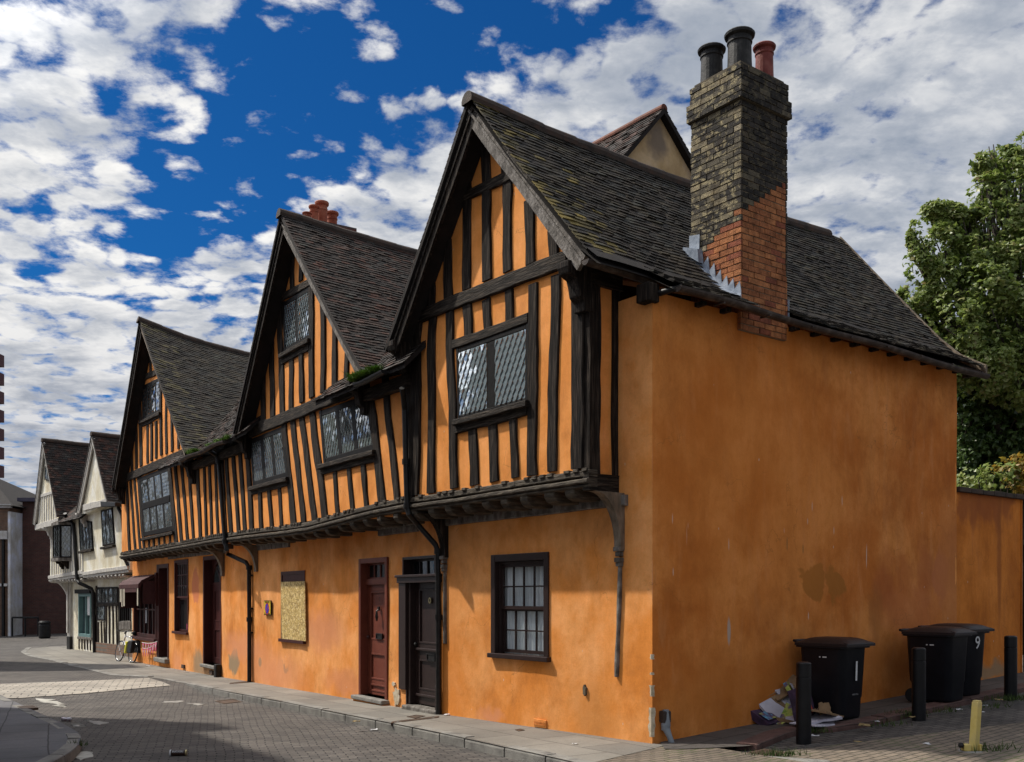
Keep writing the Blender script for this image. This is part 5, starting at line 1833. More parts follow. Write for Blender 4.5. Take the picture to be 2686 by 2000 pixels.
mb = MB(); mb.fbox(B, tA, tA + .02, -.42, -.04, 1.5, 2.2); mb.build('awning_cheek', M['awning'], aw)
mb = MB(); mb.fbox(B, tA + .3, tA + (tB_ - tA) * .7, -.552, -.546, 1.86, 1.99); mb.build('valance', M['awning'], aw)
mb = MB(); mb.fbox(B, d1_[1] - .05, tA - .02, -.09, -.03, 1.45, 2.45); mb.build('fascia_board', M['maroon_paint'], hC)
room(hC, B, si, .2, 1.6)
for h in (d2_, cw, d1_):
    mb = MB(); mb.fbox(B, h[0] - .02, h[1] + .02, .305, .34, h[2] - .1, h[3] + .1); mb.build('lining', M['room'], hC)
# roof
RC0 = -.85
TRc, ZRc = 16.43, 9.70
dC = lambda a: .68 * (1 - math.exp(-max(0, a + .85) / 2.4))
Pc, Lc = gable_P(B, TRc, ZRc, 11.5, 5.28, RC0, 7., .10, 51, dC)
slope(hC, Pc, RC0, 7., Lc, seed=51, mat='tile_moss', special=lambda a, b, t, q: (.86 if q.random() < .32 - .3 * (a - RC0) else t * .82), gauge=.115, w=.18)
Pc2, Lc2 = gable_P(B, TRc, ZRc, 20.24, 5.28, RC0, 7., .10, 52, dC)
slope(hC, Pc2, RC0, 7., Lc2, seed=52, gauge=.115, w=.18)
ridge(hC, [Pc(RC0 - .03 + .6 * i, 0) for i in range(13)], .13, 'ridge_dark', seed=53)
barge(hC, B, (TRc - .02, ZRc - .12), (11.6, 5.33), RC0 + .05, .16, mat='timber_pale')
barge(hC, B, (TRc + .02, ZRc - .12), (20.22, 5.28), RC0 + .05, .24)
mb = MB(); mb.prism(B, [(TRc, ZRc - .3), (11.7, 5.3), (11.8, 5.26), (TRc, ZRc - .42), (20.05, 5.2), (20.15, 5.27)], RC0 + .11, JB)
mb.build('verge_soffit', M['deck'], hC)
valley_roof(hC, 7.0, 14.5, 5.18, 42, .06)
moss('moss', 'tuft of bright green grass and moss on the gutter below the far valley', 10.6, 11.15, -.82, 5.16, 1300, 6, .8)
moss('moss', 'dull green moss along the eave between the middle and far gables', 8.1, 9.6, -.82, 5.14, 1500, 7, .45)
mb = MB(); gutter_run(mb, [B.w(t, -.88, 5.10 + .02 * math.sin(t * 3)) for t in [8.1 + .4 * i for i in range(10)]], .065)
mb.build('gutter', M['gutter'], hC, fix=False)
mb = MB(); mb.bar(B, (7.9, 4.96), (11.9, 4.98), .2, JB - .12, JB + .05, .05, seed=82)
mb.build('wall_plate', M['timber_h'], hC)
mb = MB()
pts = []
for K_, x, y, r in ((K2, 1580, -20, JB - .38), (K2, 1590, 20, JB - .36), (K2, 1690, 80, JB - .15), (K2, 1725, 170, JB - .1), (K2, 1760, 600, JB - .1), (K2, 1818, 1330, JB - .1), (K2, 1840, 1440, JB - .1)):
    t, z = at(B, K_, x, y, r); pts.append(B.w(t, r, z))
t_, z_ = at(B, KH, 265, 350, -.06)
for (t, r, z) in ((t_ + .75, -.35, 2.72), (t_ + .12, -.1, 2.50), (t_, -.07, 2.38), (t_, -.06, 1.2), (t_, -.06, -.35)):
    pts.append(B.w(t, r, z))
mb.tube(pts, .05, 10)
for i in (3, 5, 9, 10):
    a = Vector(pts[i]); mb.lathe((a.x, a.y, a.z), [(.068, -.05), (.068, .05)], 12)
for z in (.9, 1.45, 2.2):
    mb.fbox(B, t_ - .08, t_ + .08, -.075, .0, z - .02, z + .02)
mb.build('downpipe', M['iron'], hC)
for (x, y) in ((985, 1500), (1345, 1577)):
    t, z = at(B, K3, x, y); mb = MB(); mb.fbox(B, t - .13, t + .13, -.045, .02, z - .05, z + .05); mb.build('air_brick', M['cast_iron'], hC)
t, z = at(B, K3, 1455, 1530)
mb = MB(); mb.fbox(B, t - .09, t + .09, -.16, .0, z - .35, z + .12); mb.build('broken_pipe', M['iron'], hC, bevel=.03)

# ================================================================== WHITE HOUSES AT THE END OF THE ROW
hD = thing('jettied_house', 'cream plastered jettied house with one gable next to the maroon shop', 'house', D.w(3, 3, -.42), 'cream jettied houses beyond the orange row')
hE = thing('jettied_house', 'cream half-timbered jettied house with oriel window, farthest of the row', 'house', D.w(8, 3, -.42), 'cream jettied houses beyond the orange row')
JD = -.45
TD = 5.55
win = rect(D, K1, [(660, 1195), (800, 1180), (800, 1300), (662, 1310)])
slat = rect(D, K1, [(812, 1195), (888, 1190), (888, 1430), (815, 1435)])
mb = MB(); wall_grid(mb, D, -.8, TD, -1., 2.6, [win, slat], amp=.01)
for h in (win, slat):
    reveal(mb, D, h, .15)
mb.build('front_wall', M['white_plaster'], hD, fix=False)
mb = MB(); mb.prism(D, [(.2, 2.62), (.2, 4.75), (1.75, 4.95), (3.36, 7.2), (5.1, 4.80), (TD, 4.7), (TD, 2.58)], JD, JD + .2)
mb.build('upper_wall', M['white_plaster'], hD)
mb = MB(); mb.prism(D, [(1.75, 4.95), (3.36, 7.25), (5.1, 4.78)], JD - .22, JD)
mb.build('gable_wall', M['white_plaster'], hD)
beam(hD, D, K1, (572, 655), (740, 612), .24, JD - .22, -.06, mat='timber_white', name='tie_beam', seed=31)
mb = MB(); mb.bar(D, (.3, 2.72), (TD, 2.60), .14, JD - .06, JD + .1, .06, seed=32); mb.bar(D, (.3, 2.60), (TD, 2.48), .10, JD - .02, JD + .1, .06, seed=33)
mb.build('bressumer', M['timber_white'], hD)
joists(hD, D, [.9 + .42 * i for i in range(11)], 2.5, JD - .02, .13, .16, mat='timber_white')
mb = MB(); mb.fbox(D, .2, TD, JD + .05, 0, 2.46, 2.5); mb.build('soffit', M['timber_v'], hD)
leaded(hD, D, [(680, 670), (755, 650), (772, 895), (692, 910)], JD - .05, 3, fw=.06, mw=.06, K=K1, glass='glass_dim', dw=.15, dh=.24, sill=(K1, [(690, 920), (775, 903)]))
leaded(hD, D, [(530, 725), (615, 745), (626, 935), (540, 945)], JD - .05, 4, fw=.06, mw=.06, K=K1, glass='glass_dim', dw=.15, dh=.24, sill=(K1, [(540, 948), (628, 932)]))
corbel(hD, D, 5.15, 4.85, JD, .5, .2, .4, mat='timber_white')
mb = MB(); q = [at(D, K1, x, y, JD) for x, y in ((748, 612), (850, 618), (850, 645), (752, 648))]
mb.prism(D, q, JD - .35, JD - .02); mb.build('gutter_box', M['iron'], hD, bevel=.01)
mb = MB(); pts = []
for x, y, r in ((800, 650, -.6), (825, 700, -.55), (835, 800, -.53), (850, 1010, -.53), (862, 1035, -.5), (905, 1060, -.2)):
    t, z = at(D, K1, x, y, r); pts.append(D.w(t, r, z))
mb.tube(pts, .06, 8); mb.build('downpipe', M['iron'], hD)
leaded(hD, D, [(win[1], win[3]), (win[0], win[3]), (win[0], win[2]), (win[1], win[2])], -.04, 5, fw=.07, mw=.06, glass='glass_dim', dw=.16, dh=.25)
mb = MB(); frame_rect(mb, D, slat, .07, -.03, .08, True); bars(mb, D, slat, 6, 1, .05, .0, .06); o = mb.build('slatted_window', M['frame_black'], hD)
mb = MB(); panes(mb, D, slat, 1, 1, .07); mb.build('glass', M['glass_dark'], o, fix=False)
w2 = rect(D, K1, [(662, 1312), (715, 1308), (716, 1410), (664, 1418)])
leaded(hD, D, [(w2[1], w2[3]), (w2[0], w2[3]), (w2[0], w2[2]), (w2[1], w2[2])], -.045, 2, fw=.06, mw=.06, glass='glass_dim', dw=.16, dh=.25)
for i, (xt, yt, xb, yb) in enumerate(((722, 1318, 722, 1590), (742, 1318, 745, 1588), (765, 1315, 770, 1585), (790, 1312, 795, 1582), (805, 1190, 808, 1580), (668, 1425, 670, 1590), (688, 1420, 692, 1590), (706, 1420, 712, 1590), (655, 1180, 658, 1600))):
    studs(hD, D, K1, [(xt, yt, xb, yb, 9)], 0., rf=-.03, seed=500 + i)
beam(hD, D, K1, (812, 1450), (890, 1445), .3, 0., -.04, name='timber_rail', mat='timber_grey', seed=36)
beam(hD, D, K1, (655, 1310), (805, 1304), .12, 0., -.04, name='timber_rail', seed=35)
beam(hD, D, K1, (655, 1595), (812, 1590), .14, 0., -.05, name='sill_beam', seed=37)
mb = MB(); mb.fbox(D, .2, TD, -.06, .02, -1., .0); mb.build('brick_plinth', M['wb_brown'], hD)
for h in (win, slat):
    mb = MB(); mb.fbox(D, h[0] - .02, h[1] + .02, .155, .19, h[2] - .1, h[3] + .1); mb.build('lining', M['room'], hD)
Pd, Ld = gable_P(D, 3.36, 7.62, 1.53, 5.05, -.8, 5., .03, 61)
slope(hD, Pd, -.8, 5., Ld, seed=61, gauge=.12, w=.19)
Pd2, Ld2 = gable_P(D, 3.36, 7.62, 5.35, 4.85, -.8, 5., .03, 62)
slope(hD, Pd2, -.8, 5., Ld2, seed=62, gauge=.12, w=.19)
ridge(hD, [Pd(-.82 + .6 * i, 0) for i in range(10)], .12, 'ridge_dark', seed=63)
barge(hD, D, (3.34, 7.54), (1.62, 5.08), -.77, .15, mat='timber_white')
barge(hD, D, (3.38, 7.54), (5.32, 4.86), -.77, .22, mat='timber_white')
mb = MB(); mb.prism(D, [(3.36, 7.4), (1.75, 5.1), (1.8, 5.0), (3.36, 7.28), (5.1, 4.85), (5.2, 4.9)], -.72, JD - .22); mb.build('verge_soffit', M['timber_white'], hD)

# farthest house
TE1 = 10.35
door = rect(D, K1, [(535, 1235), (622, 1228), (622, 1530), (540, 1522)])
mb = MB(); wall_grid(mb, D, TD, 9.08, -1., 2.6, [door], amp=.01); reveal(mb, D, door, .15)
mb.fbox(D, 9.05, 9.08, .02, 4., -1., 2.6)
mb.build('front_wall', M['white_plaster'], hE, fix=False)
mb = MB(); mb.prism(D, [(TD, 2.58), (TD, 4.7), (7.9, 4.95), (9.9, 7.85), (TE1, 7.0), (TE1, 2.5)], JD, JD + .2)
mb.fbox(D, TE1 - .03, TE1, JD + .2, 4., 2.5, 5.)
mb.build('upper_wall', M['white_plaster'], hE)
mb = MB(); mb.prism(D, [(8.0, 4.75), (9.95, 7.85), (11.4, 4.75)], JD - .25, JD); mb.build('gable_wall', M['white_plaster'], hE)
mb = MB(); mb.bar(D, (7.9, 4.72), (11.5, 4.66), .24, JD - .32, JD + .1, .05, seed=41); mb.build('tie_beam', M['timber_white'], hE)
mb = MB(); mb.bar(D, (8.65, 5.95), (10.75, 5.93), .13, JD - .29, JD + .1, .05, seed=42); mb.build('collar_beam', M['timber_white'], hE)
for i in range(8):
    t = 8.45 + .36 * i
    top = min(5.9, 4.8 + (t - 8.0) * 1.55, 4.8 + (11.4 - t) * 2.1)
    mb = MB(); mb.bar(D, (t, 4.8), (t, top), .11, JD - .275, JD - .2, .1, seed=600 + i); mb.build('stud', M['timber_white'], hE)
for i in range(14):
    t = TD + .1 + .34 * i
    mb = MB(); mb.bar(D, (t, 2.6), (t, 3.45 if 5.5 < t < 6.9 else 4.7), .12, JD - .025, JD + .05, .1, seed=620 + i); mb.build('stud', M['timber_white'], hE)
mb = MB(); mb.bar(D, (TD, 2.66), (TE1 + .1, 2.53), .14, JD - .06, JD + .1, .06, seed=43); mb.bar(D, (TD, 2.54), (TE1 + .1, 2.41), .10, JD - .02, JD + .1, .06, seed=44)
mb.build('bressumer', M['timber_white'], hE)
joists(hE, D, [TD + .3 + .42 * i for i in range(12)], 2.43, JD - .02, .13, .16, mat='timber_white')
mb = MB(); mb.fbox(D, TD, TE1, JD + .05, 3., 2.40, 2.44); mb.build('soffit', M['timber_v'], hE)
# oriel
ot0, ot1 = 7.15, 8.75
for (ta, tb, ra, rb) in ((ot0 + .3, ot1 - .3, -.38, -.38), (ot1 - .3, ot1, -.38, 0.), (ot0, ot0 + .3, 0., -.38)):
    OF = Fr(D.w(ta, JD + ra, 0)[:2], tuple(Vector(D.w(tb, JD + rb, 0)[:2]) - Vector(D.w(ta, JD + ra, 0)[:2])))
    ln = math.hypot(tb - ta, rb - ra)
    leaded(hE, OF, [(ln, 4.55), (0, 4.55), (0, 3.25), (ln, 3.25)], 0., 3 if ln > .7 else 1, fw=.06, mw=.06, glass='glass_dim', dw=.14, dh=.22, name='oriel_window', depth=.04)
mb = MB()
for z0_, z1_, e in ((4.55, 4.66, .05), (3.13, 3.25, .06)):
    vs = []
    for z in (z0_, z1_):
        vs += [D.w(t, JD + r, z) for t, r in ((ot0 - e, 0.), (ot0 + .3 - e / 2, -.38 - e), (ot1 - .3 + e / 2, -.38 - e), (ot1 + e, 0.))]
    mb.hexa(vs)
mb.build('oriel_sill', M['timber_grey'], hE)
corbel(hE, D, 7.6, 3.13, JD, .3, .12, .3); corbel(hE, D, 8.3, 3.13, JD, .3, .12, .3)
leaded(hE, D, [(302, 370), (330, 415), (332, 470), (300, 462)], JD - .30, 2, fw=.06, mw=.06, K=K1, glass='glass_dim', dw=.15, dh=.24)
corbel(hE, D, 9.9, 4.6, JD, .5, .2, .4, mat='timber_white')
bracket(hE, D, 9.0, 2.42, 1.25, .85, .22, .2, mat='timber_white')
mb = MB(); mb.fbox(D, 8.75, 9.12, -.10, .1, .1, 2.42); mb.fbox(D, 8.85, 9.02, -.17, -.10, .25, 2.3); mb.build('corner_pilaster', M['timber_white'], hE, bevel=.02)
mb = MB(); mb.fbox(D, 8.72, 9.15, -.12, .1, -1., .1); mb.build('tarred_plinth', M['iron'], hE, bevel=.01)
mb = MB(); frame_rect(mb, D, door, .12, -.05, .12, True); bars(mb, D, (door[0] + .12, door[1] - .12, door[2], door[3]), 2, 1, .07, .0, .1)
o = mb.build('shop_front', M['teal'], hE, bevel=.01)
mb = MB(); panes(mb, D, door, 2, 1, .09); mb.build('glass', M['glass_dim'], o, fix=False)
mb = MB(); mb.fbox(D, door[0] + .4, door[0] + .85, .05, .06, 1.0, 1.75); mb.build('poster', M['litter_white'], o)
mb = MB(); mb.fbox(D, door[0] - .1, door[1] + .25, -.12, .0, door[3], door[3] + .16); mb.build('fascia', M['frame_black'], hE)
for i in range(5):
    t = door[0] + .15 + .38 * i
    mb = MB(); mb.bar(D, (t, -.35), (t, door[2] - .02), .12, -.03, .02, .1, seed=700 + i); mb.build('stud', M['timber_v'], hE)
mb = MB(); mb.bar(D, (door[0] - .1, door[2] - .05), (door[1] + .1, door[2] - .05), .1, -.06, .02, .05, seed=45); mb.build('sill_beam', M['timber_grey'], hE)
mb = MB(); mb.fbox(D, door[0], door[1], .155, .19, door[2] - .1, door[3] + .1); mb.build('lining', M['room'], hE)
mb = MB(); pts = []
for x, y, r in ((440, 690, -.7), (450, 720, -.62), (495, 760, -.54), (505, 850, -.53), (522, 1140, -.53), (535, 1160, -.5), (620, 1200, -.12), (632, 1230, -.08), (640, 1640, -.08)):
    t, z = at(D, K1, x, y, r); pts.append(D.w(t, r, z))
mb.tube(pts, .07, 8); mb.build('downpipe', M['iron'], hE)
Pe, Le = gable_P(D, 10.0, 8.22, 7.75, 4.95, -.85, 5., .04, 71)
slope(hE, Pe, -.85, 5., Le, seed=71, gauge=.12, w=.19)
Pe2, Le2 = gable_P(D, 10.0, 8.22, 11.62, 4.83, -.85, 5., .04, 72)
slope(hE, Pe2, -.85, 5., Le2, seed=72, gauge=.12, w=.19)
ridge(hE, [Pe(-.87 + .6 * i, 0) for i in range(10)], .12, 'ridge_dark', seed=73)
barge(hE, D, (9.98, 8.14), (7.83, 4.97), -.82, .14, mat='timber_white')
barge(hE, D, (10.02, 8.14), (11.6, 4.84), -.82, .20, mat='timber_white')
mb = MB(); mb.prism(D, [(10.0, 8.0), (8.0, 5.0), (8.1, 4.9), (10., 7.85), (11.4, 4.85), (11.5, 4.9)], -.76, JD - .25); mb.build('verge_soffit', M['timber_white'], hE)


def PvD(a, b):
    return D.w(a, -.75 + (3. - b) * .75, 4.72 + (3. - b) * .68)


slope(hE, PvD, 4.7, 8.6, 3., name='eave_roof', seed=74, gauge=.12, w=.19)

# ================================================================== BUILDINGS CLOSING THE STREET
bb = thing('brick_building', 'dark red brick building with flat roof closing the street behind the litter bin', 'building', (-24, 60, -.45))
mb = MB(); mb.box(-27.15, -14., 54.9, 68., -1.5, 7.0); mb.build('wall', M['wb_dark'], bb)
mb = MB(); mb.box(-24.6, -14., 54.7, 54.9, -1.5, 4.2); mb.build('wall_panel', M['wb_red'], bb)
mb = MB(); mb.box(-27.3, -13.9, 54.6, 68.2, 7.0, 7.2); mb.build('parapet', M['tower'], bb)
x0, x1 = [(113 - U0) / F * 56.7, (134 - U0) / F * 56.7]
z1, z0 = [H - (v - V0) / F * 56.7 for v in (1388, 1461)]
mb = MB(); mb.box(x0 - .1, x0, 56.6, 56.85, z0 - .1, z1); mb.box(x1, x1 + .1, 56.6, 56.85, z0 - .1, z1); mb.box(x0, x1, 56.6, 56.85, z0 - .1, z0); mb.box(x0, x1, 56.6, 56.85, (z0 + z1) / 2 - .05, (z0 + z1) / 2 + .05); mb.box(x0 - .2, x1 + .2, 56.5, 56.85, z0 - .32, z0 - .1)
wn = mb.build('window', M['putty'], bb)
mb = MB(); mb.box(x0, x1, 56.75, 56.79, z0, z1); mb.build('glass', M['glass_dim'], wn)
mb = MB(); xx = (78 - U0) / F * 56.8
mb.tube([(xx, 56.85, 6.9), (xx, 56.85, -1.)], .12, 8); mb.tube([(xx + .9, 56.7, 4.4), (xx + .35, 56.85, 3.8), (xx, 56.85, 3.5)], .09, 8)
xx = (107 - U0) / F * 56.8
mb.tube([(xx, 56.7, 2.2), (xx, 56.7, -1.)], .05, 8)
mb.build('downpipe', M['iron'], bb)

bw = thing('brick_building', 'building at the left edge with white painted end wall and dark hipped roof', 'building', (-30, 57, -.45))
mb = MB(); mb.box(-27.3, -27.16, 53.6, 62., -1.5, 6.35); mb.build('white_wall', M['white_wall'], bw)
mb = MB(); mb.box(-44., -27.305, 53.7, 62., -1.5, 6.6); mb.build('front_wall', M['wb_brown'], bw)
mb = MB(); mb.box(-44., -27.32, 53.5, 53.7, 4.85, 5.3); mb.box(-44., -27.32, 53.55, 53.7, 2.3, 2.45); mb.box(-44, -27.1, 53.5, 53.7, 6.55, 6.75); mb.build('stone_band', M['white_wall'], bw)
mb = MB(); mb.box(-27.62, -27.5, 53.55, 53.7, -1.2, 5.); mb.build('downpipe', M['iron'], bw)
mb = MB()
mb.hexa([(-44.3, 53.4, 6.65), (-26.9, 53.4, 6.65), (-26.9, 64., 6.65), (-44.3, 64., 6.65), (-44.3, 58.5, 9.), (-31., 58.5, 9.), (-31., 58.7, 9.), (-44.3, 58.7, 9.)])
mb.build('roof', M['deck'], bw)
rl = MB()
ya = 53.2
for z in (.62, ):
    rl.tube([((32 - U0) / F * ya, ya, z), ((100 - U0) / F * ya, ya, z)], .05, 8)
for u in (32, 66, 100):
    rl.tube([((u - U0) / F * ya, ya, -.5), ((u - U0) / F * ya, ya, .62)], .05, 8)
tag(rl.build('guard_rail', M['iron']), 'low dark metal guard rail in front of the white wall', 'railing')

# litter bin far down the street
cx, cy = hit(117, 1675)
lb = thing('litter_bin', 'black litter bin standing in front of the dark brick wall', 'litter bin', (cx, cy, pave_h(cx, cy)))
mb = MB(); k = cy / F
mb.lathe((cx, cy, pave_h(cx, cy)), [(13 * k, 0), (14.5 * k, 4 * k), (14.5 * k, 34 * k), (13 * k, 37 * k)], 16); mb.build('body', M['iron'], lb)
mb = MB(); mb.lathe((cx, cy, pave_h(cx, cy) + 37 * k), [(11 * k, 0), (15 * k, 2 * k), (15 * k, 5 * k), (12 * k, 9 * k)], 16); mb.build('lid', M['iron'], lb)

tw = thing('tower_block', 'dark tower block with stacked balconies, a sliver at the left edge of the sky', 'tower block', (-112, 200, 0))
mb = MB(); mb.box(-135, -113.9, 200, 220, -2, 56.); mb.build('core', M['tower'], tw)
mb = MB()
for i in range(10):
    mb.box(-115.5, -113.1, 205, 220.5, 16 + 4.1 * i, 18.6 + 4.1 * i)
mb.build('balcony', M['tower_band'], tw)
mb = MB(); mb.box(-134, -115, 199.8, 200, 14, 55.8); mb.build('glazing', M['glass_dim'], tw)
mb = MB(); mb.tube([(-113.9, 219, 56), (-113.9, 219, 61)], .15, 6); mb.build('mast', M['iron'], tw)

# ================================================================== HOUSES ACROSS THE STREET (throw the shadows on the setts, mirrored in the panes)
O1 = Fr((-5.6, 8.8), (-.576, .817))      # r > 0 runs towards the street here
op = thing('terrace_house', 'plain brick terrace opposite, outside the picture on the left', 'house', (-10, 11, 0))
mb = MB(); mb.fbox(O1, 0, 11.6, -6.5, 0., -1., 8.7); mb.build('wall', M['wb_red'], op)
mb = MB(); mb.fbox(O1, 0, 11.7, -6.6, .08, 8.7, 9.0); mb.build('parapet', M['kerb'], op)
mb = MB(); mb.fbox(O1, 10.6, 11.6, -2.4, -.1, 9.0, 10.9); mb.build('chimney_stack', M['wb_brown'], op)
mb = MB()
for i in range(4):
    for z in (.9, 3.7, 6.3):
        mb.fbox(O1, 1. + 2.7 * i, 2.1 + 2.7 * i, 0., .05, z, z + 1.6)
mb.build('window', M['glass_dark'], op)
op2 = thing('terrace_house', 'rendered house opposite, beyond a side turning, outside the picture on the left', 'house', (-21, 34, 0))
mb = MB(); mb.box(-26, -18.2, 30.7, 33.4, -1.5, 8.2); mb.build('wall', M['white_wall'], op2)
mb = MB(); mb.hexa([(-26.4, 30.4, 8.2), (-18.1, 30.4, 8.2), (-18.1, 33.6, 8.2), (-26.4, 33.6, 8.2), (-26.4, 32, 9.8), (-18.1, 32, 9.8), (-18.1, 32.1, 9.8), (-26.4, 32.1, 9.8)]); mb.build('roof', M['deck'], op2)

# ================================================================== GARDEN WALL AND TREES
gw = thing('garden_wall', 'tall orange rendered garden wall running on from the corner house', 'wall', SD.w(7.8, 0, .3))
mb = MB(); wall_grid(mb, SD, 6.7, 8.82, -.5, 3.36, [], amp=.015, r=-.02)
mb.fbox(SD, 6.72, 8.82, -.26, -.06, -.5, 3.36)
mb.fbox(SD, 8.80, 8.825, -.26, -.0, -.5, 3.36)
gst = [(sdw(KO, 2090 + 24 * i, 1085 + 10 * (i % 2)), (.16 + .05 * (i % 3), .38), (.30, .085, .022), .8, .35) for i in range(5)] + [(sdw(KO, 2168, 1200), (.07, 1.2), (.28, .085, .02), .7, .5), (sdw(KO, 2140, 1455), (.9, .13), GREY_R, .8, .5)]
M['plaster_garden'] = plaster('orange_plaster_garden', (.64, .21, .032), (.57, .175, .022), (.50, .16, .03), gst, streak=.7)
mb.build('rendered_face', M['plaster_garden'], gw, fix=False)
mb = MB()
for i in range(6):
    mb.fbox(SD, 6.72 + .36 * i, 6.72 + .36 * i + .35, -.30, .05, 3.36, 3.43 + rng.uniform(0, .012))
mb.build('coping', M['ridge_dark'], gw, bevel=.01)
gp = MB(); gp.fbox(SD, 8.95, 9.9, -.05, .02, -.3, 2.6)
tag(gp.build('garden_gate', M['timber_v']), 'dark wooden gate beyond the end of the orange garden wall', 'gate')


def leaf_cloud(mb, c, rad, n, size, q, dens_seed=0., dens_cut=.11):
    for _ in range(n):
        while True:
            d = Vector((q.uniform(-1, 1), q.uniform(-1, 1), q.uniform(-1, 1)))
            if d.length < 1:
                break
        d = d.normalized() * (d.length ** .55)
        p = Vector(c) + Vector((d.x * rad[0], d.y * rad[1], d.z * rad[2]))
        nz = mnoise.noise(p * 1.7 + Vector((dens_seed, 0, 0)))
        if nz < dens_cut and q.random() < .93:
            continue
        s_ = size * q.uniform(.6, 1.25)
        nrm = (d * .55 + Vector((q.gauss(0, .5), q.gauss(0, .5), .55 + q.gauss(0, .4)))).normalized()
        e1 = nrm.orthogonal().normalized()
        a = q.uniform(0, 6.28)
        e2 = nrm.cross(e1)
        f, g = e1 * math.cos(a) + e2 * math.sin(a), e2 * math.cos(a) - e1 * math.sin(a)
        dr = nrm * (-s_ * q.uniform(.05, .3))
        # lobed leaf: five points
        v = [p - f * s_ * .5, p - f * s_ * .1 + g * s_ * .5 + dr, p + f * s_ * .12 + g * s_ * .2, p + f * s_ * .62 + dr, p + f * s_ * .12 - g * s_ * .2, p - f * s_ * .1 - g * s_ * .5 + dr]
        mb.add(v, [(0, 1, 2), (0, 2, 4), (2, 3, 4), (0, 4, 5)], max(0., min(1., q.gauss(.45, .2) + .25 * nz)))


def px3(u, v, Y):
    return ((u - 1109) / 2145 * Y, Y, H - (v - 1295) / 2145 * Y)


def make_tree(name, label, cat, base, trunk_h, trunk_r, clusters, size, mats, seed, group=None):
    q = random.Random(seed)
    root = thing(name, label, cat, base, group)
    tb = MB()
    bx, by, bz = base
    top = Vector((bx + .2, by + .1, bz + trunk_h))
    mid = Vector((bx + .15, by, bz + trunk_h * .5))
    tb.tube([(bx, by, bz - .3), tuple(mid), tuple(top)], [trunk_r * 1.25, trunk_r, trunk_r * .8], 10)
    tb.build('trunk', M['bark'], root, smooth=True)
    for i, (c, rad, n) in enumerate(clusters):
        c = Vector(c)
        br = MB()
        m1 = top + (c - top) * .5 + Vector((q.gauss(0, .25), q.gauss(0, .25), .3))
        st = top + Vector((0, 0, -q.uniform(0, trunk_h * .3)))
        br.tube([st, m1, c], [trunk_r * .42, trunk_r * .22, .03], 6)
        for _ in range(5):
            e = c + Vector((q.uniform(-1, 1) * rad[0], q.uniform(-1, 1) * rad[1], q.uniform(-.4, .9) * rad[2])) * .85
            br.tube([m1 + (c - m1) * q.uniform(.3, 1), (m1 + e) * .5 + Vector((0, 0, .15)), e], [.045, .03, .012], 5)
        br.build('limb', M['bark'], root, smooth=True)
    cm = MB()
    for i, (c, rad, n) in enumerate(clusters):
        leaf_cloud(cm, c, rad, n, size, q, seed)
    cm.build('crown', M[mats], root, fix=False)
    return root


def cl(u, v, Y, r, n, k=(1, 1, 1)):
    return (px3(u + 14, v + 14, Y), (r * .84 * k[0], r * .84 * k[1], r * .84 * k[2]), int(n * 2.5))


big = [cl(1968, 500, 23.0, .30, 330, (.7, .7, 1.7)), cl(1975, 560, 23.0, .45, 480, (.9, .9, 1.2)), cl(1972, 640, 23.2, .62, 900), cl(1990, 710, 23.4, .7, 1000),
       cl(2018, 445, 23.6, .42, 520, (1.2, 1, .8)), cl(2045, 465, 23.6, .50, 650), cl(2030, 520, 23.4, .65, 950), cl(2085, 480, 23.8, .6, 800), cl(2080, 560, 23.4, .9, 1700), cl(2035, 610, 23.2, .85, 1500),
       cl(2060, 690, 22.8, 1.0, 2000), cl(2115, 630, 23.0, 1.0, 2000), cl(2125, 345, 24.2, .52, 620, (1, 1, .8)), cl(2160, 330, 24.4, .6, 700, (1.2, 1, .6)), cl(2130, 410, 24.0, .65, 950), cl(2185, 390, 24.4, .9, 1600),
       cl(2150, 480, 24.0, .9, 1600), cl(2205, 470, 24.2, 1.0, 1800), cl(2180, 560, 23.6, 1.0, 2000), cl(2240, 560, 24.0, 1.3, 1800), cl(2190, 680, 23.0, 1.1, 2200), cl(2250, 690, 23.4, 1.3, 1800),
       cl(2240, 330, 25.0, 1.0, 1200), cl(2290, 450, 25.0, 1.6, 1600), cl(2320, 620, 25.0, 1.8, 1800), cl(2120, 770, 22.8, 1.1, 2200), cl(2200, 790, 22.8, 1.1, 2200), cl(2050, 770, 23., .9, 1300)]
make_tree('maple_tree', 'tall maple with light green sunlit crown rising beyond the garden wall', 'tree', (12.6, 24.4, .4), 4.2, .34, big, .14, 'leaf', 3)
drk = [cl(2090, 900, 24., 1.0, 1500), cl(2150, 920, 24., 1.1, 1600), cl(2210, 900, 24., 1.1, 1500), cl(2095, 990, 24., .9, 1300), cl(2150, 1000, 24., .9, 1300), cl(2205, 980, 24., .9, 1200), cl(2095, 850, 24.5, 1.3, 2000), cl(2160, 860, 24.5, 1.3, 2000), cl(2230, 850, 24.5, 1.4, 1800), cl(2110, 950, 24.8, 1.3, 2000), cl(2185, 950, 24.8, 1.3, 2000), cl(2250, 950, 24.8, 1.3, 1500), cl(2060, 900, 25.5, 1.2, 1200), cl(2130, 1020, 25., 1.2, 1500), cl(2210, 1010, 25., 1.2, 1300)]
make_tree('evergreen_tree', 'dark dense tree filling the gap between the tall maple and the garden wall', 'tree', (11.6, 26.4, .4), 2.6, .22, drk, .16, 'leaf_dark', 4)
sh = thing('shrub', 'shrub with yellowing leaves showing over the top of the orange garden wall', 'shrub', (9.6, 19.6, .5))
q = random.Random(9)
mb = MB()
for c, r, n in ((px3(2120, 1045, 19.2), .45, 420), (px3(2160, 1035, 19.3), .45, 420)):
    leaf_cloud(mb, c, (r, r, r * .8), n, .13, q)
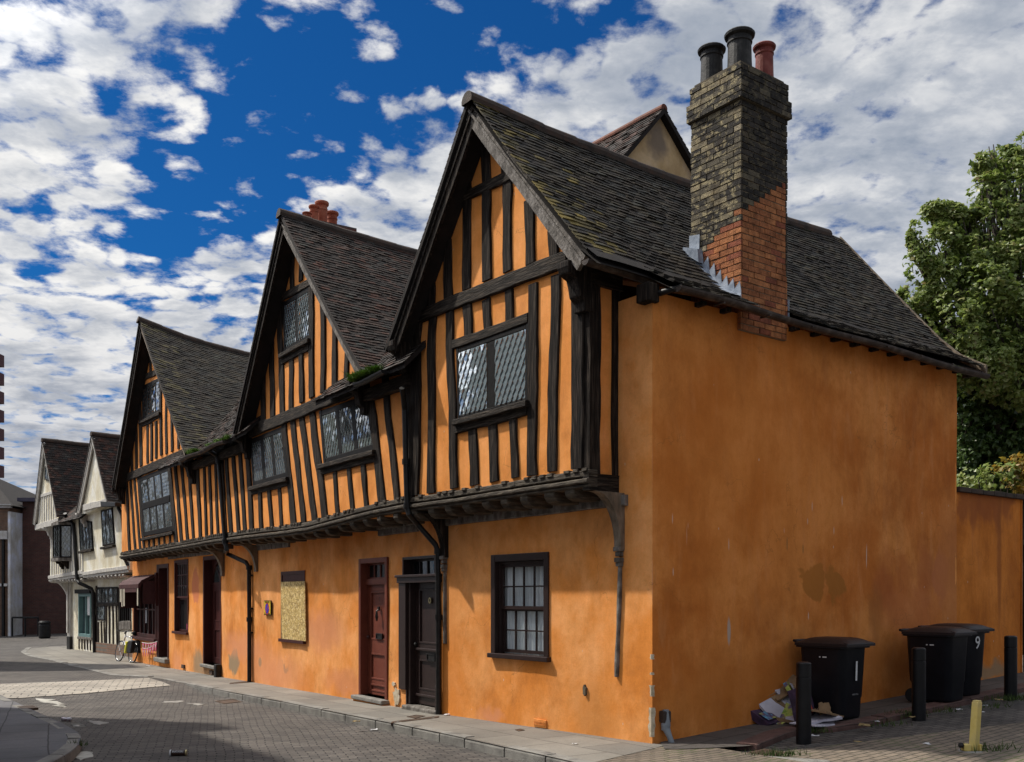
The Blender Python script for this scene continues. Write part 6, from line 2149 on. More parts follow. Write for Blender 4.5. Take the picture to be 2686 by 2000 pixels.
mb.build('foliage', M['leaf'], sh, fix=False)
mb = MB()
for c, r, n in ((px3(2200, 1020, 19.4), .42, 380), (px3(2215, 1045, 19.2), .4, 300)):
    leaf_cloud(mb, c, (r, r, r * .8), n, .13, q)
mb.build('yellow_foliage', M['leaf_yellow'], sh, fix=False)
mb = MB()
for i in range(7):
    c = px3(2120 + 16 * i, 1040, 19.3); mb.tube([(9.5 + .08 * i, 19.5, .3), ((9.6 + c[0]) / 2, 19.4, 2.2), c], [.04, .03, .012], 5)
mb.build('stem', M['bark'], sh)

# ================================================================== GROUND


def lin(a, b, n):
    return [a + (b - a) * i / n for i in range(n + 1)]


xs = [-400, -200, -100, -60, -45] + lin(-38, -20, 9) + lin(-19.5, 16, 71) + [18, 21, 25, 30, 40, 60, 100, 200, 400]
ys = [-60, -30, -15, -6] + lin(0, 48, 96) + [50, 53, 57, 62, 70, 85, 110, 160, 250, 400, 700]
mb = MB()
nx_ = len(xs)
for y in ys:
    for x in xs:
        mb.v.append((x, y, road_h(x, y)))
for j in range(len(ys) - 1):
    for i in range(nx_ - 1):
        k = j * nx_ + i
        mb.f.append((k, k + 1, k + nx_ + 1, k + nx_)); mb.t.append(0.)
tag(mb.build('road', M['road'], smooth=True, fix=False, loc=(0, 0, 0)), 'street paved with grey setts', 'road', kind='structure')


def resample(pts, step):
    out = [Vector(pts[0])]
    for p, q_ in zip(pts, pts[1:]):
        p, q_ = Vector(p), Vector(q_)
        n = max(1, int((q_ - p).length / step))
        out += [p + (q_ - p) * i / n for i in range(1, n + 1)]
    return out


def by_frac(pts, n):
    pts = [Vector(p) for p in pts]
    d = [0.]
    for p, q_ in zip(pts, pts[1:]):
        d.append(d[-1] + (q_ - p).length)
    out = []
    for i in range(n + 1):
        s_ = d[-1] * i / n
        k = 0
        while k < len(pts) - 2 and d[k + 1] < s_:
            k += 1
        f = (s_ - d[k]) / max(1e-6, d[k + 1] - d[k])
        out.append(pts[k] + (pts[k + 1] - pts[k]) * f)
    return out


def sheet(name, A_, B_, n, m, mat, h=pave_h, off=0., skirt=0., label=None, cat=None):
    """paving laid between two outlines, following the ground"""
    P, Q = by_frac(A_, n), by_frac(B_, n)
    mb = MB()
    for i in range(n + 1):
        for j in range(m + 1):
            p = P[i] + (Q[i] - P[i]) * (j / m)
            mb.v.append((p.x, p.y, h(p.x, p.y) + off))
    for i in range(n):
        for j in range(m):
            k = i * (m + 1) + j
            mb.f.append((k, k + m + 1, k + m + 2, k + 1)); mb.t.append(0.)
    o = mb.build(name, M[mat], smooth=True, fix=False)
    return tag(o, label, cat, kind='structure')


def kerb(name, pts, mat, w=.14, h=pave_h, top=.004, depth=.16, L=.95, seed=0, drop=None, label=None, round_=.02):
    """separate stones along a line; w > 0 puts the stone on the left of the line"""
    q_ = random.Random(seed)
    P = resample(pts, .015)
    mb = MB()
    i = 0
    while i < len(P) - 2:
        n = max(6, int(L * q_.uniform(.7, 1.2) / .015))
        seg = P[i:i + n]
        if len(seg) < 3:
            break
        seg = seg[:-1] if len(seg) > 4 else seg
        j = q_.uniform(-.006, .008)
        vs = []
        for k in range(0, len(seg)):
            d = (seg[min(k + 1, len(seg) - 1)] - seg[max(0, k - 1)]).normalized()
            nv = Vector((-d.y, d.x)) * w
            o_, i_ = seg[k], seg[k] + nv
            zo = h(o_.x, o_.y) + top + j
            rr = min(abs(w) * .3, .035)
            nn = nv.normalized()
            c0, c1 = o_ + nn * rr * .3, o_ + nn * rr
            vs += [(o_.x, o_.y, zo - depth), (o_.x, o_.y, zo - rr), (c0.x, c0.y, zo - rr * .3), (c1.x, c1.y, zo), (i_.x, i_.y, zo), (i_.x, i_.y, zo - depth)]
        fs = []
        for k in range(len(seg) - 1):
            for e in range(6):
                e2 = (e + 1) % 6
                fs.append((k * 6 + e, k * 6 + e2, k * 6 + 6 + e2, k * 6 + 6 + e))
        b = (len(seg) - 1) * 6
        fs += [(0, 1, 2, 3, 4, 5), (b + 5, b + 4, b + 3, b + 2, b + 1, b)]
        mb.add(vs, fs)
        i += n
    o = mb.build(name, M[mat])
    return tag(o, label, 'kerb', kind='structure')


ov = lambda u, v, h=pave_h: hit(u * 1.2105, v * 1.2105, h)
front_kerb = [ov(*p) for p in ((1268, 1657), (1180, 1637), (1100, 1620), (1000, 1598), (900, 1577), (760, 1550), (600, 1518), (480, 1496), (400, 1481), (352, 1472))]
back_front = [A.w(-.2, .02, 0)[:2], A.w(2, .02, 0)[:2], A.w(4.44, .02, 0)[:2], B.w(5, .02, 0)[:2], B.w(12, .02, 0)[:2], B.w(17.5, .02, 0)[:2]]
sheet('pavement', front_kerb, back_front, 60, 8, 'slab', label='stone-flagged pavement below the orange houses', cat='pavement')
kerb('kerb', front_kerb, 'kerb', w=-.15, seed=3, label='worn granite kerb along the pavement')
# raised table, pale band and widening pavement towards the far end
KJ = (0, 1250, 2.203)
J = lambda x, y, h=pave_h: hit(KJ[0] + x / KJ[2], KJ[1] + y / KJ[2], h)
far_kerb = [front_kerb[-1], J(850, 1160), J(640, 1150), J(480, 1110), J(300, 1065), J(160, 1038), J(118, 1015), J(150, 992), J(260, 985)]
far_back = [B.w(17.5, .02, 0)[:2], B.w(20.5, .02, 0)[:2], D.w(0.2, .02, 0)[:2], D.w(3, .02, 0)[:2], D.w(6, .02, 0)[:2], D.w(9, .02, 0)[:2], D.w(9.6, .8, 0)[:2], D.w(9.6, 2, 0)[:2], D.w(9.6, 4, 0)[:2]]
sheet('pavement', far_kerb, far_back, 60, 8, 'slab', off=.003, label='pale pavement widening by the shop and cream houses', cat='pavement')
kerb('kerb', far_kerb[1:], 'kerb', w=-.2, seed=8, top=.012, depth=.1, label='flush pale edging of the far pavement')
band_a = [J(-60, 1203), J(300, 1190), J(600, 1178), J(860, 1165)]
band_b = [J(-60, 1264), J(100, 1262), J(500, 1238), J(985, 1204)]
sheet('crossing', band_a, band_b, 40, 4, 'band', h=lambda x, y: max(road_h(x, y), pave_h(x, y) - .05 - .06), off=.012, label='pale band of setts across the street', cat='crossing')
rd_far = [(-22., 24.), (-9.0, 24.3)]
# left pavement
left_k = [J(-80, 1225), J(0, 1262), J(130, 1322), J(260, 1383), J(350, 1420), J(400, 1448), J(452, 1480), J(472, 1505), J(465, 1540), J(430, 1575), J(380, 1610), J(300, 1652), J(200, 1700)]
left_b = [(p[0] - 7.5, p[1] - 2.0) for p in left_k]
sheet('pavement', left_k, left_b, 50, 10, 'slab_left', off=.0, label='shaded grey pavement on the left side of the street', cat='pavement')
kerb('kerb', left_k, 'kerb', w=-.16, seed=5, L=.8, label='curved kerb of the left pavement')
# corner pavers and side lane
cpts_a = [ov(1262, 1656), (front_kerb[0][0] - .25, front_kerb[0][1] - .75), (1.2, 7.5), (2.0, 5.0)]
side_k = [ov(*p) for p in ((1380, 1630), (1560, 1640), (1640, 1617), (1700, 1592), (1740, 1581), (1800, 1578), (1880, 1566), (1960, 1549), (2060, 1527), (2150, 1507), (2250, 1485), (2400, 1455))]
sheet('side_lane', [front_kerb[0], (1.2, 7.5), (2.0, 5.0)], [(22, 17.5), (24, 10), (24, 4)], 40, 60, 'paver', off=-.03, label='brown block-paved side lane and corner', cat='road')
sheet('side_lane', [front_kerb[0], A.w(-.05, .0, 0)[:2]], [SD.w(.0, 3.6, 0)[:2], SD.w(.3, .0, 0)[:2]], 10, 14, 'paver', off=-.004, label='block paving turning the corner of the house', cat='pavement')
side_back = [SD.w(.15, -.02, 0)[:2], SD.w(2, -.02, 0)[:2], SD.w(4, -.02, 0)[:2], SD.w(6.7, -.02, 0)[:2], SD.w(8.8, -.02, 0)[:2], SD.w(13, -.02, 0)[:2]]
sheet('side_pavement', [ov(1440, 1624)] + side_k[2:], side_back, 50, 8, 'slab_dark', off=.004, label='dark flagged strip between the orange side wall and bollards', cat='pavement')
kerb('kerb', side_k[2:], 'kerb_red', w=.24, seed=6, L=1.3, top=.012, depth=.10, label='dull red rounded kerb under the bollards')

# ================================================================== MARKS AND IRONWORK ON THE GROUND


def flat_patch(name, pts, mat, h=road_h, off=.006, ragged=.0, seed=0, label=None, cat=None, kind=None):
    q_ = random.Random(seed)
    P = [Vector(p) for p in pts]
    out = []
    for i in range(len(P)):
        a, b = P[i], P[(i + 1) % len(P)]
        n = max(1, int((b - a).length / .12)) if ragged else 1
        for k in range(n):
            p = a + (b - a) * k / n
            out.append(p + Vector((q_.uniform(-ragged, ragged), q_.uniform(-ragged, ragged))))
    mb = MB()
    n = len(out)
    lo = [(p.x, p.y, h(p.x, p.y) + off - .03) for p in out]
    hi = [(p.x, p.y, h(p.x, p.y) + off) for p in out]
    mb.add(lo + hi, [tuple(range(n, 2 * n))] + [(i, (i + 1) % n, (i + 1) % n + n, i + n) for i in range(n)])
    return tag(mb.build(name, M[mat]), label, cat, kind=kind)


Jr = lambda x, y: J(x, y, road_h)
flat_patch('road_marking', [Jr(215, 1285), Jr(300, 1288), Jr(345, 1308), Jr(392, 1335), Jr(340, 1332), Jr(280, 1310), Jr(220, 1300)], 'line_white', ragged=.09, seed=1, label='worn white painted arrow mark on the setts near the pale band', cat='road marking')
flat_patch('road_marking', [Jr(425, 1597), Jr(520, 1590), Jr(540, 1620), Jr(450, 1645)], 'line_white', ragged=.03, seed=2, label='worn white painted square beside the curved left kerb', cat='road marking')
for i, (a, lab) in enumerate((([(940, 1300), (1060, 1298), (1060, 1306), (945, 1310)], 'faint worn white dash on the setts, left of the iron drain cover'), ([(1080, 1312), (1180, 1316), (1170, 1324), (1085, 1320)], 'small worn white fleck on the setts just left of the iron drain cover'),
                               ([(500, 1410), (560, 1415), (625, 1428), (590, 1442), (520, 1422)], 'broken white paint patch on the shaded setts'), ([(420, 1420), (470, 1440), (475, 1450), (430, 1432)], 'small white paint streak by the crushed can'))):
    flat_patch('road_marking', [Jr(*p) for p in a], 'line_faint', ragged=.09, seed=10 + i, label=lab, cat='road marking')


def grate(name, pts, h, slots, label, cat='drain', off=.008, mat='cast_iron', skew=False):
    """iron cover: frame with bars between open slots"""
    P = [Vector(p) for p in pts]
    mb = MB()

    def q_(a, b, z):
        p = P[0] * (1 - a) * (1 - b) + P[1] * a * (1 - b) + P[2] * a * b + P[3] * (1 - a) * b
        return (p.x, p.y, h(p.x, p.y) + off + z)

    def blk(a0, a1, b0, b1, z0, z1):
        mb.hexa([q_(a0, b0, z0), q_(a1, b0, z0), q_(a1, b1, z0), q_(a0, b1, z0), q_(a0, b0, z1), q_(a1, b0, z1), q_(a1, b1, z1), q_(a0, b1, z1)])
    blk(0, 1, 0, 1, -.04, -.012)
    blk(0, 1, 0, .1, -.012, 0); blk(0, 1, .9, 1, -.012, 0); blk(0, .07, .1, .9, -.012, 0); blk(.93, 1, .1, .9, -.012, 0)
    if slots:
        for i in range(slots):
            a = .10 + .80 * i / slots
            blk(a, a + .45 / slots, .1, .9, -.012, -.001)
    else:
        blk(.1, .9, .15, .85, -.012, -.003)
    return tag(mb.build(name, M[mat]), label, cat)


grate('manhole_cover', [Jr(1240, 1300), Jr(1350, 1288), Jr(1400, 1305), Jr(1290, 1316)], road_h, 0, 'rusty rectangular iron cover in the setts by the kerb', 'cover')
low_h = lambda x, y: pave_h(x, y) - .03
gK = (1700, 1500, 3.3033)
gp4 = lambda x, y, h=low_h: hit(gK[0] + x / gK[2], gK[1] + y / gK[2], h)
grate('drain_grate', [gp4(820, 1580), gp4(1010, 1540), gp4(1220, 1575), gp4(1050, 1615)], low_h, 14, 'rusty slotted drain grate in the corner paving', 'drain')
K4p = lambda x, y: hit(K4[0] + x / K4[2], K4[1] + y / K4[2])
grate('pavement_cover', [K4p(240, 1585), K4p(330, 1568), K4p(415, 1578), K4p(320, 1600)], pave_h, 0, 'small grey iron cover in the pavement before the dark door', 'cover')
grate('pavement_gully', [K4p(90, 1645), K4p(100, 1632), K4p(545, 1578), K4p(540, 1592)], pave_h, 0, 'narrow iron gully strip crossing the pavement from the downpipe', 'gully')
KSp = lambda x, y: hit(KS[0] + x / KS[2], KS[1] + y / KS[2])
grate('pavement_cover', [KSp(765, 1438), KSp(800, 1432), KSp(830, 1440), KSp(790, 1447)], pave_h, 0, 'tiny iron cover in the pavement below the sash window', 'cover')
P6 = lambda x, y: hit(x, y)
grate('pavement_gully', [K3p for K3p in (hit(602, 1795), hit(604, 1792), hit(698, 1782), hit(699, 1785))], pave_h, 0, 'narrow iron gully strip below the boarded window', 'gully')
grate('drain_grate', [Jr(100, 1372), Jr(190, 1366), Jr(222, 1380), Jr(130, 1388)], lambda x, y: pave_h(x, y), 9, 'slotted grate in the shaded left pavement', 'drain')
# row of pale cobbles at the lane corner
mb = MB()
q = random.Random(4)
for i in range(26):
    f = i / 25
    for j in range(2):
        x, y = gp4(630 + 900 * f, 1588 + 62 * f + 20 * j)
        z = low_h(x, y)
        s_ = q.uniform(.05, .08)
        mb.lathe((x, y, z), [(s_, -.02), (s_ * .95, .008), (s_ * .6, .018)], 7)
tag(mb.build('cobble_strip', M['kerb']), 'strip of pale cobbles beside the corner drain', 'cobbles', kind='structure')

# ================================================================== WHEELIE BINS


def wheelie(label, loc_corner, ang, numeral, ncol, tilt=0.):
    """loc_corner = front corner nearest the street; local x = out from the wall, y = along the wall"""
    ca, sa = math.cos(ang), math.sin(ang)
    ox, oy = loc_corner
    zb = pave_h(ox, oy)
    Lx, Ly, Hh = .66, .56, .97

    def w(x, y, z):       # x 0 = back (wall side) .. Lx = front; y 0 = street side .. Ly
        xx = x - Lx
        return (ox + ca * xx - sa * y, oy + sa * xx + ca * y, zb + z)
    root = thing('wheelie_bin', label, 'wheelie bin', w(Lx / 2, Ly / 2, 0), 'black wheelie bins along the side wall')

    def ring(z, g, rad, n=4, dx0=0., dx1=0.):
        x0, x1, y0, y1 = -g + dx0, Lx + g - dx1, -g, Ly + g
        pts = []
        for (cx, cy, a0) in ((x1 - rad, y1 - rad, 0), (x0 + rad, y1 - rad, 90), (x0 + rad, y0 + rad, 180), (x1 - rad, y0 + rad, 270)):
            for k in range(n + 1):
                a = R(a0 + 90 * k / n)
                pts.append(w(cx + rad * math.cos(a), cy + rad * math.sin(a), z))
        return pts

    def loft(rings, cap=True):
        mb = MB()
        n = len(rings[0])
        vs = [p for r_ in rings for p in r_]
        fs = [(i * n + k, i * n + (k + 1) % n, (i + 1) * n + (k + 1) % n, (i + 1) * n + k) for i in range(len(rings) - 1) for k in range(n)]
        if cap:
            fs += [tuple(range(n - 1, -1, -1)), tuple(range((len(rings) - 1) * n, len(rings) * n))]
        mb.add(vs, fs)
        return mb
    body = loft([ring(.03, -.055, .09, dx0=.10), ring(.06, -.045, .09, dx0=.08), ring(.28, -.034, .10), ring(.30, -.026, .10), ring(Hh - .05, .0, .09), ring(Hh, .012, .07)])
    bo = body.build('body', M['bin'], root, smooth=True)
    rim = loft([ring(Hh - .05, .022, .07), ring(Hh - .045, .038, .07), ring(Hh, .04, .07), ring(Hh + .005, .03, .07)])
    rim.build('rim', M['bin'], root, smooth=False)
    lid = MB()

    def lz(u, v):
        x = -.02 + (Lx + .10) * u
        y = -.045 + (Ly + .09) * v
        crown = .075 * (1 - abs(2 * v - 1) ** 4) * (1 - abs(2 * u - 1.0) ** 5)
        z = Hh + .012 + crown + tilt * u
        return w(x, y, z)
    lid.grid(lz, 14, 12)
    lid.grid(lambda u, v: Vector(lz(u, v)) - Vector((0, 0, .02)), 14, 12)
    for e in range(12):
        for u in (0., 1.):
            a, b = Vector(lz(u, e / 12)), Vector(lz(u, (e + 1) / 12)); d = Vector((0, 0, -.035)); lid.add([a, b, b + d, a + d], [(0, 1, 2, 3)])
    for e in range(14):
        for v in (0., 1.):
            a, b = Vector(lz(e / 14, v)), Vector(lz((e + 1) / 14, v)); d = Vector((0, 0, -.035)); lid.add([a, b, b + d, a + d], [(0, 1, 2, 3)])
    lid.build('lid', M['bin_lid'], root, smooth=True)
    fl_ = MB()
    vs = [w(Lx + .01, -.02, Hh - .005), w(Lx + .085, -.02, Hh + .0), w(Lx + .085, Ly + .02, Hh + .0), w(Lx + .01, Ly + .02, Hh - .005), w(Lx + .01, -.02, Hh + .035), w(Lx + .075, -.02, Hh + .02), w(Lx + .075, Ly + .02, Hh + .02), w(Lx + .01, Ly + .02, Hh + .035)]
    fl_.hexa(vs)
    fl_.build('lid_lip', M['bin_lid'], root, bevel=.008)
    hb = MB()
    hb.tube([w(-.09, .04, Hh + .03), w(-.09, Ly - .04, Hh + .03)], .018, 10)
    for y in (.05, Ly / 2, Ly - .05):
        hb.tube([w(-.09, y, Hh + .03), w(.03, y, Hh - .01)], .018, 8)
    hb.build('handle', M['bin'], root)
    for y0, y1 in ((-.05, .0), (Ly, Ly + .05)):
        wh = MB()
        n = 20
        vs = []
        for yy in (y0, y1):
            vs += [w(.13 + .10 * math.cos(2 * math.pi * k / n), yy, .10 + .10 * math.sin(2 * math.pi * k / n)) for k in range(n)]
        wh.add(vs, [tuple(range(n)), tuple(range(2 * n - 1, n - 1, -1))] + [(k, (k + 1) % n, (k + 1) % n + n, k + n) for k in range(n)])
        wh.build('wheel', M['rubber'], root, bevel=.01)
    # numeral on the front face
    fx = Lx + .004 - .022
    right = Vector(w(0, 1, 0)) - Vector(w(0, 0, 0))
    text_mesh('numeral', numeral, ncol[0], w(fx + ncol[3] , Ly * ncol[1], ncol[2]), tuple(right), tuple((Vector(w(.014, 0, .5)) - Vector(w(0, 0, 0))).normalized()), M['white_num'], root)
    if numeral == '1':
        mb = MB()
        for (ya, yb, za, zb2) in ((.30, .32, .34, .47), (.24, .38, .325, .345)):
            pts = [w(fx - .006, ya, za), w(fx - .006, yb, za), w(fx - .006, yb, zb2), w(fx - .006, ya, zb2)]
            mb.add(pts, [(0, 1, 2, 3)])
        mb.build('scuff_mark', M['leading'], root)
    lb_ = MB()
    for (xa, xb) in ((.32, .34), (.37, .43)):
        lb_.add([w(xa, -.008, .80), w(xb, -.008, .80), w(xb, -.008, .815), w(xa, -.008, .815)], [(0, 1, 2, 3)])
    lb_.build('label_strip', M['white_num'], root)
    return root


# local x points out from the side wall (-s direction of the house front)
AX = math.atan2(-A.a[1], -A.a[0])
g5 = lambda x, y: hit(2100 + x / 3.3038, 1500 + y / 3.3038)
wheelie('black wheelie bin with a large white 1, beside the heap of cardboard', gp4(1690, 1310, pave_h), AX + R(2), '1', (.36, .50, .62, .03))
wheelie('black wheelie bin in front of another bin, behind the middle bollard', g5(1300, 1158), AX + R(3), '', (.2, .5, .7, .012))
c3 = g5(1300, 1158)
wheelie('black wheelie bin with a white 9, half hidden by the bin in front of it', (c3[0] + SD.a[0] * .66 - SD.b[0] * .16, c3[1] + SD.a[1] * .66 - SD.b[1] * .16), AX - R(4), '9', (.26, .50, .78, .04))

# ================================================================== BOLLARDS


def bollard(label, foot, hgt, rad=.085):
    x, y = foot
    z = pave_h(x, y)
    root = thing('bollard', label, 'bollard', (x, y, z), 'black steel bollards beside the lane')
    mb = MB(); mb.lathe((x, y, z), [(rad, -.2), (rad, hgt * .80), (rad - .006, hgt * .803), (rad - .006, hgt * .812), (rad, hgt * .815), (rad, hgt - .012), (rad - .012, hgt)], 26)
    mb.build('shaft', M['bollard'], root, smooth=False, bevel=.002)
    mb = MB(); mb.lathe((x, y, z + hgt - .002), [(rad - .014, 0), (rad - .03, .008)], 24); mb.build('cap', M['bin_lid'], root)
    return root


for lab, (px_, pv), top in (('black bollard beside the heap of cardboard', (2108, 1938), 1738), ('black bollard with chipped paint in front of two bins', (2410, 1878), 1700), ('black bollard at the right edge beyond all the bins', (2651, 1826), 1669)):
    f = hit(px_, pv)
    bollard(lab, f, (pv - top) * f[1] / F)

# yellow folding parking post
px0 = hit(2554, 1962)
yz = pave_h(*px0) - .03
yp = thing('parking_post', 'square yellow folding post, slightly leaning, standing in the lane', 'post', (px0[0], px0[1], yz))
k = px0[1] / F
hp = 132 * k
mb = MB()
ln = 9 * k
for (z0_, z1_, g) in ((0., hp * .97, .037), (hp * .97, hp, .032)):
    ca, sa = math.cos(R(32)), math.sin(R(32))
    vs = []
    for z in (z0_, z1_):
        for (a, b) in ((-1, -1), (1, -1), (1, 1), (-1, 1)):
            xx, yy = a * g, b * g
            vs.append((px0[0] + ca * xx - sa * yy + ln * z / hp, px0[1] + sa * xx + ca * yy, yz + z))
    mb.hexa(vs)
mb.build('post', M['yellow'], yp, bevel=.006)
mb = MB(); mb.box(px0[0] - .12, px0[0] - .045, px0[1] - .05, px0[1] + .03, yz, yz + .07); mb.box(px0[0] + .045, px0[0] + .075, px0[1] - .04, px0[1] + .04, yz, yz + .07); mb.build('hinge_bracket', M['yellow'], yp, bevel=.008)
mb = MB(); mb.lathe((px0[0] - .145, px0[1] - .03, yz + .06), [(.022, -.025), (.03, 0), (.022, .025)], 10); mb.build('padlock', M['iron'], yp)
mb = MB(); mb.lathe((px0[0], px0[1], yz - .02), [(.17, 0), (.15, .018), (.10, .022)], 18); mb.build('concrete_foot', M['kerb'], yp)

# grey pipe stub at the corner of the side wall
t, z = at(SD, (1700, 1500, 3.3033), 150, 1250, .05)
gp_ = thing('vent_pipe', 'short grey plastic pipe with square cap against the foot of the side wall', 'pipe', SD.w(t, .07, pave_h(*SD.w(t, .07, 0)[:2])))
zb_ = pave_h(*SD.w(t, .07, 0)[:2])
mb = MB(); mb.tube([SD.w(t + .03, .14, zb_ - .03), SD.w(t + .01, .10, zb_ + .08), SD.w(t, .06, zb_ + .16), SD.w(t, .055, zb_ + .38)], [.032, .034, .048, .036], 12)
mb.lathe(SD.w(t, .055, zb_ + .14), [(.05, 0), (.056, .06), (.05, .12)], 14); mb.build('pipe', M['grey_pvc'], gp_)
mb = MB(); mb.fbox(SD, t - .06, t + .06, .0, .09, z - .08, z + .06); mb.build('cap', M['gutter'], gp_, bevel=.015)

# ================================================================== CARDBOARD


def card(label, c, size, rot, mat, name='flattened_box', seed=0, extra=None):
    """a squashed carton: sheet with folded flaps and torn edges"""
    q_ = random.Random(seed)
    from mathutils import Euler
    m3 = Euler([R(a) for a in rot]).to_matrix()
    W_, L_, T_ = size[0] * 1.18, size[1] * 1.18, size[2]
    mb = MB()
    n = 5

    def P(u, v, s_):
        return Vector(c) + m3 @ Vector(((u - .5) * W_ + q_j[(u, v)][0], (v - .5) * L_ + q_j[(u, v)][1], s_ * T_ / 2 + .02 * math.sin(u * 4 + seed) * (v - .5)))
    q_j = {(i / n, j / n): (q_.uniform(-.012, .012), q_.uniform(-.012, .012)) for i in range(n + 1) for j in range(n + 1)}
    for s_ in (1, -1):
        mb.grid(lambda u, v: P(round(u * n) / n, round(v * n) / n, s_), n, n)
    for i in range(n):
        for (a, b) in (((i / n, 0.), ((i + 1) / n, 0.)), ((i / n, 1.), ((i + 1) / n, 1.)), ((0., i / n), (0., (i + 1) / n)), ((1., i / n), (1., (i + 1) / n))):
            mb.add([P(*a, 1), P(*b, 1), P(*b, -1), P(*a, -1)], [(0, 1, 2, 3)])
    o = mb.build(name, M[mat], fix=False)
    tag(o, label, 'cardboard', 'flattened cardboard boxes between bollard and wall')
    if extra:
        ex = MB()
        for (u0, v0, u1, v1) in extra[1]:
            cs = [Vector(c) + m3 @ Vector(((u - .5) * W_, (v - .5) * L_, T_ / 2 + .022)) for u, v in ((u0, v0), (u1, v0), (u1, v1), (u0, v1))]
            ex.add(cs, [(0, 1, 2, 3)])
        p = ex.build('print', M[extra[0]], o)
        # child mesh is stored relative to its parent
    return o


cc = Vector((*gp4(1080, 1300, pave_h), 0)); cz = pave_h(cc.x, cc.y)
ux, uy = Vector((SD.a[0], SD.a[1], 0)), Vector((SD.b[0], SD.b[1], 0))      # along the wall, out from it
hd = math.degrees(math.atan2(SD.a[1], SD.a[0]))


def cpos(a, b, z):
    p = cc + ux * a + uy * b
    return (p.x, p.y, cz + z)


def cp4(x, y, z):
    a = gp4(x, y, pave_h)
    return (a[0], a[1], pave_h(*a) + z)


card('purple and green printed carton lying lowest at the left of the heap', cpos(-.10, -.02, .10), (.42, .34, .10), (28, -8, hd + 6), 'print_dark', seed=1, extra=('print_green', [(.05, .1, .45, .5), (.55, .5, .95, .95)]))
card('white-faced carton with brown tape leaning at the front of the heap', cpos(.10, .06, .20), (.50, .42, .035), (44, -16, hd - 4), 'paper', seed=2, extra=('card', [(.0, .0, 1., .10), (.0, .86, 1., 1.), (.93, .1, 1., .86)]))
card('green and white printed carton behind the white-faced one', cpos(.16, -.06, .30), (.56, .40, .04), (50, -24, hd + 2), 'print_green', seed=3, extra=('paper', [(.05, .1, .4, .35), (.5, .6, .95, .85)]))
card('green and blue printed sleeve wedged under the white-faced carton', cpos(-.02, .10, .08), (.40, .30, .05), (24, -26, hd - 22), 'print_green', seed=21)
card('pale blue printed carton end showing beside the bollard', cpos(.36, .06, .34), (.34, .26, .05), (58, 10, hd + 22), 'print_green', seed=22, extra=('paper', [(.1, .5, .9, .9)]))
card('crumpled brown carton corner at the front foot of the heap', cpos(.16, .20, .05), (.36, .22, .04), (14, -8, hd + 30), 'card', seed=23)
card('brown flattened carton tilted on the upper heap', cpos(.30, -.10, .38), (.50, .42, .03), (38, -20, hd + 14), 'card', seed=4)
card('brown carton flap sticking out of the upper heap', cpos(.28, -.02, .42), (.44, .20, .025), (20, -30, hd - 12), 'card', seed=5)
card('white torn carton crowning the heap', cpos(.34, -.14, .52), (.44, .30, .02), (48, -14, hd + 4), 'paper', seed=6)
card('second brown sheet crowning the heap by the bollard', cpos(.48, -.12, .47), (.40, .34, .02), (46, -6, hd - 10), 'card', seed=7)
card('brown sheet lying flat under the heap', cpos(.22, .02, .04), (.62, .44, .04), (4, 3, hd + 20), 'card', seed=8)
card('black carton with red lettering behind the bollard', cp4(1345, 1325, .20), (.34, .40, .12), (72, 6, hd + 12), 'print_dark', seed=9, extra=('red_print', [(.2, .35, .35, .6), (.5, .35, .7, .6)]))
card('white sheets stacked right of the bollard', cp4(1440, 1325, .09), (.46, .34, .03), (6, -6, hd - 8), 'paper', seed=10)
card('brown sheet on top of the white stack right of the bollard', cp4(1500, 1318, .15), (.52, .32, .02), (8, 8, hd + 14), 'card', seed=11)
card('white sheet at the bottom of the stack right of the bollard', cp4(1470, 1335, .03), (.58, .30, .015), (2, 2, hd + 4), 'paper', seed=12)
card('brown carton panel standing up against the bin', cp4(1530, 1310, .17), (.15, .14, .02), (70, 4, hd - 14), 'card', seed=13)

# ================================================================== SIGN, BUNTING, BICYCLE
q4 = [at(B, KH, x, y, -.03) for x, y in ((365, 575), (411, 571), (412, 672), (367, 671))]
st0, st1 = (q4[1][0] + q4[2][0]) / 2, (q4[0][0] + q4[3][0]) / 2
sz1, sz0 = (q4[0][1] + q4[1][1]) / 2, (q4[2][1] + q4[3][1]) / 2
sg = thing('parking_sign', 'small yellow restricted zone sign fixed to the orange wall by the boarded window', 'sign', B.w((st0 + st1) / 2, -.03, sz0))
mb = MB(); mb.fbox(B, st0, st1, -.045, -.02, sz0, sz1); mb.build('plate', M['sign_black'], sg)
mb = MB(); mb.fbox(B, st0 + .015, st1 - .015, -.048, -.0455, sz0 + .015, sz1 - .015); mb.build('panel', M['sign_yellow'], sg)
sc_t, sw2, sh2 = (st0 + st1) / 2, st1 - st0, sz1 - sz0
rt_ = (-B.a[0], -B.a[1], 0)
for bodyt, zz, s_ in (('Restricted', .90, .17), ('Zone', .77, .17), ('At any time', .10, .17)):
    text_mesh('lettering', bodyt, sw2 * s_, B.w(sc_t, -.0495, sz0 + sh2 * zz), rt_, (0, 0, 1), M['sign_black'], sg)
cz_ = sz0 + sh2 * .44
disc = lambda r_, n=24: [(sc_t + r_ * math.cos(2 * math.pi * i / n), cz_ + r_ * math.sin(2 * math.pi * i / n)) for i in range(n)]
mb = MB(); mb.prism(B, disc(sw2 * .30), -.0505, -.0485); mb.build('roundel_ring', M['sign_red'], sg)
mb = MB(); mb.prism(B, disc(sw2 * .235), -.0525, -.051); mb.build('roundel', M['sign_blue'], sg)
mb = MB(); mb.bar(B, (sc_t - sw2 * .19, cz_ + sw2 * .19), (sc_t + sw2 * .19, cz_ - sw2 * .19), sw2 * .07, -.055, -.053, 0., seg=1); mb.build('roundel_bar', M['sign_red'], sg)

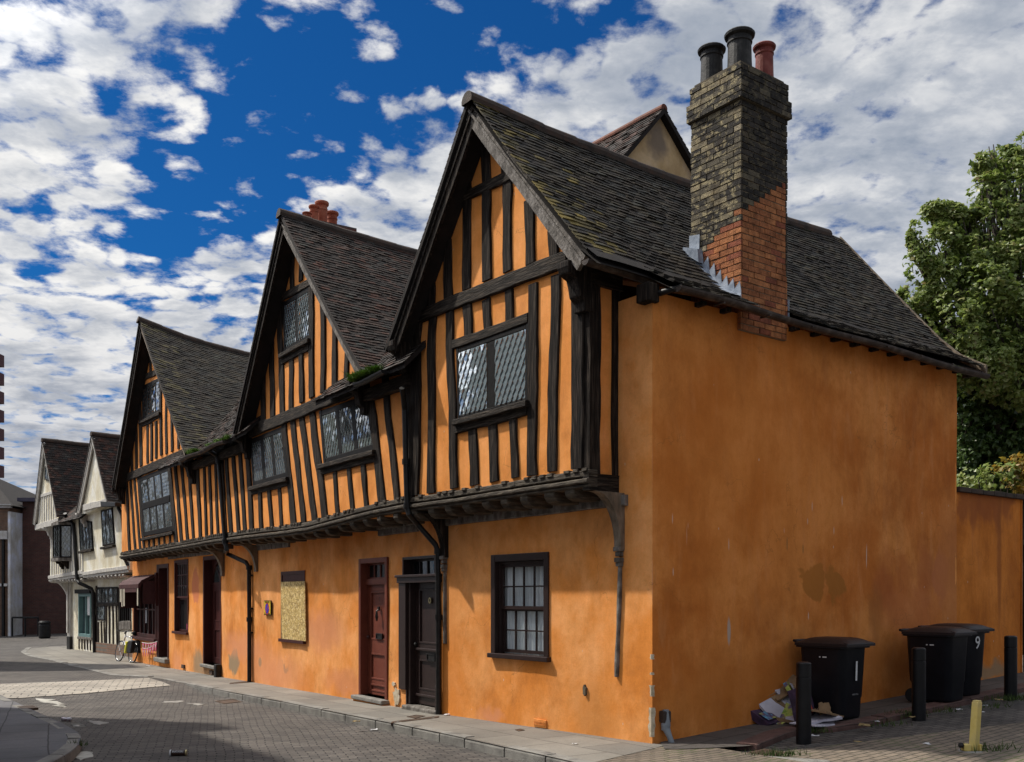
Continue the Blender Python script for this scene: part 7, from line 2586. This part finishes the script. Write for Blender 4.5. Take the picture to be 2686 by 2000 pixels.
# bunting below the shop window
bu = thing('bunting', 'two strings of pink pennants strung under the maroon shop window', 'bunting', B.w(18.6, -.1, .4))
for i, (a, m_, b) in enumerate((((450, 1195), (560, 1205), (645, 1180)), ((455, 1265), (540, 1278), (640, 1190)))):
    pts = [at(B, K3, *p, -.14) for p in (a, m_, b)]
    cv = []
    for k in range(13):
        f = k / 12
        t = pts[0][0] * (1 - f) ** 2 + 2 * pts[1][0] * f * (1 - f) + pts[2][0] * f * f
        z = pts[0][1] * (1 - f) ** 2 + 2 * (pts[1][1] - .04) * f * (1 - f) + pts[2][1] * f * f
        cv.append((t, z))
    mb = MB(); mb.tube([B.w(t, -.14, z) for t, z in cv], .012, 6); mb.build('cord', M['cord'], bu)
    for k in range(1, 12, 2):
        t, z = cv[k]
        mb = MB(); mb.prism(B, [(t - .095, z - .01), (t + .095, z - .01), (t + .01, z - .27)], -.15, -.143); pn = mb.build('pennant', M['pink'], bu)
        mb = MB(); mb.prism(B, [(t - .03, z - .05), (t + .03, z - .05), (t + .02, z - .14), (t - .02, z - .14)], -.155, -.151); mb.build('emblem', M['cord'], pn)

# bicycle leaning on the shop front
BR = -.50
_f, _r = hit(280 + 150 / 4.858, 1440 + 1436 / 4.858), hit(280 + 318 / 4.858, 1440 + 1453 / 4.858)
BK = Fr(_r, (_f[0] - _r[0], _f[1] - _r[1]))
gz = pave_h(*_r)
wr = .335
bk = thing('bicycle', 'silver bicycle with yellow and black panniers leaning beside the shop', 'bicycle', BK.w(.5, 0, gz))
tr_ = 0.; tf_ = 1.04
ln_ = .16       # leans towards the wall


def bw_(t, z, r=0.):
    return BK.w(t, r + ln_ * z, gz + z)


def wheel(t, nm):
    mb = MB()
    mb.tube([bw_(t + wr * math.cos(2 * math.pi * k / 32), wr + wr * math.sin(2 * math.pi * k / 32)) for k in range(33)], .019, 8, cap=False)
    o = mb.build(nm, M['rubber'], bk, smooth=True)
    mb = MB()
    mb.tube([bw_(t + .305 * math.cos(2 * math.pi * k / 32), wr + .305 * math.sin(2 * math.pi * k / 32)) for k in range(33)], .011, 6, cap=False)
    mb.build('rim', M['chrome'], o, smooth=True)
    mb = MB()
    for k in range(18):
        a = 2 * math.pi * k / 18
        mb.tube([bw_(t, wr), bw_(t + .3 * math.cos(a), wr + .3 * math.sin(a))], .0025, 4)
    mb.tube([bw_(t, wr, -.05), bw_(t, wr, .05)], .02, 8)
    mb.build('spokes', M['chrome'], o)


wheel(tf_, 'wheel'); wheel(tr_, 'wheel')
bb_ = (tr_ + .44, .30); st_ = (tr_ + .27, .80); hd0, hd1 = (tf_ - .20, .68), (tf_ - .24, .84)
mb = MB()
for a, b, r_ in ((bb_, st_, .018), (bb_, hd0, .022), (st_, hd1, .018), ((tr_, wr), bb_, .012), ((tr_, wr), (st_[0], st_[1] - .06), .010), (hd0, hd1, .022)):
    mb.tube([bw_(*a), bw_(*b)], r_, 8)
mb.build('frame', M['bike_silver'], bk, smooth=True)
mb = MB(); mb.tube([bw_(*hd0), bw_(tf_ - .10, .5), bw_(tf_, wr)], .016, 8); mb.build('fork', M['bike_silver'], bk, smooth=True)
mb = MB(); mb.tube([bw_(*hd1), bw_(tf_ - .25, 1.0)], .014, 8); mb.tube([bw_(tf_ - .16, 1.02, -.30), bw_(tf_ - .24, 1.02, -.28), bw_(tf_ - .25, 1.0, 0), bw_(tf_ - .24, 1.02, .28), bw_(tf_ - .16, 1.02, .30)], .014, 8); mb.build('handlebar', M['iron'], bk, smooth=True)
mb = MB(); mb.tube([bw_(*st_), bw_(tr_ + .24, .92)], .012, 8); sp_ = mb.build('seat_post', M['chrome'], bk)
mb = MB(); mb.tube([bw_(tr_ + .08, .94), bw_(tr_ + .18, .955), bw_(tr_ + .36, .945)], [.075, .06, .02], 10); mb.build('saddle', M['rubber'], bk, smooth=True)
mb = MB(); mb.tube([bw_(tr_ - .28, .70), bw_(tr_ + .22, .72)], .010, 6); mb.tube([bw_(tr_, wr), bw_(tr_ - .05, .7)], .008, 6); mb.build('luggage_rack', M['iron'], bk)
mb = MB(); vs = []
for z, g in ((.30, .11), (.68, .15)):
    for r in (-.20, -.06):
        vs += [(tr_ + .24 - g * .5, z, r), (tr_ + .24 + g * .4, z, r)]
order = [0, 1, 3, 2, 4, 5, 7, 6]
mb.hexa([bw_(vs[i][0], vs[i][1], vs[i][2]) for i in order]); mb.build('yellow_pannier', M['yellow_bag'], bk, bevel=.03)
mb = MB(); mb.hexa([bw_(a, z, r) for z in (.32, .72) for a, r in ((tr_ - .20, -.19), (tr_ + .10, -.20), (tr_ + .10, -.06), (tr_ - .20, -.06))]); mb.build('black_pannier', M['black_bag'], bk, bevel=.03)
mb = MB(); mb.hexa([bw_(a, z, r) for z in (.32, .72) for a, r in ((tr_ - .30, .06), (tr_ + .14, .06), (tr_ + .14, .20), (tr_ - .30, .20))]); mb.build('black_pannier', M['black_bag'], bk, bevel=.03)
mb = MB(); mb.tube([bw_(bb_[0] + .09 * math.cos(2 * math.pi * k / 20), bb_[1] + .09 * math.sin(2 * math.pi * k / 20), -.05) for k in range(21)], .008, 5, cap=False)
mb.tube([bw_(*bb_, -.06), bw_(bb_[0] + .05, bb_[1] - .16, -.07)], .012, 6); mb.tube([bw_(*bb_, .06), bw_(bb_[0] - .05, bb_[1] + .16, .07)], .012, 6); mb.build('crank', M['chrome'], bk)
mb = MB(); mb.tube([bw_(tf_ - .28, .96, -.02), bw_(tf_ - .22, .93, -.03)], .03, 8)
mb.build('lamp', M['iron'], bk)

# ================================================================== LITTER AND WEEDS
g_road = lambda u, v: hit(u, v, road_h)
x, y = J(380, 1418, road_h); z = road_h(x, y)
can = thing('drink_can', 'crushed silvery drink can lying on the setts by the left kerb', 'can', (x, y, z))
mb = MB(); mb.tube([(x - .075, y, z + .035), (x - .06, y + .01, z + .036), (x, y + .02, z + .034), (x + .06, y + .03, z + .036), (x + .075, y + .035, z + .035)], [.024, .033, .027, .033, .024], 14); mb.build('body', M['can'], can, smooth=True)
mb = MB(); mb.tube([(x + .074, y + .035, z + .035), (x + .080, y + .0365, z + .035)], [.026, .024], 14); mb.build('can_end', M['chrome'], can)
x, y = J(1030, 1615, road_h); z = road_h(x, y)
tb_ = thing('snack_tube', 'brown snack tube with white lettering lying on the shaded setts', 'tube', (x, y, z))
d_ = Vector((1, .12, 0)).normalized()
c_ = Vector((x, y, z + .036))
mb = MB(); mb.tube([c_ - d_ * .085, c_ + d_ * .085], .036, 18); mb.build('body', M['brown_tube'], tb_)
mb = MB(); mb.tube([c_ - d_ * .095, c_ - d_ * .080], .038, 18); mb.build('base_cap', M['litter_white'], tb_)
mb = MB(); mb.tube([c_ + d_ * .080, c_ + d_ * .098], .036, 18); mb.build('lid_cap', M['brass'], tb_)
nrm = Vector((0.12, -1, .55)); nrm = (nrm - d_ * nrm.dot(d_)).normalized()
text_mesh('lettering', 'SNICKERS', .030, c_ + nrm * .0375, d_, nrm.cross(d_), M['white_num'], tb_)
lits = [((2136, 1935), 'crumpled white paper scrap at the foot of the bollard by the cardboard', .05, 'litter_white'), ((2270, 1908), 'yellow-brown fallen leaf on the red kerb near the bin marked 1', .07, 'dry_leaf'), ((2302, 1897), 'small white scrap on the red kerb between two bollards', .03, 'litter_white'),
        ((2393, 1885), 'pale leaf beside the middle bollard', .04, 'dry_leaf'), ((2515, 1865), 'white scrap in the lane left of the yellow post', .04, 'litter_white'), ((2582, 1855), 'white scrap beyond the yellow post', .045, 'litter_white'), ((2575, 1872), 'second white scrap right of the yellow post', .035, 'litter_white'),
        ((2431, 1955), 'white scrap in the lane nearest the camera', .035, 'litter_white'), ((1173, 1877), 'white scrap on the pavement before the dark door', .04, 'litter_white'), ((981, 1917), 'white scrap on the setts below the kerb', .045, 'litter_white'), ((1507, 1954), 'white fleck on the paving flags near the corner', .03, 'litter_white'),
        ((387, 1749), 'white scrap on the pavement before the shop door', .06, 'litter_white'), ((936, 1896), 'pale leaf in the gutter below the red door', .05, 'dry_leaf'), ((2620, 1840), 'dry leaf by the last bollard', .05, 'dry_leaf'), ((2250, 1950), 'dry leaf in the lane before the bin marked 1', .04, 'dry_leaf')]
for i, (p, lab, s_, m_) in enumerate(lits):
    onroad = p == (981, 1917)
    h = road_h if onroad else pave_h
    x, y = hit(*p, h); z = h(x, y) + (.012 if p[0] > 2000 else .008)
    q_ = random.Random(i)
    mb = MB()
    mb.grid(lambda u, v: (x + (u - .5) * s_ * 2 + q_.uniform(-.3, .3) * s_, y + (v - .5) * s_ * 1.6 + q_.uniform(-.3, .3) * s_, z + q_.uniform(0, .5) * s_), 3, 3)
    leafy = m_ == 'dry_leaf'
    tag(mb.build('dry_leaf' if leafy else 'paper_scrap', M[m_], fix=False), lab, 'leaf' if leafy else 'litter', 'scattered leaves and litter')
mb = MB()
q_ = random.Random(77)
spots = [(gp4(860 + 0 * i, 1560)) for i in range(0)]
for (u, v, n, sp) in ((2375, 1872, 240, .14), (2010, 1978, 90, .12), (2060, 1975, 90, .10), (2140, 1915, 60, .10), (2660, 1830, 160, .18), (2600, 1850, 60, .15), (2590, 1960, 80, .14), (207, 1950, 30, .05), (2330, 1898, 50, .12), (2480, 1862, 50, .12)):
    x0, y0 = hit(u, v)
    for _ in range(n):
        x, y = x0 + q_.gauss(0, sp), y0 + q_.gauss(0, sp * .6)
        z = pave_h(x, y) - .03
        h = q_.uniform(.02, .07)
        a = q_.uniform(0, 6.28)
        s_ = Vector((math.cos(a), math.sin(a), 0)) * .006
        c = Vector((x, y, z))
        mb.add([c - s_, c + s_, c + Vector((q_.gauss(0, .03), q_.gauss(0, .03), h + .03))], [(0, 1, 2)])
tag(mb.build('weeds', M['weed'], fix=False), 'low weeds growing in the joints along the kerbs', 'weeds', kind='stuff')
